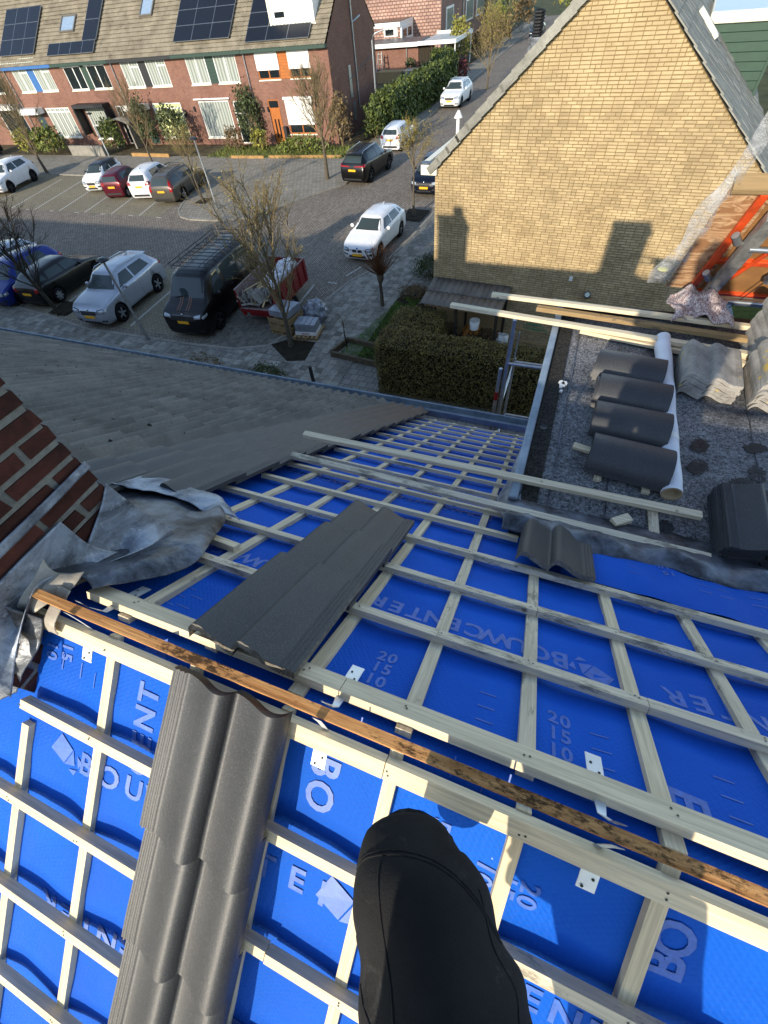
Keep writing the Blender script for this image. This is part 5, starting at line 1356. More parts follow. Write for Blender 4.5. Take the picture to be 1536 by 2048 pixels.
def terrace(i, x0, x1, label, ops, fascia, build, end=False):
    t = thing("terraced_house", label, "house", ((x0 + x1) / 2, TY + 4, 0), 0, "terraced houses across the street")
    m = MB(); wall_open(m, x0, x1, 0, 5.45, TY, ops)
    m.add([V((x0, TY, 0)), V((x0, TY + 8.9, 0)), V((x0, TY + 8.9, 5.4)), V((x0, TY, 5.4))], [(0, 1, 2, 3)])
    m.build("wall", M_['rbrick'], t)
    m = MB(); m.bx(x0 + .05, x1 - .12, TY + .15, TY + 8.8, 0, 5.4) ; m.build("interior", M_['dpane'], t)
    if end:
        g = MB(); rz = TR(0, RL, 0).z; ry = TR(0, RL, 0).y
        g.poly([V((x1, TY, 0)), V((x1, 2 * ry - TY, 0)), V((x1, 2 * ry - TY, 5.55)), V((x1, ry, rz - .1)), V((x1, TY, 5.55))]); g.build("gable_wall", M_['gablebrick'], t)
    # roof of interlocking tiles: rows with a stepped wave profile
    m = MB(); nrow = 18; n = int((x1 - x0) / .30) * 4
    for r_ in range(nrow):
        t0, t1 = RL * r_ / nrow, RL * (r_ + 1) / nrow
        def fn(u, v): return TR(x0 + (x1 - x0) * u, t0 + (t1 - t0) * v - (.02 if v == 0 else 0), .045 * (1 - v) + .03 * (.5 + .5 * sin(u * n / 4 * 2 * pi)))
        m.grid(fn, n, 1, False)
    rf = m.build("roof", M_['rtile'], t)
    m = MB(); ry, rz = TR(0, RL).y, TR(0, RL).z
    m.add([V((x0, ry, rz + .02)), V((x1, ry, rz + .02)), V((x1, 2 * ry - TY + .4, 5.4)), V((x0, 2 * ry - TY + .4, 5.4))], [(0, 1, 2, 3)]); m.build("back_roof", M_['rtile'], t)
    m = MB(); m.bx(x0, x1, TY - .40, TY - .02, 5.30, 5.50); bevel(m.build("gutter_board", M_[fascia], t), .015)
    build(t); return t
def panel(t, x0, x1, z0, z1, mat, n=1, y=TY):
    for k in range(n):
        h = (z1 - z0) / n; m = MB(); m.bx(x0, x1, y + .03, y + .09, z0 + h * k + .004, z0 + h * (k + 1) - .004); m.build("panel", M_[mat], t)
def pipe(t, x):
    m = MB(); m.tube([V((x, TY - .10, 5.35)), V((x, TY - .08, 4.9)), V((x, TY - .08, .1))], .045, 8); m.build("downpipe", M_['galv'], t)
def solar(t, x0, x1, t0, t1, nx, ny, skip=()):
    for i in range(nx):
        for j in range(ny):
            if (i, j) in skip: continue
            a, b2 = x0 + (x1 - x0) * i / nx, x0 + (x1 - x0) * (i + 1) / nx; c_, d = t0 + (t1 - t0) * j / ny, t0 + (t1 - t0) * (j + 1) / ny
            m = MB(); m.bx(a + .02, b2 - .02, c_ + .02, d - .02, .16, .20, MT); o = m.build("solar_panel", M_['solar'], t)
            m = MB()
            for p_, q_, r_, s_ in ((a + .01, b2 - .01, c_ + .005, c_ + .02), (a + .01, b2 - .01, d - .02, d - .005), (a + .003, a + .02, c_ + .02, d - .02), (b2 - .02, b2 - .003, c_ + .02, d - .02)): m.bx(p_, q_, r_, s_, .155, .206, MT)
            m.build("panel_frame", M_['galv'], o)
def skylight(t, x0, x1, t0, t1):
    m = MB()
    for a, b2, c_, d in ((x0, x1, t0, t0 + .12), (x0, x1, t1 - .12, t1), (x0, x0 + .1, t0 + .12, t1 - .12), (x1 - .1, x1, t0 + .12, t1 - .12)): m.bx(a, b2, c_, d, .0, .16, MT)
    f = m.build("skylight", simple("skylight_frame", '#6c675e', .6), t)
    m = MB(); m.bx(x0 + .1, x1 - .1, t0 + .12, t1 - .12, .06, .10, MT); m.build("pane", simple("sky_pane", '#8ba0b5', .08), f)
def door(t, x0, x1, z1, mat, glass=None):
    m = MB(); m.bx(x0, x1, TY + .04, TY + .10, .1, z1); d = m.build("door", M_[mat], t)
    if glass:
        for a, b2 in glass: q = MB(); q.bx(x0 + (x1 - x0) * a, x0 + (x1 - x0) * b2, TY + .025, TY + .05, .45, z1 - .6); q.build("door_glass", M_['dpane'], d)
    q = MB(); q.bx(x1 - .14, x1 - .10, TY - .01, TY + .04, 1.0, 1.15); q.build("handle", M_['galv'], d)
def canopy(t, x0, x1, z, mat='white', d=.8, h=.30):
    m = MB(); m.bx(x0, x1, TY - d, TY - .01, z, z + h); bevel(m.build("canopy", M_[mat], t), .02)
M_['gablebrick'] = brick_mat("red_gable_brick", (.16, .058, .040, 1), (.24, .095, .063, 1), (.24, .2, .16, 1), plane='YZ', dirt=(.10, .045, .032, 1))
def h6(t):
    for x0, x1, z0, z1, zs in ((-25.75, -23.85, 3.86, 5.36, 4.35), (-22.95, -21.2, 3.86, 5.36, 4.35), (-23.9, -21.5, .69, 2.75, 1.25)):
        window(t, x0, x1, z0, z1, 'orangew', 'dpane', (.5,))
        n = int((z1 - zs) / .09)
        m = MB()
        for k in range(n): m.bx(x0 - .03, x1 + .03, TY - .035 + .004 * (k % 2), TY + .005, zs + .09 * k, zs + .09 * (k + 1) - .004)
        m.bx(x0 - .08, x1 + .08, TY - .16, TY - .002, z1 - .02, z1 + .14); m.build("roller_shutter", M_['shutter'], t)
    panel(t, -23.85, -22.95, 3.86, 5.36, 'orangew', 9)
    window(t, -25.5, -24.5, 2.2, 2.75, 'orangew', 'dpane', (), sill=False); door(t, -25.45, -24.55, 2.2, 'orangew', ((.25, .4), (.6, .75)))
    pipe(t, -26.7)
    solar(t, -26.2, -20.9, .35, 1.35, 3, 1); solar(t, -26.2, -24.4, 1.36, 3.4, 1, 2)
    dm = MB(); z0 = TR(0, 1.55).z
    dm.bx(-24.2, -20.75, TR(0, 1.55).y, TR(0, 1.55).y + 3, z0, 9.2); d = dm.build("dormer", M_['white'], t)
    dm = MB(); dm.bx(-24.35, -20.6, TR(0, 1.55).y - .15, TR(0, 1.55).y, z0 - .06, z0 + .02); dm.bx(-24.35, -24.2, TR(0, 1.55).y - .1, TR(0, 1.55).y + 3, z0, 9.2); dm.build("dormer_trim", M_['cream'], d)
    dm = MB(); dm.bx(-23.9, -23.1, TR(0, 1.55).y - .02, TR(0, 1.55).y + .03, z0 + .35, z0 + .62); dm.build("dormer_window", M_['dpane'], d)
    m = MB(); m.bx(-24.35, -24.05, TY - .35, TY - .05, .1, 1.2); o = m.build("wheelie_bin", M_['blackpl'], None); tag(bevel(o, .03), "black bin standing right of the orange front door", "bin")
    X = -19.6
    m = MB(); m.tube([V((X + .07, 44.1, 1.3)), V((X + .07, 44.0, 6.0)), V((X + .07, 43.9, 8.6))], .06, 8); m.tube([V((X + .07, 44.0, 6.05)), V((X + .30, 44.3, 6.2)), V((X + .34, 44.9, 6.3))], .06, 8); m.build("downpipe", M_['galv'], t)
    m = MB(); m.tube([V((X + .05, 42.3, 3.2)), V((X + .05, 45, 3.6)), V((X + .05, 47.5, 4.0))], .025, 6); m.tube([V((X + .05, 46, 3.75)), V((X + .06, 46.0, 3.2))], .02, 6); m.build("cable_pipe", M_['leaddark'], t)
    for y, z0, z1 in ((42.6, 2.2, 4.0), (42.9, .8, 1.9)): m = MB(); m.bx(X + .005, X + .05, y, y + .45, z0, z1); m.build("gable_window", M_['galv'], t)
terrace(6, -26.75, -19.6, "end terraced house with orange panel, orange front door and white roller shutters", [(-25.75, -23.85, 3.86, 5.36), (-22.95, -21.2, 3.86, 5.36), (-23.85, -22.95, 3.86, 5.36), (-23.9, -21.5, .69, 2.75), (-25.5, -24.5, .05, 2.75)], 'green', h6, True)
def h5(t):
    window(t, -32.3, -30.4, 3.78, 5.40, 'white', 'cpane', (.5,)); window(t, -29.6, -27.55, 3.78, 5.40, 'white', 'cpane', (.5,)); panel(t, -30.4, -29.6, 3.78, 5.4, 'green', 8)
    window(t, -32.3, -29.25, .5, 2.8, 'white', 'cpane'); canopy(t, -32.6, -29.0, 2.88, 'white', .15, .10)
    window(t, -28.85, -27.75, .1, 2.75, 'white', 'dpane', (), trans=((.72, 0, 1),), sill=False)
    m = MB(); m.bx(-32.9, -32.75, TY - .12, TY, 2.2, 2.5); m.build("wall_lamp", M_['blackf'], t)
    solar(t, -33.0, -27.75, .80, 4.3, 3, 3)
    for k in range(5): m = MB(); m.bx(-27.3 + .42 * k, -27.2 + .42 * k, TY - .1, TY + .02, 2.05, 2.35); m.build("wall_hook", M_['blackf'], t)
terrace(5, -33.35, -26.76, "terraced house with green panel and large net-curtained window, second from the gable end", [(-32.3, -27.55, 3.78, 5.4), (-32.3, -29.25, .5, 2.8), (-28.85, -27.75, .1, 2.75)], 'green', h5)
def h4(t):
    window(t, -39.1, -37.2, 3.78, 5.36, 'white', 'cpane', (.5,), trans=((.75, .5, 1),)); window(t, -36.4, -34.35, 3.78, 5.36, 'white', 'cpane', (.55,), trans=((.75, .55, 1),)); panel(t, -37.2, -36.4, 3.78, 5.36, 'blackf', 1)
    window(t, -37.3, -34.2, .5, 2.78, 'white', 'ypane', trans=((.85, 0, 1),))
    canopy(t, -40.0, -37.6, 2.45, 'white', .8, .36); door(t, -38.9, -37.9, 2.4, 'green', ((.3, .7),)); pipe(t, -40.0); skylight(t, -37.1, -35.8, 3.1, 4.6)
    m = MB(); m.bx(-34.0, -33.85, TY - .12, TY, 1.9, 2.3); m.build("wall_lamp", M_['blackf'], t)
terrace(4, -40.05, -33.36, "terraced house with yellow blind in its ground window and black panel above", [(-39.1, -34.35, 3.78, 5.36), (-37.3, -34.2, .5, 2.78), (-38.9, -37.9, .1, 2.4)], 'blackf', h4)
def h3(t):
    window(t, -45.75, -43.7, 3.80, 5.33, 'white', 'dpane', (.55,)); window(t, -43.0, -40.85, 3.80, 5.33, 'white', 'dpane', (.5,)); panel(t, -43.7, -43.0, 3.80, 5.33, 'green', 7)
    for a, b2 in ((-45.9, -43.6), (-43.1, -40.75)): canopy(t, a, b2, 5.2, 'white', .12, .12)
    window(t, -45.4, -42.4, .45, 2.72, 'white', 'cpane', trans=((.42, 0, 1),)); m = MB(); m.bx(-45.3, -42.5, TY + .02, TY + .05, .55, 1.35); m.build("pane", M_['dpane'], t)
    canopy(t, -45.9, -42.1, 2.72, 'blackf', .9, .25); m = MB(); m.bx(-45.9, -45.75, TY - .9, TY, .9, 2.7); m.bx(-42.2, -42.05, TY - .9, TY, 1.9, 2.7); m.build("awning_side", M_['blackf'], t)
    window(t, -41.6, -40.5, .1, 2.7, 'white', 'dpane', (.5,), sill=False); skylight(t, -45.9, -44.2, 2.5, 3.9)
    solar(t, -47.0 + .2, -41.4, .55, 1.55, 4, 1, ()); solar(t, -42.9, -41.3, 1.57, 4.9, 1, 2)
terrace(3, -46.7, -40.06, "terraced house with black awning over its ground window and green upper panel", [(-45.75, -40.85, 3.8, 5.33), (-45.4, -42.4, .45, 2.72), (-41.6, -40.5, .1, 2.7)], 'green', h3)
def h2(t):
    window(t, -52.3, -50.4, 3.82, 5.36, 'white', 'cpane', (.5,), trans=((.8, .5, 1),)); window(t, -49.5, -47.5, 3.82, 5.36, 'white', 'cpane', (.5,), trans=((.8, .5, 1),)); panel(t, -50.4, -49.5, 3.82, 5.36, 'blue', 1)
    window(t, -50.5, -47.4, .6, 2.72, 'white', 'cpane', (.2, .4, .6, .8), trans=((.86, 0, 1),)); canopy(t, -53.2, -50.7, 2.4, 'white', .9, .4); door(t, -52.2, -51.2, 2.3, 'teal'); pipe(t, -53.2)
    solar(t, -53.0, -48.6, .85, 4.9, 3, 3)
terrace(2, -53.3, -46.71, "terraced house with blue panel and blue gutter board at the far left", [(-52.3, -47.5, 3.82, 5.36), (-50.5, -47.4, .6, 2.72), (-52.2, -51.2, .1, 2.3)], 'blue', h2)
def h1(t):
    window(t, -58.9, -54.2, 3.82, 5.36, 'white', 'dpane', (.3, .5, .7)); window(t, -57.3, -54.0, .6, 2.72, 'white', 'dpane'); canopy(t, -57.6, -53.6, 2.75, 'white', .8, .36)
terrace(1, -60, -53.31, "terraced house cut off by the photo's left edge, dark windows under a white canopy", [(-58.9, -54.2, 3.82, 5.36), (-57.3, -54.0, .6, 2.72)], 'white', h1)
# garden walls and edgings before the terrace
def gwall(a, b2, h, lab, mat='rbrick', w=.15):
    m = MB(); m.bar(V((*a, h / 2)), V((*b2, h / 2)), w, h); tag(bevel(m.build("garden_wall", M_[mat], None), .01), lab, "garden wall")
gwall((-45.5, 36.0), (-41.3, 35.9), .75, "low grey wall behind the white car with the dark roof", 'kerb', .25)
M_['edge'] = simple("pale_brick_edging", '#b48d5c', .9, var=.2, vscale=4)
gwall((-38.2, 35.9), (-33.9, 35.7), .28, "low orange-yellow edging below the dark conifers", 'edge'); gwall((-27.5, 35.6), (-24.4, 35.6), .22, "low pale edging below the flowering climber", 'edge'); gwall((-24.0, 35.7), (-17.8, 35.9), .22, "low pale edging below the end house's shuttered window", 'edge')
m = MB(); m.grid(lambda u, v: V((-42.2 + 2.6 * u, 38.2 + 1.1 * v, 1.75 + .35 * sin(pi * u))), 12, 2); o = m.build("porch_roof", M_['kerb'], None); s_ = o.modifiers.new("t", 'SOLIDIFY'); s_.thickness = .12; tag(o, "curved grey porch roof over a side entrance of the terrace", "porch roof")
m = MB(); m.bx(-42.1, -41.95, 38.2, 39.3, .03, 1.75); m.bx(-39.8, -39.65, 38.2, 39.3, .03, 1.75); tag(m.build("porch_wall", M_['kerb'], None), "grey side walls carrying the curved porch roof", "wall")

# ================================================================== BEHIND: PINK HOUSE, GARAGE, CARPORT
pk = thing("pink_house", "pink brick house behind the terrace at the top of the photo", "house", (-28, 82, 0))
M_['pbrick'] = brick_mat("pink_pale_brick", (.46, .27, .21, 1), (.56, .36, .28, 1), (.20, .12, .10, 1), .5, .28, 'XZ', .05)
M_['pbrick2'] = brick_mat("shaded_pink_front_brick", (.30, .17, .14, 1), (.36, .21, .17, 1), (.2, .15, .12, 1), .22, .07, 'YZ')  # darker copy of the pink brick: shade of the front wall put into its colour
m = MB(); m.bx(-38, -22.4, 78, 106, 0, 9.0); m.build("wall", M_['pbrick'], pk)
m = MB(); m.bx(-22.4, -22.35, 78.02, 106, 0, 8.9); m.build("front_wall", M_['pbrick2'], pk)
for y0, y1, z0, z1 in ((80.2, 83.8, 2.2, 4.35), (86.5, 88, .2, 3), (90.5, 95, 2.2, 4.3), (80.2, 84, 5.6, 7.4), (97, 102, 2.2, 4.3)):
    m = MB(); m.bx(-22.34, -22.26, y0, y1, z0, z1); f = m.build("window", M_['white'], pk); m = MB(); m.bx(-22.3, -22.24, y0 + .3, y1 - .3, z0 + .2, z1 - .2); m.build("pane", M_['cpane'], f)
m = MB(); m.prism([V((-38.3, 77.8, 9)), V((-22.0, 77.8, 9)), V((-30, 77.8, 14))], (0, 28.5, 0)); m.build("roof", M_['rtile'], pk)
m = MB(); m.tube([V((-22.2, 88.6, .1)), V((-22.2, 88.6, 8))], .08, 6); m.build("downpipe", M_['galv'], pk)
ex = thing("flat_roof_extension", "white-fasciaed extension with dark panelled roof joined before the pink house", "house extension", (-28, 74, 0))
m = MB(); m.bx(-33, -26.1, 73, 78, 0, 3.6); m.build("wall", M_['pbrick'], ex); m = MB(); m.bx(-33.2, -26.0, 72.8, 77.9, 3.55, 3.95); m.build("fascia", M_['white'], ex)
m = MB(); m.bx(-33, -26.1, 73, 77.8, 3.95, 4.0); m.build("roof", M_['solar'], ex)
m = MB(); m.bx(-26.1, -25.9, 73.1, 77.5, 2.3, 3.55); m.build("side_fascia", M_['white'], ex)
for i in range(2): m = MB(); m.bx(-25.9, -25.86, 73.6 + 1.9 * i, 74.9 + 1.9 * i, 2.6, 3.3); f = m.build("window", M_['dpane'], ex)
m = MB(); m.bx(-28.2, -26.4, 72.94, 73.0, 2.8, 3.5); f = m.build("window", M_['white'], ex); m = MB(); m.bx(-28.0, -26.9, 72.92, 72.98, 2.9, 3.4); m.build("pane", M_['dpane'], f)
ga = thing("garage", "long brown brick garage with white fascia and dark flat roof behind the terrace's gable", "garage", (-25, 69, 0))
m = MB(); m.bx(-29, -22.2, 68.2, 72.5, 0, 2.4); m.build("wall", M_['rbrick'], ga); m = MB(); m.bx(-29.2, -22.1, 67.6, 67.75, 2.38, 2.72); m.build("fascia", M_['white'], ga)
m = MB(); m.bx(-29.2, -22.1, 67.75, 72.6, 2.42, 2.70); m.build("roof", M_['leaddark'], ga); m = MB(); m.tube([V((-23.6, 68.1, 2.4)), V((-23.6, 68.1, .3))], .06, 8); m.build("downpipe", M_['galv'], ga)
for i in range(5): m = MB(); m.bx(-22.15 + .38 * i, -21.8 + .38 * i, 68.3, 68.36, 0, 2.3); m.build("fence_board", M_['barkd'], ga)
cp = thing("carport", "white framed carport with translucent roof beside the garage", "carport", (-20, 71, 0))
m = MB(); m.bx(-22.1, -17.6, 67.6, 67.75, 2.42, 2.74); m.bx(-17.75, -17.6, 67.75, 75.5, 2.42, 2.74); m.bx(-22.1, -17.75, 75.35, 75.5, 2.42, 2.80); m.build("frame", M_['white'], cp)
for i in range(4): m = MB(); m.bx(-22.05 + 1.08 * i, -21.0 + 1.08 * i, 67.75, 75.35, 2.55, 2.58); m.build("roof_sheet", simple("frosted_roof_sheet", '#b9c3c4', .4, var=.06) if i == 0 else bpy.data.materials["frosted_roof_sheet"], cp)
m = MB(); [m.bx(x, x + .1, y, y + .1, 0, 2.42) for x, y in ((-17.8, 67.8), (-17.8, 75.2), (-22, 75.2))]; m.build("post", M_['white'], cp)
sl_ = thing("step_ladder", "open step ladder standing against the brown garage wall", "ladder", (-26.5, 67.6, 0))
for x0, y0 in ((-26.8, 67.4), (-26.2, 67.4), (-26.8, 66.5), (-26.2, 66.5)): m = MB(); m.bar(V((x0 + (-.12 if x0 < -26.5 else .12), y0 + (.3 if y0 > 67 else -.3), 0)), V((x0 + (.12 if x0 < -26.5 else -.12), 67.0, 2.2)), .08, .05); m.build("leg", M_['alu'], sl_)
for k in range(5): m = MB(); m.bx(-26.8, -26.2, 66.5 + .1 * k, 66.6 + .1 * k, .4 + .4 * k, .45 + .4 * k); m.build("step", M_['alu'], sl_)
m = MB(); m.bx(-25.9, -22.9, 64.0, 65.6, 0, .9); o = m.build("planter_box", M_['woodold'], None); tag(o, "brown wooden storage box in the garden below the garage", "planter box")
m = MB(); m.bx(-22.6, -20.2, 64.0, 64.2, 0, .8); m.bx(-22.6, -22.5, 64, 65.8, 0, .8); m.bx(-22.7, -20.1, 64, 66, .8, .92); tag(m.build("garden_table", M_['galv'], None), "pale topped table frame in the garden below the garage", "table")
shrub("small potted conifer against the garage wall", (-22.8, 67.0, .7), (.7, .5, .9), 300, .15, 'conif')
hedge("ivy_hedge", "dark ivy screen beside the carport behind the laurel hedge", [(-20.1, -17.9, 66.5, 67.3, 0, 2.1)], 1500, .18, 'laurel', jit=.1, inset=.2)

# street lamps
def lamp(label, base, h, arm=None, head='disc', r=.05, group="street lamps"):
    t = thing("street_lamp", label, "street lamp", (base[0], base[1], 0), 0, group); x, y = base
    m = MB()
    if arm: m.tube([V((x, y, 0)), V((x, y, h - .35)), V((x + .08 * arm[0], y + .08 * arm[1], h - .12)), V((x + .3 * arm[0], y + .3 * arm[1], h)), V((x + arm[0], y + arm[1], h + .12))], [r * 1.2, r * .8, r * .7, r * .6, r * .5], 9); m.build("post", M_['galv'], t)
    else: m.tube([V((x, y, 0)), V((x, y, .9)), V((x, y, .95)), V((x, y, h))], [r * 1.25, r * 1.25, r, r * .8], 10); m.build("post", M_['galv'], t)
    m = MB()
    if arm: m.lathe([(0, -.06), (.08, -.05), (.11, 0), (.07, .06), (0, .07)], 10, Matrix.Translation((x + arm[0] * 1.15, y + arm[1] * 1.15, h + .12)) @ Matrix.Diagonal((2.6, 1, .8, 1))); m.build("lamp_head", M_['white'], t)
    else:
        m.lathe([(.03, -.06), (.10, -.04), (.20, .0), (.21, .02), (.16, .055), (.0, .065)], 18, Matrix.Translation((x, y, h)) @ Matrix.Diagonal((1.25, .95, 1, 1))); hd = m.build("lamp_head", M_['blackpl'], t)
        m = MB(); m.lathe([(.12, .062), (.10, .085), (0, .088)], 16, Matrix.Translation((x - .02, y, h))); m.build("lamp_cap", M_['leaddark'], hd)
lamp("street lamp with flat dark head leaning over the silver crossover car", (-15.59, 11.29), 3.12)
lamp("street lamp with flat dark head at the rounded corner island beside the grey estate", (-21.7, 25.2), 3.45)
lamp("street lamp with flat dark head in front of the curved porch", (-40.2, 35.2), 2.95)
lamp("tall street lamp with curved arm beside the laurel hedge and the black car", (-17.6, 43.06), 5.5, (.9, .25), r=.07)
# ================================================================== VEHICLES
def paint(name, c, metal=.0, rough=.28):
    b = NB(name); p = b.pos(obj=True); c = lin(c)
    col = b.mix(b.ramp(b.noise(p, 3, 5, .7), .3, .75), tuple(x * .86 for x in c[:3]) + (1,), c)
    return b.set(col, rough, metal, Coat_Weight=.12, Coat_Roughness=.08, Specular_IOR_Level=.4)
# key: x as fraction from nose (0) to tail (1): (fraction, hood/belt height, roof height, half width factor, roof width factor)
SH = {
 'hatch': dict(L=4.32, W=1.77, H=1.43, wb=2.69, fo=.78, gc=.17, wr=.315,
    k=[(0, .60, .60, .72, .7), (.02, .68, .68, .86, .72), (.07, .75, .76, .95, .74), (.16, .84, .86, .99, .76), (.265, .93, .965, 1, .78), (.43, .95, 1.395, 1, .68), (.55, .96, 1.43, 1, .68), (.75, .98, 1.40, 1, .67), (.88, 1.0, 1.31, .985, .64), (.965, .96, 1.02, .94, .68), (.99, .86, .90, .88, .7), (1, .62, .64, .80, .7)],
    ws=(.272, .425), rw=(.885, .962), sw=[(.345, .56), (.58, .80)], swq=(.82, .90)),
 'city': dict(L=3.5, W=1.62, H=1.46, wb=2.34, fo=.68, gc=.17, wr=.285,
    k=[(0, .62, .62, .74, .7), (.02, .72, .72, .88, .72), (.08, .82, .83, .96, .75), (.20, .93, .97, 1, .78), (.40, .97, 1.41, 1, .70), (.55, .98, 1.46, 1, .70), (.80, 1.0, 1.42, 1, .69), (.93, 1.0, 1.34, .98, .67), (.985, .95, 1.0, .95, .70), (.995, .8, .82, .9, .72), (1, .6, .62, .84, .7)],
    ws=(.21, .39), rw=(.935, .983), sw=[(.30, .56), (.58, .84)], swq=None),
 'suv': dict(L=4.45, W=1.88, H=1.65, wb=2.70, fo=.86, gc=.21, wr=.36,
    k=[(0, .66, .66, .80, .7), (.015, .80, .80, .90, .74), (.06, .93, .94, .97, .77), (.15, 1.0, 1.02, 1, .79), (.26, 1.06, 1.10, 1, .80), (.40, 1.10, 1.60, 1, .70), (.55, 1.11, 1.65, 1, .70), (.75, 1.14, 1.62, 1, .68), (.89, 1.18, 1.53, .985, .64), (.965, 1.10, 1.20, .95, .70), (.99, .98, 1.0, .91, .72), (1, .70, .72, .84, .7)],
    ws=(.268, .395), rw=(.895, .962), sw=[(.33, .55), (.57, .82)], swq=None),
 'estate': dict(L=4.83, W=1.87, H=1.58, wb=2.815, fo=.92, gc=.19, wr=.335,
    k=[(0, .62, .62, .76, .7), (.018, .74, .74, .88, .73), (.06, .82, .83, .96, .75), (.16, .90, .92, 1, .77), (.25, .96, 1.0, 1, .78), (.39, .98, 1.47, 1, .69), (.55, .99, 1.54, 1, .69), (.80, 1.0, 1.52, 1, .68), (.935, 1.02, 1.46, .985, .67), (.985, .98, 1.04, .96, .70), (.995, .86, .88, .93, .72), (1, .62, .64, .86, .7)],
    ws=(.258, .385), rw=(.938, .983), sw=[(.32, .50), (.52, .70), (.72, .91)], swq=None),
 'mpv': dict(L=4.05, W=1.77, H=1.60, wb=2.6, fo=.78, gc=.18, wr=.31,
    k=[(0, .62, .62, .76, .7), (.02, .76, .76, .90, .73), (.07, .87, .88, .96, .76), (.17, .97, 1.0, 1, .79), (.38, 1.03, 1.54, 1, .70), (.55, 1.04, 1.60, 1, .70), (.80, 1.08, 1.55, 1, .68), (.92, 1.10, 1.46, .985, .65), (.982, 1.04, 1.10, .95, .70), (.994, .9, .92, .91, .72), (1, .62, .64, .84, .7)],
    ws=(.18, .37), rw=(.925, .98), sw=[(.29, .53), (.55, .80)], swq=None),
 'van': dict(L=5.05, W=1.99, H=2.07, wb=2.93, fo=.99, gc=.18, wr=.34,
    k=[(0, .78, .78, .86, .74), (.010, .94, .94, .94, .78), (.04, 1.05, 1.06, .98, .80), (.10, 1.15, 1.18, 1, .82), (.135, 1.2, 1.28, 1, .84), (.25, 1.24, 1.97, 1, .84), (.32, 1.24, 2.05, 1, .86), (.6, 1.24, 2.07, 1, .86), (.97, 1.24, 2.05, 1, .86), (.99, 1.22, 1.98, .98, .84), (.997, 1.1, 1.12, .96, .78), (1, .8, .82, .93, .75)],
    ws=(.142, .248), rw=(.984, .995), sw=[(.235, .40), (.44, .66), (.68, .90)], swq=None),
}
def lerp_keys(k, f):
    for a, b in zip(k[:-1], k[1:]):
        if a[0] <= f <= b[0]:
            t = (f - a[0]) / max(1e-9, b[0] - a[0]); return [x + (y - x) * t for x, y in zip(a[1:], b[1:])]
    return list(k[-1][1:])
def body_mesh(sp, mats):
    L, W = sp['L'], sp['W'] / 2; k = sp['k']
    fs = sorted({a[0] for a in k} | {i / 26 for i in range(27)})
    rings = []
    for f in fs:
        # light smoothing of the key curves
        acc = [0, 0, 0, 0]; 
        for d, w_ in ((-.012, .25), (0, .5), (.012, .25)):
            v = lerp_keys(k, min(1, max(0, f + d)) if .03 < f < .96 else f); acc = [p + q * w_ for p, q in zip(acc, v)]
        hb, hr, wf, rf = acc; x = L / 2 - f * L; g = sp['gc']; w = W * wf; wr = W * rf * (.94 if hr > hb + .2 else .99)
        if f < .02 or f > .985: g = g + (.12 if f in (0, 1) else .03)
        cab = min(1, max(0, (hr - hb) / .3))
        rr = [(0, g), (w * .80, g), (w * .93, g + .05), (w * .985, g + .18), (w, (g + hb) / 2 + .05), (w * .99, hb - .10), (w * .965, hb - .02),
              (w * (.93 if L < 5 else .955), hb + .015), (wr + (w * (.93 if L < 5 else .955) - wr) * .5, hb + (hr - hb) * .5), (wr + .015, hr - (hr - hb) * .16), (wr * .90, hr - .015 * cab), (wr * .6, hr + .012), (0, hr + .02)]
        rings.append([V((x, y, z)) for y, z in rr] + [V((x, -y, z)) for y, z in reversed(rr[1:-1])])
    m = MB(); n = len(rings[0]); m.add([p for r_ in rings for p in r_], [(i * n + j, i * n + (j + 1) % n, (i + 1) * n + (j + 1) % n, (i + 1) * n + j) for i in range(len(rings) - 1) for j in range(n)], True)
    N = len(rings) * n
    m.f += [tuple(range(n - 1, -1, -1)), tuple(range(N - n, N))]; m.mi += [0, 0]; m.smooth += [True, True]
    # wheel-arch cutouts
    me = m.mesh("body", mats); bmh = bmesh.new(); bmh.from_mesh(me); bmesh.ops.recalc_face_normals(bmh, faces=bmh.faces); bmh.to_mesh(me); bmh.free()
    o = bpy.data.objects.new("tmp", me); COL.objects.link(o); cut = []
    xf = L / 2 - sp['fo']; 
    for x in (xf, xf - sp['wb']):
        for s in (1, -1):
            c = MB(); c.lathe([(0, -.2), (sp['wr'] + .055, -.2), (sp['wr'] + .055, .2), (0, .2)], 28, Matrix.Translation((x, s * (W - .04), sp['wr'] + .01)) @ Matrix.Rotation(pi / 2, 4, 'X'), False)
            cm = c.mesh("cut", [M_['blackpl']]); b2 = bmesh.new(); b2.from_mesh(cm); bmesh.ops.remove_doubles(b2, verts=b2.verts, dist=1e-5); bmesh.ops.recalc_face_normals(b2, faces=b2.faces); b2.to_mesh(cm); b2.free()
            co = bpy.data.objects.new("cut", cm); COL.objects.link(co); cut.append(co)
            md = o.modifiers.new("b", 'BOOLEAN'); md.operation = 'DIFFERENCE'; md.object = co; md.solver = 'EXACT'; md.material_mode = 'TRANSFER'
    dg = bpy.context.evaluated_depsgraph_get(); ev = bpy.data.meshes.new_from_object(o.evaluated_get(dg))
    for c in cut: bpy.data.objects.remove(c)
    bpy.data.objects.remove(o); ev.name = "body"
    return ev, rings, fs
_whl = {}
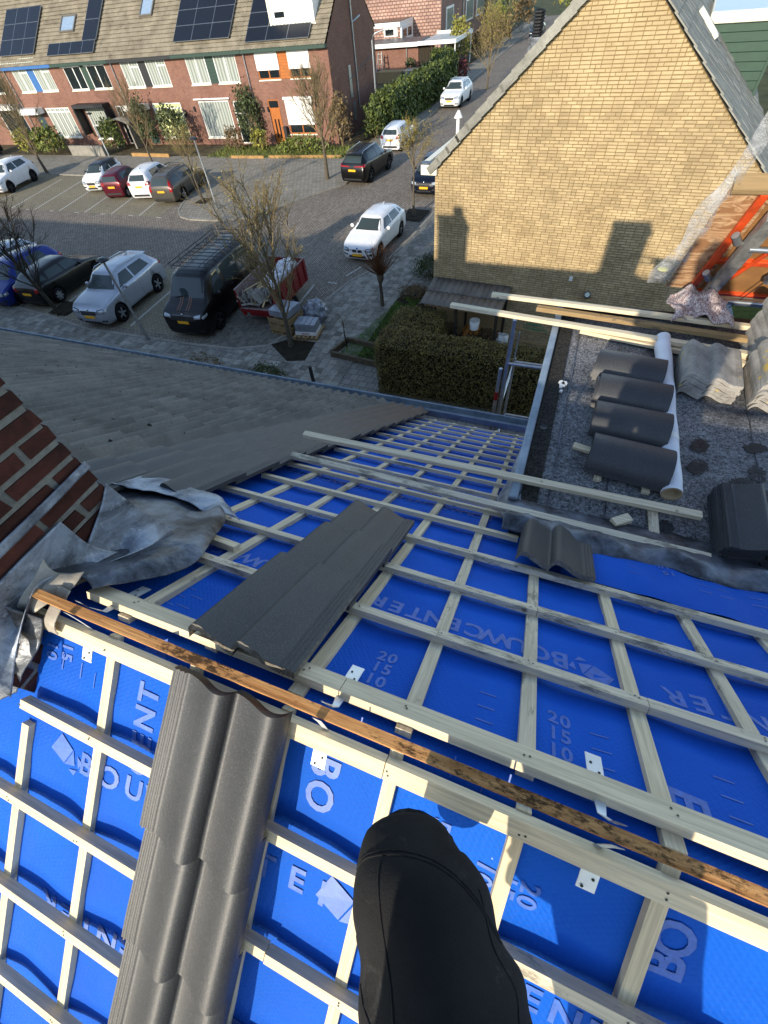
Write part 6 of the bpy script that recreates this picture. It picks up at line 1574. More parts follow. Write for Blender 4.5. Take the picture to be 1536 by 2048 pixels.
def wheel_meshes(r, style, rimmat):
    key = (r, style, rimmat)
    if key in _whl: return _whl[key]
    t = MB(); t.lathe([(r * .62, -.09), (r * .94, -.105), (r, -.075), (r, .075), (r * .94, .105), (r * .62, .09)], 26, Matrix.Rotation(pi / 2, 4, 'X'))
    m = MB(); RX = Matrix.Rotation(pi / 2, 4, 'X'); m.lathe([(r * .66, -.095), (r * .60, -.10), (r * .58, -.06), (r * .18, -.04)], 24, RX); m.lathe([(r * .17, -.03), (r * .15, -.095), (0, -.10)], 12, RX)
    ns = 7 if style == 'cap' else 5
    rim = MB()
    for i in range(ns):
        a = 2 * pi * i / ns; w = .17 if style == 'cap' else .11
        rim.prism([V((r * .12 * cos(a + 1.0), -.10, r * .12 * sin(a + 1.0))), V((r * .12 * cos(a - 1.0), -.10, r * .12 * sin(a - 1.0))), V((r * .62 * cos(a - w * 1.3), -.098, r * .62 * sin(a - w * 1.3))), V((r * .62 * cos(a + w * 1.3), -.098, r * .62 * sin(a + w * 1.3)))], (0, .03, 0))
    rim.lathe([(r * .665, -.092), (r * .64, -.112), (r * .58, -.10)], 26, RX); rim.lathe([(r * .20, -.08), (r * .17, -.112), (0, -.114)], 12, RX)
    _whl[key] = (t.mesh("tyre", M_['rubber']), m.mesh("wheel_dish", M_['blackpl']), rim.mesh("rim", rimmat)); return _whl[key]
_body = {}
def car(label, kind, loc, heading, color, roofcol=None, rim='spoke', rimmat=None, extras=(), L=None, name="parked_car", cat="car", plate=True, grp="parked cars"):
    sp = SH[kind]; key = kind
    pm = color if not isinstance(color, str) else paint("car_paint_" + color.lstrip('#'), color)
    if key not in _body: _body[key] = body_mesh(sp, [pm, M_['blackpl']])
    me0, rings, fs = _body[key]
    me = me0.copy(); me.materials[0] = pm
    if len(me.materials) < 2: me.materials.append(M_['blackpl'])
    ang = atan2(heading[1], heading[0])
    t = thing(name, label, cat, (loc[0], loc[1], .008), ang, grp)
    if roofcol:
        me.materials.append(roofcol); ri = len(me.materials) - 1
        for p in me.polygons:
            if p.center.z > sp['H'] - .22 and p.normal.z > .5: p.material_index = ri
    link("body", me, t, True)
    bmh = bmesh.new(); bmh.from_mesh(me); bv = BVHTree.FromBMesh(bmh)
    L, W, H = sp['L'], sp['W'], sp['H']
    def X(f): return L / 2 - f * L
    def cast(o, d, off):
        h = bv.ray_cast(V(o), V(d)); 
        return None if h[0] is None else h[0] + h[1] * off if h[1].dot(V(d)) < 0 else h[0] - h[1] * off
    def patch(nm, c, axis, mat, off=.006, n=6, par=t, rnd=0):
        """c: four corners in the plane across axis, projected on to the body"""
        g = []
        for j in range(n + 1):
            for i in range(n + 1):
                u, v = i / n, j / n
                a = (c[0][0] * (1 - u) + c[1][0] * u) * (1 - v) + (c[3][0] * (1 - u) + c[2][0] * u) * v
                b_ = (c[0][1] * (1 - u) + c[1][1] * u) * (1 - v) + (c[3][1] * (1 - u) + c[2][1] * u) * v
                if axis == 'f': p = cast((4, a, b_), (-1, 0, 0), off)
                elif axis == 'r': p = cast((-4, a, b_), (1, 0, 0), off)
                elif axis == 'l': p = cast((a, 3, b_), (0, -1, 0), off)
                elif axis == 'R': p = cast((a, -3, b_), (0, 1, 0), off)
                else: p = cast((a, b_, 4), (0, 0, -1), off)
                g.append(p)
        m = MB()
        ok = {}; vs = []
        for i, p in enumerate(g):
            if p is not None: ok[i] = len(vs); vs.append(p)
        fc = []
        for j in range(n):
            for i in range(n):
                q = [j * (n + 1) + i, j * (n + 1) + i + 1, (j + 1) * (n + 1) + i + 1, (j + 1) * (n + 1) + i]
                if all(z in ok for z in q): fc.append(tuple(ok[z] for z in q))
        if not fc: return None
        m.add(vs, fc, True)
        return m.build(nm, mat, par, True)
    G_ = M_['cglass']; wr = W / 2 * lerp_keys(sp['k'], .5)[3]
    def hh(f): return lerp_keys(sp['k'], f)
    # windscreen
    b0, b1 = sp['ws']; zb, zt = hh(b0)[1] + .03, hh(b1)[1] - .05; yb, yt = W / 2 * .80, wr * .88
    patch("windscreen", [(-yb, zb), (yb, zb), (yt, zt), (-yt, zt)], 'f', G_, .006, 10)
    b0, b1 = sp['rw']; zt2, zb2 = hh(b0)[1] - .04, hh(b1)[0] + .06; yb2 = wr * (.98 if kind != 'van' else .9)
    patch("rear_window", [(yb2, zb2), (-yb2, zb2), (-yb2 * .86, zt2), (yb2 * .86, zt2)], 'r', G_, .006, 8)
    for ax, sg in (('l', 1), ('R', -1)):
        for i, (f0, f1) in enumerate(sp['sw']):
            z0 = hh(f0)[0] + .045; z1 = hh(f1)[0] + .045; zt0, zt1 = hh(f0)[1] - .10, hh(f1)[1] - .10
            zt0 = max(z0 + .04, min(zt0, H - .13)); zt1 = min(zt1, H - .13)
            fx0 = f0; top0 = f0 + (.10 if i == 0 else .0); f1t = f1 - (.035 if i == len(sp['sw']) - 1 and kind not in ('estate', 'van') else 0)
            zt0b = min(hh(top0)[1] - .10, H - .13); zt1b = min(hh(f1t)[1] - .10, H - .13)
            if i == 0: q = [(X(f0) - .02, z0), (X(f1), z1), (X(f1t), zt1b), (X(top0), zt0b)]
            else: q = [(X(f0), z0), (X(f1), z1), (X(f1t), zt1b), (X(f0), zt0b)]
            patch("side_window", q, ax, G_, .005, 6)
        if sp['swq']: f0, f1 = sp['swq']; patch("side_window", [(X(f0), hh(f0)[0] + .06), (X(f1), hh(f1)[0] + .10), (X(f1), hh(f1)[0] + .12), (X(f0), hh(f0)[1] - .11)], ax, G_, .005, 4)
        # shut lines and door handles
        for f in ([sp['sw'][0][0] - .012, .57, .80] if kind != 'van' else [.225, .42, .67]):
            patch("door_seam", [(X(f) + .005, sp['gc'] + .2), (X(f) - .005, sp['gc'] + .2), (X(f) - .005, hh(f)[0] - .02), (X(f) + .005, hh(f)[0] - .02)], ax, M_['blackpl'], .002, 3)
        for f in (.50, .73):
            m = MB(); y = sg * (W / 2 * .985 + .012); m.box((X(f), y, hh(f)[0] - .10), (.17, .025, .025)); bevel(m.build("door_handle", pm, t, True), .008)
        m = MB(); xm = X(sp['sw'][0][0] + .035); ym = sg * (W / 2 + .09); zm = hh(.33)[0] + .07
        m.lathe([(0, .10), (.05, .09), (.08, .04), (.085, -.02), (.07, -.07), (0, -.075)], 12, Matrix.Translation((xm, ym, zm)) @ Matrix.Diagonal((.75, 1.15, .85, 1))); mr = m.build("wing_mirror", pm if 'blackmirror' not in extras else M_['blackpl'], t, True)
        m = MB(); m.bar(V((xm, sg * W / 2 * .93, zm - .05)), V((xm, ym, zm - .03)), .05, .03); m.build("mirror_arm", M_['blackpl'], mr, True)
        patch("sill_trim", [(X(.24), sp['gc'] + .02), (X(.72), sp['gc'] + .02), (X(.72), sp['gc'] + .10), (X(.24), sp['gc'] + .10)], ax, M_['blackpl'], .004, 6)
    # lamps
    hl = hh(.05)[0]; zl = hl - .14
    for s in (1, -1):
        patch("headlight_housing", [(s * W * .24, zl - .075), (s * W * .44, zl - .05), (s * W * .44, zl + .11), (s * W * .25, zl + .06)], 'f', M_['blackpl'], .005, 6)
        patch("headlight", [(s * W * .27, zl - .055), (s * W * .42, zl - .03), (s * W * .42, zl + .085), (s * W * .28, zl + .04)], 'f', M_['lamp'], .010, 6)
        patch("fog_trim", [(s * W * .27, .36), (s * W * .43, .36), (s * W * .42, .46), (s * W * .30, .44)], 'f', M_['blackpl'], .005, 4)
        zr = hh(.975)[0] - .02
        if kind in ('estate',): patch("tail_light", [(s * W * .36, zr - .25), (s * W * .47, zr - .22), (s * W * .40, zr + .40), (s * W * .34, zr + .40)], 'r', M_['red'], .008, 8)
        elif kind == 'suv' and 'slimlamp' in extras: patch("tail_light", [(s * W * .10, zr - .06), (s * W * .46, zr - .04), (s * W * .46, zr + .02), (s * W * .10, zr - .01)], 'r', M_['red'], .008, 8)
        else: patch("tail_light", [(s * W * .30, zr - .16), (s * W * .455, zr - .12), (s * W * .44, zr + .07), (s * W * .34, zr + .03)], 'r', M_['red'], .008, 6)
    for ax, sg in (('l', 1), ('R', -1)):
        f0, f1 = (.945, .992); zz = hh(.965)[0]
        patch("tail_light", [(X(f0), zz - .10), (X(f1), zz - .16), (X(f1), zz + .0), (X(f0), zz + .02)], ax, M_['red'], .006, 5)
        patch("headlight", [(X(.075), zl - .02), (X(.012), zl - .06), (X(.012), zl + .04), (X(.075), zl + .07)], ax, M_['lamp'], .006, 5)
    gw = W * (.22 if kind != 'van' else .33)
    if 'kidney' in extras:
        for s in (1, -1):
            patch("grille", [(s * .02, zl - .10), (s * .26, zl - .09), (s * .25, zl + .02), (s * .05, zl + .02)], 'f', M_['chrome'], .006, 4)
            patch("grille_slats", [(s * .035, zl - .085), (s * .245, zl - .075), (s * .235, zl + .008), (s * .06, zl + .008)], 'f', M_['blackpl'], .010, 4)
    else: patch("grille", [(-gw * .9, zl - .13), (gw * .9, zl - .13), (gw * 1.05, zl + .02), (-gw * 1.05, zl + .02)], 'f', M_['blackpl'], .006, 6)
    patch("lower_grille", [(-W * .26, .26), (W * .26, .26), (W * .24, .36), (-W * .24, .36)], 'f', M_['blackpl'], .005, 6)
    patch("rear_bumper_trim", [(W * .36, .28), (-W * .36, .28), (-W * .33, .40), (W * .33, .40)], 'r', M_['blackpl'], .005, 6)
    m = MB()
    fp = cast((4, 0, zl - .20), (-1, 0, 0), .012)
    if fp: m.box((fp.x + .012, 0, zl - .20), (.014, .52, .11)); pl_ = bevel(m.build("number_plate", M_['plate'], t, True), .004)
    rp_ = cast((-4, 0, hh(.975)[0] - .24), (1, 0, 0), .01)
    if rp_: m = MB(); m.box((rp_.x - .012, 0, hh(.975)[0] - .24), (.014, .52, .11)); bevel(m.build("number_plate", M_['plate'], t, True), .004)
    bd = cast((4, 0, zl + .06), (-1, 0, 0), .012)
    if bd: m = MB(); m.lathe([(0, .012), (.035, .01), (.042, 0)], 14, Matrix.Translation(bd) @ Matrix.Rotation(radians(75), 4, 'Y')); m.build("badge", M_['chrome'] if 'kidney' not in extras else M_['blue'], t, True)
    # wheels
    rm = rimmat or M_['rim']; tm_, dm_, rmm = wheel_meshes(sp['wr'], rim, rm); xf = L / 2 - sp['fo']
    for x in (xf, xf - sp['wb']):
        for s in (1, -1):
            M = Matrix.Translation((x, s * (W / 2 - .125), sp['wr'])) @ (Matrix.Rotation(pi, 4, 'Z') if s > 0 else Matrix.Identity(4)) @ Matrix.Rotation(R.uniform(0, 6), 4, 'Y')
            w = link("wheel", tm_, t, True, M); link("wheel_dish", dm_, w, True); link("rim", rmm, w, True)
    # extras
    if 'rails' in extras:
        for s in (1, -1):
            m = MB(); m.tube([V((X(.42), s * wr * .86, hh(.42)[1] + .0)), V((X(.46), s * wr * .86, H + .05)), V((X(.84), s * wr * .84, hh(.84)[1] + .06)), V((X(.88), s * wr * .84, hh(.88)[1] + .0))], .016, 7); m.build("roof_rail", M_['chrome'] if 'chromerail' in extras else M_['blackpl'], t, True)
    if 'bars' in extras:
        for f in (.50, .74): m = MB(); m.bar(V((X(f), -wr * .86, H + .09)), V((X(f), wr * .86, H + .09)), .06, .03); m.build("roof_bar", M_['blackpl'], t, True)
    if 'sunroof' in extras: patch("sunroof", [(X(.46), -wr * .55), (X(.46), wr * .55), (X(.60), wr * .55), (X(.60), -wr * .55)], 't', G_, .006, 4)
    if 'spoiler' in extras: m = MB(); f = sp['rw'][0]; m.box((X(f) - .06, 0, hh(f)[1] + .0), (.22, wr * 1.5, .035)); bevel(m.build("spoiler", pm, t, True), .012)
    if 'antenna' in extras: m = MB(); m.prism([V((X(.80), -.015, H - .03)), V((X(.74), -.015, H - .02)), V((X(.795), -.004, H + .06))], (0, .03, 0)); m.build("antenna", pm, t, True)
    else: m = MB(); m.tube([V((X(.82), .1, hh(.82)[1])), V((X(.85), .1, hh(.82)[1] + .22))], .006, 4); m.build("antenna", M_['blackpl'], t, True)
    m = MB(); m.bar(V((X(sp['ws'][0]) + .03, -.55, hh(sp['ws'][0])[1] + .045)), V((X(sp['ws'][0]) - .05, .10, hh(sp['ws'][0])[1] + .10)), .018, .012); m.build("wiper", M_['blackpl'], t, True)
    bmh.free()
    return t, X, H, W, wr, patch
WHT = paint("white_car_paint", '#e9eaea'); BLK = paint("black_car_paint", '#040506'); SIL = paint("silver_car_paint", '#aeb4bd', .45); GRY = paint("brown_grey_car_paint", '#5a564f', .4)
MAR = paint("maroon_car_paint", '#5a1524', .25); BLU = paint("blue_car_paint", '#17307c', .25); DGR = paint("dark_grey_car_paint", '#33373c', .3); NVY = paint("blue_black_car_paint", '#0e1626', .2)
drim = simple("dark_alloy", '#3a3c40', .4, .5)
car("white hatchback standing in the side road before the yellow gable, twin kidney grille", 'hatch', (-9.42, 21.75), (-.13, -2.75), WHT, None, 'spoke', simple("grey_alloy", '#6a6d70', .4, .5), ('kidney', 'antenna'))
car("silver crossover car parked between the black hatchback and the black van", 'suv', (-18.83, 13.72), (.22, -2.58), SIL, None, 'spoke', M_['rim'], ('rails', 'chromerail', 'spoiler', 'antenna'))
car("black hatchback parked left of the silver crossover, tail towards us", 'hatch', (-23.45, 14.45), (-.17, 2.54), BLK, None, 'cap', M_['rim'])
car("blue small car at the left edge behind the crooked dark tree", 'mpv', (-25.35, 13.85), (.12, -2.6), BLU, None, 'spoke', M_['rim'])
car("silver car mostly cut off by the left edge behind the blue car", 'hatch', (-28.0, 14.6), (.12, -2.6), SIL, None, 'cap')
car("white crossover car with black sill at the far left of the opposite bays", 'suv', (-43.35, 27.75), (.6, -2.97), WHT, None, 'spoke', drim, ('antenna', 'spoiler'))
car("white small car with dark roof, facing us in the opposite bays", 'city', (-34.35, 28.75), (.6, -2.9), WHT, DGR, 'spoke', drim, ('blackmirror',))
car("maroon hatchback between the white cars in the opposite bays", 'city', (-31.3, 27.75), (-.6, 2.9), MAR, None, 'cap')
car("white compact people carrier beside the grey estate, tail towards us", 'mpv', (-28.75, 28.0), (-.5, 2.9), WHT, None, 'spoke', M_['rim'], ('antenna',))
car("brown-grey estate car with roof rails at the end of the opposite bays", 'estate', (-26.38, 27.85), (-.45, 3.3), GRY, None, 'spoke', M_['rim'], ('rails', 'bars'))
car("glossy black crossover at the left kerb of the side road, tail towards us", 'suv', (-14.12, 32.35), (.27, 3.0), BLK, None, 'spoke', drim, ('rails', 'chromerail', 'slimlamp', 'spoiler', 'antenna'))
car("white city car parked beyond the black crossover in the side road", 'city', (-14.35, 39.1), (.12, 2.9), WHT, None, 'cap')
car("white large crossover with sunroof parked facing us by the laurel hedge", 'suv', (-13.42, 52.55), (-.18, -3.5), WHT, None, 'spoke', drim, ('sunroof', 'spoiler', 'rails', 'chromerail'))
car("black car half hidden by the yellow gable's corner", 'mpv', (-9.0, 30.55), (-.05, -3), NVY, None, 'spoke', drim)
car("dark blue car far up the side road beside the flue on the gable", 'hatch', (-12.3, 93.5), (-.05, -3), NVY, None, 'cap')
car("dark grey car in front of the terrace at the far left edge", 'hatch', (-56.2, 34.6), (.5, -2.4), DGR, None, 'cap')
vt, VX, VH, VW, vwr, vpatch = car("black delivery van with roof rack and twin bonnet stripes parked by the red trailer", 'van', (-13.95, 14.35), (.25, -3.4), BLK, None, 'spoke', drim, ('blackmirror',), name="delivery_van", cat="van")
for s in (-.20, .20): vpatch("bonnet_stripe", [(VX(.03), s - .05), (VX(.03), s + .05), (VX(.15), s + .06), (VX(.15), s - .06)], 't', simple("dark_bonnet_stripe", '#2b2524', .4) if s < 0 else bpy.data.materials["dark_bonnet_stripe"], .003, 5)
for s in (-.26, -.14, .14, .26): vpatch("stripe_edge", [(VX(.03), s - .008), (VX(.03), s + .008), (VX(.15), s + .009), (VX(.15), s - .009)], 't', simple("orange_pinstripe", '#b06a3a', .4) if s == -.26 else bpy.data.materials["orange_pinstripe"], .005, 5)
rk = bpy.data.objects.new("roof_rack", None); COL.objects.link(rk); rk.parent = vt; rk.location = (0, 0, 0)
def rbar(nm, a, b2, r=.014): m = MB(); m.tube([V(a), V(b2)], r, 6); m.build(nm, M_['blackpl'], rk, True)
for s in (1, -1):
    rbar("rack_rail", (VX(.30), s * .80, VH + .08), (VX(.95), s * .80, VH + .08)); rbar("rack_rail", (VX(.28), s * .83, VH + .20), (VX(.96), s * .83, VH + .20), .016)
    for f in (.30, .43, .56, .69, .82, .95): rbar("rack_upright", (VX(f), s * .80, VH - .02), (VX(f), s * .83, VH + .20), .011)
for i in range(11): f = .31 + .063 * i; rbar("rack_crossbar", (VX(f), -.80, VH + .08), (VX(f), .80, VH + .08), .012)
rbar("rack_roller", (VX(.96), -.83, VH + .20), (VX(.96), .83, VH + .20), .022)
for s in (-.45, .45): rbar("rack_rail", (VX(.30), s, VH + .095), (VX(.95), s, VH + .095), .011)

# ------------------------------------------------------------------ red tipping trailer with rubble
TRA = thing("tipping_trailer", "red high-sided trailer full of old timber, tiles and plastic beside the van", "trailer", (-11.32, 14.95, .0), radians(3))
M_['redp'] = simple("scratched_red_paint", '#8c171c', .45, var=.2, vscale=6); M_['galvin'] = simple("scuffed_grey_sidewall", '#9a8f8b', .7, var=.3, vscale=6, c2='#6d4a45')
m = MB(); m.bx(-.80, .80, -1.5, 1.5, .55, .63); m.build("bed", M_['galvin'], TRA, True)
for (x0, x1, y0, y1) in ((-.84, -.80, -1.54, 1.54), (.80, .84, -1.54, 1.54), (-.80, .80, -1.54, -1.50), (-.80, .80, 1.50, 1.54)):
    h = .70 if y0 == -1.54 and y1 == -1.50 else 1.42
    m = MB(); m.bx(x0, x1, y0, y1, .56, h); m.cur = 1
    w = m.build("side_board", [M_['redp'], M_['galvin']], TRA, True); bevel(w, .006)
    q = MB(); 
    if abs(x1 - x0) < .1: q.bx(x0 - .01, x1 + .01, y0, y1, h, h + .03)
    else: q.bx(x0, x1, y0 - .01, y1 + .01, h, h + .03)
    q.build("top_rim", M_['galvin'], w, True)
    if abs(x1 - x0) < .1:
        xi = x1 + .004 if x0 < 0 else x0 - .004; q = MB(); q.bx(xi - .002, xi + .002, -1.49, 1.49, .63, 1.40); q.build("inner_face", M_['galvin'], w, True)
        xo = x0 - .02 if x0 < 0 else x1 + .02
        for k in range(6): q = MB(); q.bx(xo - .02, xo + .02, -1.4 + .54 * k, -1.32 + .54 * k, .58, 1.40); q.build("side_rib", M_['redp'], w, True)
m = MB(); m.bx(-.5, .5, -1.45, 1.45, .40, .55); m.bx(-.04, .04, 1.5, 2.7, .42, .50); m.build("chassis", M_['redp'], TRA, True)
tm_, dm_, rmm = wheel_meshes(.27, 'cap', M_['rim'])
for y in (-.35, .35):
    for s in (1, -1): w = link("wheel", tm_, TRA, True, Matrix.Translation((s * .62, y - .2, .27)) @ (Matrix.Rotation(pi, 4, 'Z') if s > 0 else Matrix.Identity(4))); link("rim", rmm, w, True)
for s in (1, -1): m = MB(); m.box((s * .70, -1.50, .48), (.16, .05, .10)); m.build("tail_light", M_['red'], TRA, True)
M_['scrap'] = wood_mat("scrap_timber", '#d8bd8c', 'Y', .5)
for i in range(46):
    L_ = R.uniform(.5, 1.8); a = R.gauss(1.5, .3); c_ = V((R.uniform(-.5, .55), R.uniform(-.8, .5), .80 + .008 * i + R.uniform(-.02, .08))); d = V((cos(a), sin(a), R.uniform(-.10, .12))) * L_ / 2
    m = MB(); m.bar(c_ - d, c_ + d, R.uniform(.03, .07), .025); o = m.build("scrap_batten", M_['scrap'] if i % 4 else M_['woodold'], TRA, True); o.parent = None; o.matrix_basis = wm(TRA); tag(o, "old splintered batten lying among the scrap heap in the red trailer", "batten", "scrap timber in the red trailer")
for i in range(30):
    M = wm(TRA) @ Matrix.Translation((R.uniform(-.72, .40), -1.44 + .30 * (i // 8) * .5 + R.uniform(0, .05), .70 + .02 * (i % 8) + R.uniform(0, .10))) @ Euler((R.uniform(-.3, .3) + (1.1 if i % 3 else 0), R.uniform(-.4, .4), R.uniform(-.5, .5) + 1.57)).to_matrix().to_4x4()
    o = link("broken_tile", T_conc, None, M=M); tag(o, "broken old grey tile dumped in the tail of the red trailer", "roof tile", "dumped tiles in the red trailer")
def wrap(u, v, c=V((.25, .35, .95)), r=V((.45, .55, .38)), s=0):
    th = v * pi * .75; ph = u * 2 * pi; d = V((sin(th) * cos(ph), sin(th) * sin(ph), cos(th))); k = 1 + .28 * nz(d * 2.2, 1.5, s) + .10 * nz(d * 7, 1, s)
    return V((c.x + d.x * r.x * k, c.y + d.y * r.y * k, c.z + d.z * r.z * k))
M_['film'] = simple("white_film", '#eceef3', .35, var=.15, vscale=9, bump=.6, bscale=14, bdist=.03)
for c_, r_, s in ((V((.12, .05, 1.12)), V((.42, .42, .36)), 1), (V((.30, .85, 1.2)), V((.45, .55, .42)), 2), (V((.28, -.5, 1.05)), V((.26, .26, .24)), 3)):
    m = MB(); m.grid(lambda u, v: wm(TRA) @ wrap(u, v, c_, r_, s), 34, 18); tag(m.build("plastic_waste", M_['film'], None), ["", "bundle of white plastic film in the middle of the red trailer's load", "largest white plastic bundle at the far end of the red trailer", "smallest white plastic bundle nearest us in the red trailer's load"][s], "plastic film")
# ------------------------------------------------------------------ pallets
def pallet_box(label, x, y, a, lvl):
    t = thing("crate_pallet", label, "pallet", (x, y, .06), a, "pallets unloaded beside the tree")
    for k in range(lvl):
        z = k * .34
        for j in range(3):
            m = MB(); m.bx(-.5, .5, -.44 + .44 * j - .05, -.44 + .44 * j + .05, z, z + .02); m.build("bottom_board", M_['woodold'], t, True)
            for i in range(3): m = MB(); m.bx(-.5 + .44 * i + (0), -.5 + .44 * i + .10, -.44 + .44 * j - .05, -.44 + .44 * j + .05, z + .02, z + .11); m.build("block", M_['woodold'], t, True)
        for i in range(6): m = MB(); m.bx(-.5 + .178 * i, -.5 + .178 * i + .11, -.5, .5, z + .11, z + .135); m.build("deck_board", M_['woodold'], t, True)
        if lvl > 1:
            for j in range(2):
                m = MB(); m.bx(-.5, .5, -.505, -.485, z + .17 + .085 * j, z + .235 + .085 * j); m.build("side_board", M_['woodold'], t, True)
                m = MB(); m.bx(.485, .505, -.5, .5, z + .17 + .085 * j, z + .235 + .085 * j); m.build("side_board", M_['woodold'], t, True)
            for sx in (-.48, 0, .46): m = MB(); m.bx(sx, sx + .05, -.52, -.505, z + .12, z + .345); m.build("upright", M_['woodold'], t, True)
    return t
pallet_box("tall stack of slatted wooden pallets left of the budding tree's trunk", -9.98, 13.40, radians(-6), 2)
pallet_box("single low pallet carrying the block of new tiles right of the tree trunk", -8.95, 13.25, radians(8), 1)
M_['wtile'] = simple("grey_wrapped_tiles", '#8d939b', .35, var=.15, vscale=5)
def tile_pack(label, x, y, z, a, nx, ny, w, d, h, mat, white=False):
    t = thing("tile_pack", label, "tile pack", (x, y, z), a, "shrink wrapped packs of new tiles")
    for i in range(nx):
        for j in range(ny):
            m = MB(); m.bx(-w / 2 + w * i / nx + .006, -w / 2 + w * (i + 1) / nx - .006, -d / 2 + d * j / ny + .006, -d / 2 + d * (j + 1) / ny - .006, 0, h + R.uniform(-.012, .012)); bevel(m.build("tile_bundle", mat, t, True), .015, 2)
            for k in range(6): q = MB(); q.bx(-w / 2 + w * i / nx, -w / 2 + w * (i + 1) / nx - .001, -d / 2 + d * j / ny + .001, -d / 2 + d * (j + 1) / ny, h * (k + .3) / 6.5, h * (k + .5) / 6.5)
    return t
tile_pack("grey tile pack wrapped in film on top of the slatted pallets", -9.98, 13.45, .74, radians(-6), 2, 2, .92, .9, .24, M_['wtile'])
tp_ = tile_pack("block of grey tiles with a white film base on the low pallet", -8.97, 13.25, .20, radians(8), 4, 1, .85, .62, .42, M_['wtile'])
m = MB(); m.bx(-.43, .43, -.325, .325, -.01, .12); m.build("film_band", M_['white'], tp_, True)
m = MB()
for i in range(6): m.bx(-.16 + .055 * i, -.125 + .055 * i, -.3268, -.325, .03, .075)
m.build("printed_band", simple("red_print", '#a8383a', .6), tp_, True)
m = MB(); m.grid(lambda u, v: wrap(u, v, V((-9.20, 14.35, .32)), V((.50, .52, .50)), 7), 40, 20); tag(m.build("wrapped_bundle", simple("clear_wrapped_bundle", '#a9b0b8', .25, var=.35, vscale=7, bump=.7, bscale=14, bdist=.03, c2='#4b5158'), None), "glossy film wrapped heap behind the block of grey tiles", "wrapped bundle")
# ================================================================== THE PERSON ASTRIDE THE RIDGE
pr = thing("person", "person in black work trousers astride the ridge, one bent knee at the ridge batten", "person", C(.05, -.30, -1.3))
def skin(name, joints, edges, mat, root=0, sub=2, parent=pr, disp=0):
    me = bpy.data.meshes.new(name); me.from_pydata([j[0] for j in joints], edges, []); o = bpy.data.objects.new(name, me); COL.objects.link(o)
    md = o.modifiers.new("skin", 'SKIN'); md.use_smooth_shade = True
    lay = me.skin_vertices[0] if me.skin_vertices else None
    if lay is None:
        b2 = bmesh.new(); b2.from_mesh(me); b2.verts.layers.skin.verify(); b2.to_mesh(me); b2.free(); lay = me.skin_vertices[0]
    for i, j in enumerate(joints):
        r = j[1] if isinstance(j[1], tuple) else (j[1], j[1]); lay.data[i].radius = r; lay.data[i].use_root = (i == root)
    s = o.modifiers.new("sub", 'SUBSURF'); s.levels = sub; s.render_levels = sub
    dg = bpy.context.evaluated_depsgraph_get(); ev = bpy.data.meshes.new_from_object(o.evaluated_get(dg)); bpy.data.objects.remove(o)
    ev.materials.clear(); ev.materials.append(mat)
    for p in ev.polygons: p.use_smooth = True
    if disp:
        for v in ev.vertices:
            n = v.normal; v.co += n * (disp * nz(v.co, 9, 3) + disp * .6 * nz((v.co.x * 8, v.co.y * 8, v.co.z * 24), 1, 5))
    ob = bpy.data.objects.new(name, ev); COL.objects.link(ob)
    if parent: ob.parent = parent; ob.matrix_parent_inverse = wm(parent).inverted()
    return ob
b = NB("black_work_trousers"); p = b.pos(); c = b.mix(b.ramp(b.noise(p, 6, 6, .7), .35, .75), (.006, .006, .0065, 1), (.016, .016, .0165, 1))
c = b.mix(b.math('MULTIPLY', b.ramp(b.noise(b.pos((1, 1, 1)), 12, 9, .82, .8), .56, .70), .5), c, (.085, .085, .085, 1))
b.bump(b.math('ADD', b.noise(p, 420, 2), b.math('MULTIPLY', b.noise(p, 11, 4), 5)), .3, .003); M_['trousers'] = b.set(c, .85, Specular_IOR_Level=.28)
b = NB("scuffed_knee_pad"); p = b.pos(); c = b.mix(b.ramp(b.noise(b.pos((3, 3, 1)), 9, 8, .8, 1.0), .55, .78), (.006, .006, .007, 1), (.06, .06, .063, 1)); b.bump(b.noise(p, 30, 4), .3, .004); M_['kneepad'] = b.set(c, .55)
M_['jacket'] = simple("dark_jacket", '#23262b', .85, var=.2, vscale=9); M_['skin'] = simple("skin", '#b98468', .55, var=.08, vscale=20); M_['hair'] = simple("short_brown_hair", '#3a2a1c', .9, var=.2, vscale=60)
HL = C(.11, -.47, -.86); HR = C(.30, -.62, -.95); PEL = C(.20, -.58, -.92); FT = C(.02, -.17, -1.08)
SHD = C(.10, -.50, -.42)
body = skin("body", [(PEL, .13), (C(.15, -.56, -.66), .14), (SHD, .13), (C(.06, -.44, -.26), .062), (C(.04, -.40, -.15), .085), (C(.03, -.36, -.02), .105), (C(.02, -.33, .07), .07),
    (C(-.10, -.46, -.42), .06), (C(-.24, -.30, -.50), .045), (C(-.10, -.13, -.07), .034), (C(-.085, -.09, -.02), .028),
    (C(.30, -.48, -.42), .06), (C(.40, -.30, -.50), .045), (C(.14, -.12, -.05), .034), (C(.10, -.085, -.01), .028)],
    [(0, 1), (1, 2), (2, 3), (3, 4), (4, 5), (5, 6), (2, 7), (7, 8), (8, 9), (9, 10), (2, 11), (11, 12), (12, 13), (13, 14)], M_['skin'])
skin("jacket", [(C(.19, -.575, -.88), .165), (C(.15, -.56, -.66), .165), (SHD, .15), (C(.075, -.46, -.30), .075), (C(-.11, -.46, -.42), .08), (C(-.24, -.30, -.50), .062), (C(-.12, -.155, -.12), .046), (C(.31, -.48, -.42), .08), (C(.40, -.30, -.50), .062), (C(.16, -.15, -.10), .046)],
    [(0, 1), (1, 2), (2, 3), (2, 4), (4, 5), (5, 6), (2, 7), (7, 8), (8, 9)], M_['jacket'], disp=.006)
skin("hair", [(C(.035, -.385, .02), .095), (C(.03, -.40, .08), .085), (C(.02, -.36, .115), .06)], [(0, 1), (1, 2)], M_['hair'])
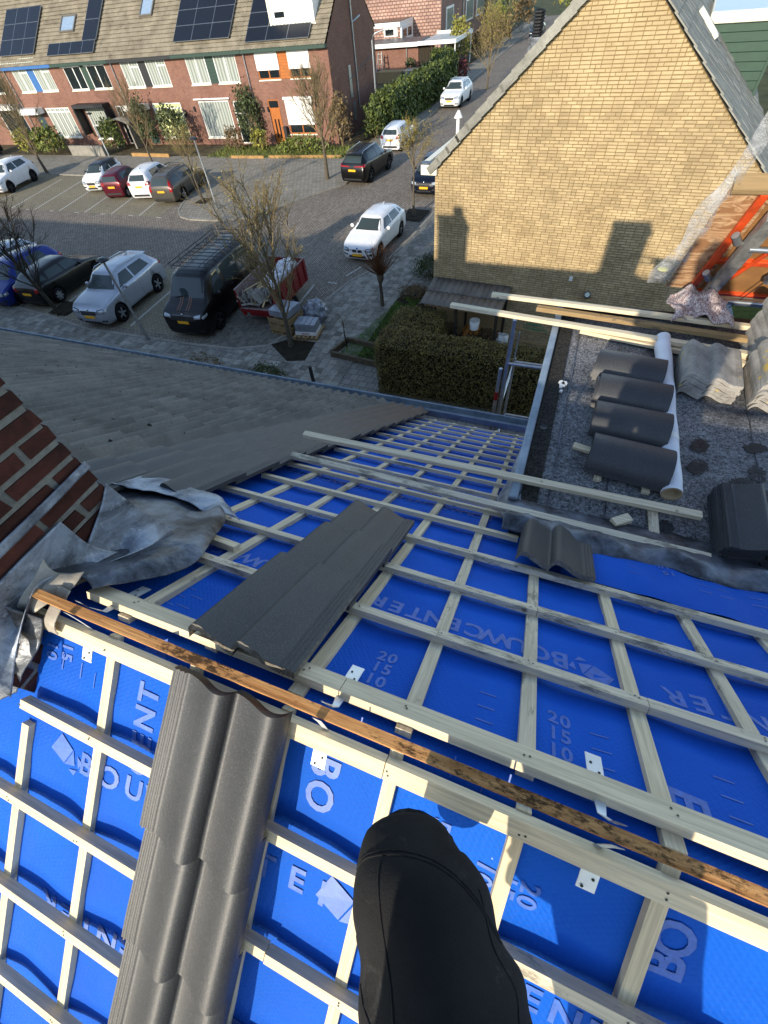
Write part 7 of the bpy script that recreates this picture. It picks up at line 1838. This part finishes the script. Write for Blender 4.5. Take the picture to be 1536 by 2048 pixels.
for sx, hx in ((-1, -.085), (1, .10)):
    for f in range(4):
        a = C(hx - sx * .005 + .006 * (f - 1.5), -.083, -.005 - .012 * f); skin("finger", [(a, .011), (a + V((-sx * .025, .012, .012)), .009), (a + V((-sx * .045, .004, .022)), .007)], [(0, 1), (1, 2)], M_['skin'], sub=1)
# trousers: a lofted thigh ending in a rounded knee, the shin below it, and the other folded leg
def limb(m, pts, nr=28, sub=7, cap=True):
    """pts: (centre, radius across, radius up)"""
    P = [p[0] for p in pts]; rings = []
    def cr(a, b2, c_, d, t): return .5 * ((2 * b2) + (c_ - a) * t + (2 * a - 5 * b2 + 4 * c_ - d) * t * t + (3 * b2 - a - 3 * c_ + d) * t ** 3)
    n = len(pts)
    for i in range(n - 1):
        for k in range(sub):
            t = k / sub; q = [pts[max(i - 1, 0)], pts[i], pts[i + 1], pts[min(i + 2, n - 1)]]
            rings.append((cr(*[z[0] for z in q], t), cr(*[z[1] for z in q], t), cr(*[z[2] for z in q], t)))
    rings.append(pts[-1])
    vs = []
    for i, (c_, a, b2) in enumerate(rings):
        t = (rings[min(i + 1, len(rings) - 1)][0] - rings[max(i - 1, 0)][0]).normalized(); sd = t.cross(V((0, 0, 1))).normalized()
        if sd.length < .5: sd = V((1, 0, 0))
        up = sd.cross(t).normalized()
        for k in range(nr):
            w = 2 * pi * k / nr; d = sd * cos(w) * a + up * sin(w) * b2; p = c_ + d
            q_ = p - V((-.02, -.03, CAM_Z - .78)); f = .005 * nz(p, 11, 3) + .009 * sin(q_.length * 75 + 2.6 * nz(p, 7, 1)) * max(0, nz(p, 5, 9) + .45) * (1 if i > 14 else .35) + .002 * nz(p, 30, 4)
            vs.append(p + d.normalized() * f)
    m.add(vs, [(i * nr + k, i * nr + (k + 1) % nr, (i + 1) * nr + (k + 1) % nr, (i + 1) * nr + k) for i in range(len(rings) - 1) for k in range(nr)], True)
    m.add([vs[k] for k in range(nr)], [tuple(range(nr))]); m.add(vs[-nr:], [tuple(range(nr - 1, -1, -1))])
m = MB()
limb(m, [(C(-.026, -.026, -.80), .022, .022), (C(-.023, -.033, -.795), .058, .058), (C(-.012, -.052, -.782), .073, .074), (C(.006, -.074, -.77), .082, .084), (C(.026, -.095, -.765), .089, .088), (C(.062, -.15, -.775), .099, .096), (C(.105, -.22, -.795), .113, .11), (C(.16, -.34, -.83), .13, .13), (C(.20, -.50, -.89), .15, .15)])
limb(m, [(C(.0, -.055, -.79), .07, .07), (C(.0, -.085, -.87), .078, .078), (C(.008, -.12, -.96), .074, .08), (C(.014, -.15, -1.04), .066, .07)], sub=5)
limb(m, [(C(.26, -.56, -.93), .14, .14), (C(.36, -.70, -1.12), .115, .115), (C(.43, -.80, -1.36), .09, .09), (C(.43, -.98, -1.58), .08, .08), (C(.41, -1.13, -1.78), .07, .07)], sub=4)
limb(m, [(C(.20, -.585, -1.02), .13, .12), (C(.20, -.58, -.90), .17, .15), (C(.17, -.565, -.74), .16, .14)], sub=3)
tr = m.build("trousers", M_['trousers'], pr)
me = tr.data; 
for p in me.polygons:
    c_ = p.center
    pass
bt = bmesh.new(); bt.from_mesh(me); BV = BVHTree.FromBMesh(bt)
def onleg(a, t): h = BV.ray_cast(a, (t - a).normalized()); return h[0] if h[0] else a
def seam(f, r=.0016, n=26):
    m = MB(); m.tube([f(i / n) for i in range(n + 1)], r, 5); return m.build("trouser_seam", M_['trousers'], pr)
AX = lambda u: C(.0 + .11 * u, -.06 - .17 * u, -.775 - .02 * u)
for w0, s0, s1 in ((.55, .0, 1.0), (2.2, .1, 1.0)): seam(lambda u: onleg(AX(s0 + (s1 - s0) * u) + V((cos(w0) * .3, .05, sin(w0) * .3)), AX(s0 + (s1 - s0) * u)))
for u0, k in ((.16, .03), (.19, .03), (.78, -.02)): seam(lambda u: onleg(AX(u0) + V((cos(.25 + 2.6 * u) * .3, k * sin(pi * u) * 3 + .02, sin(.25 + 2.6 * u) * .3)), AX(u0) + V((0, k * sin(pi * u), 0))))
bt.free()
for nm, cs in (("boot", (FT, V((.015, .10, -.045)))), ("boot", (C(.41, -1.18, -1.86), V((.0, .11, -.03))))):
    a, d = cs; skin(nm, [(a + V((0, -.03, .06)), .055), (a, .058), (a + d * .6, .05), (a + d * 1.1, .042)], [(0, 1), (1, 2), (2, 3)], M_['blackpl'])
def seam(pts, r=.0028):
    m = MB(); m.tube(pts, r, 5); return m.build("trouser_seam", M_['trousers'], pr)
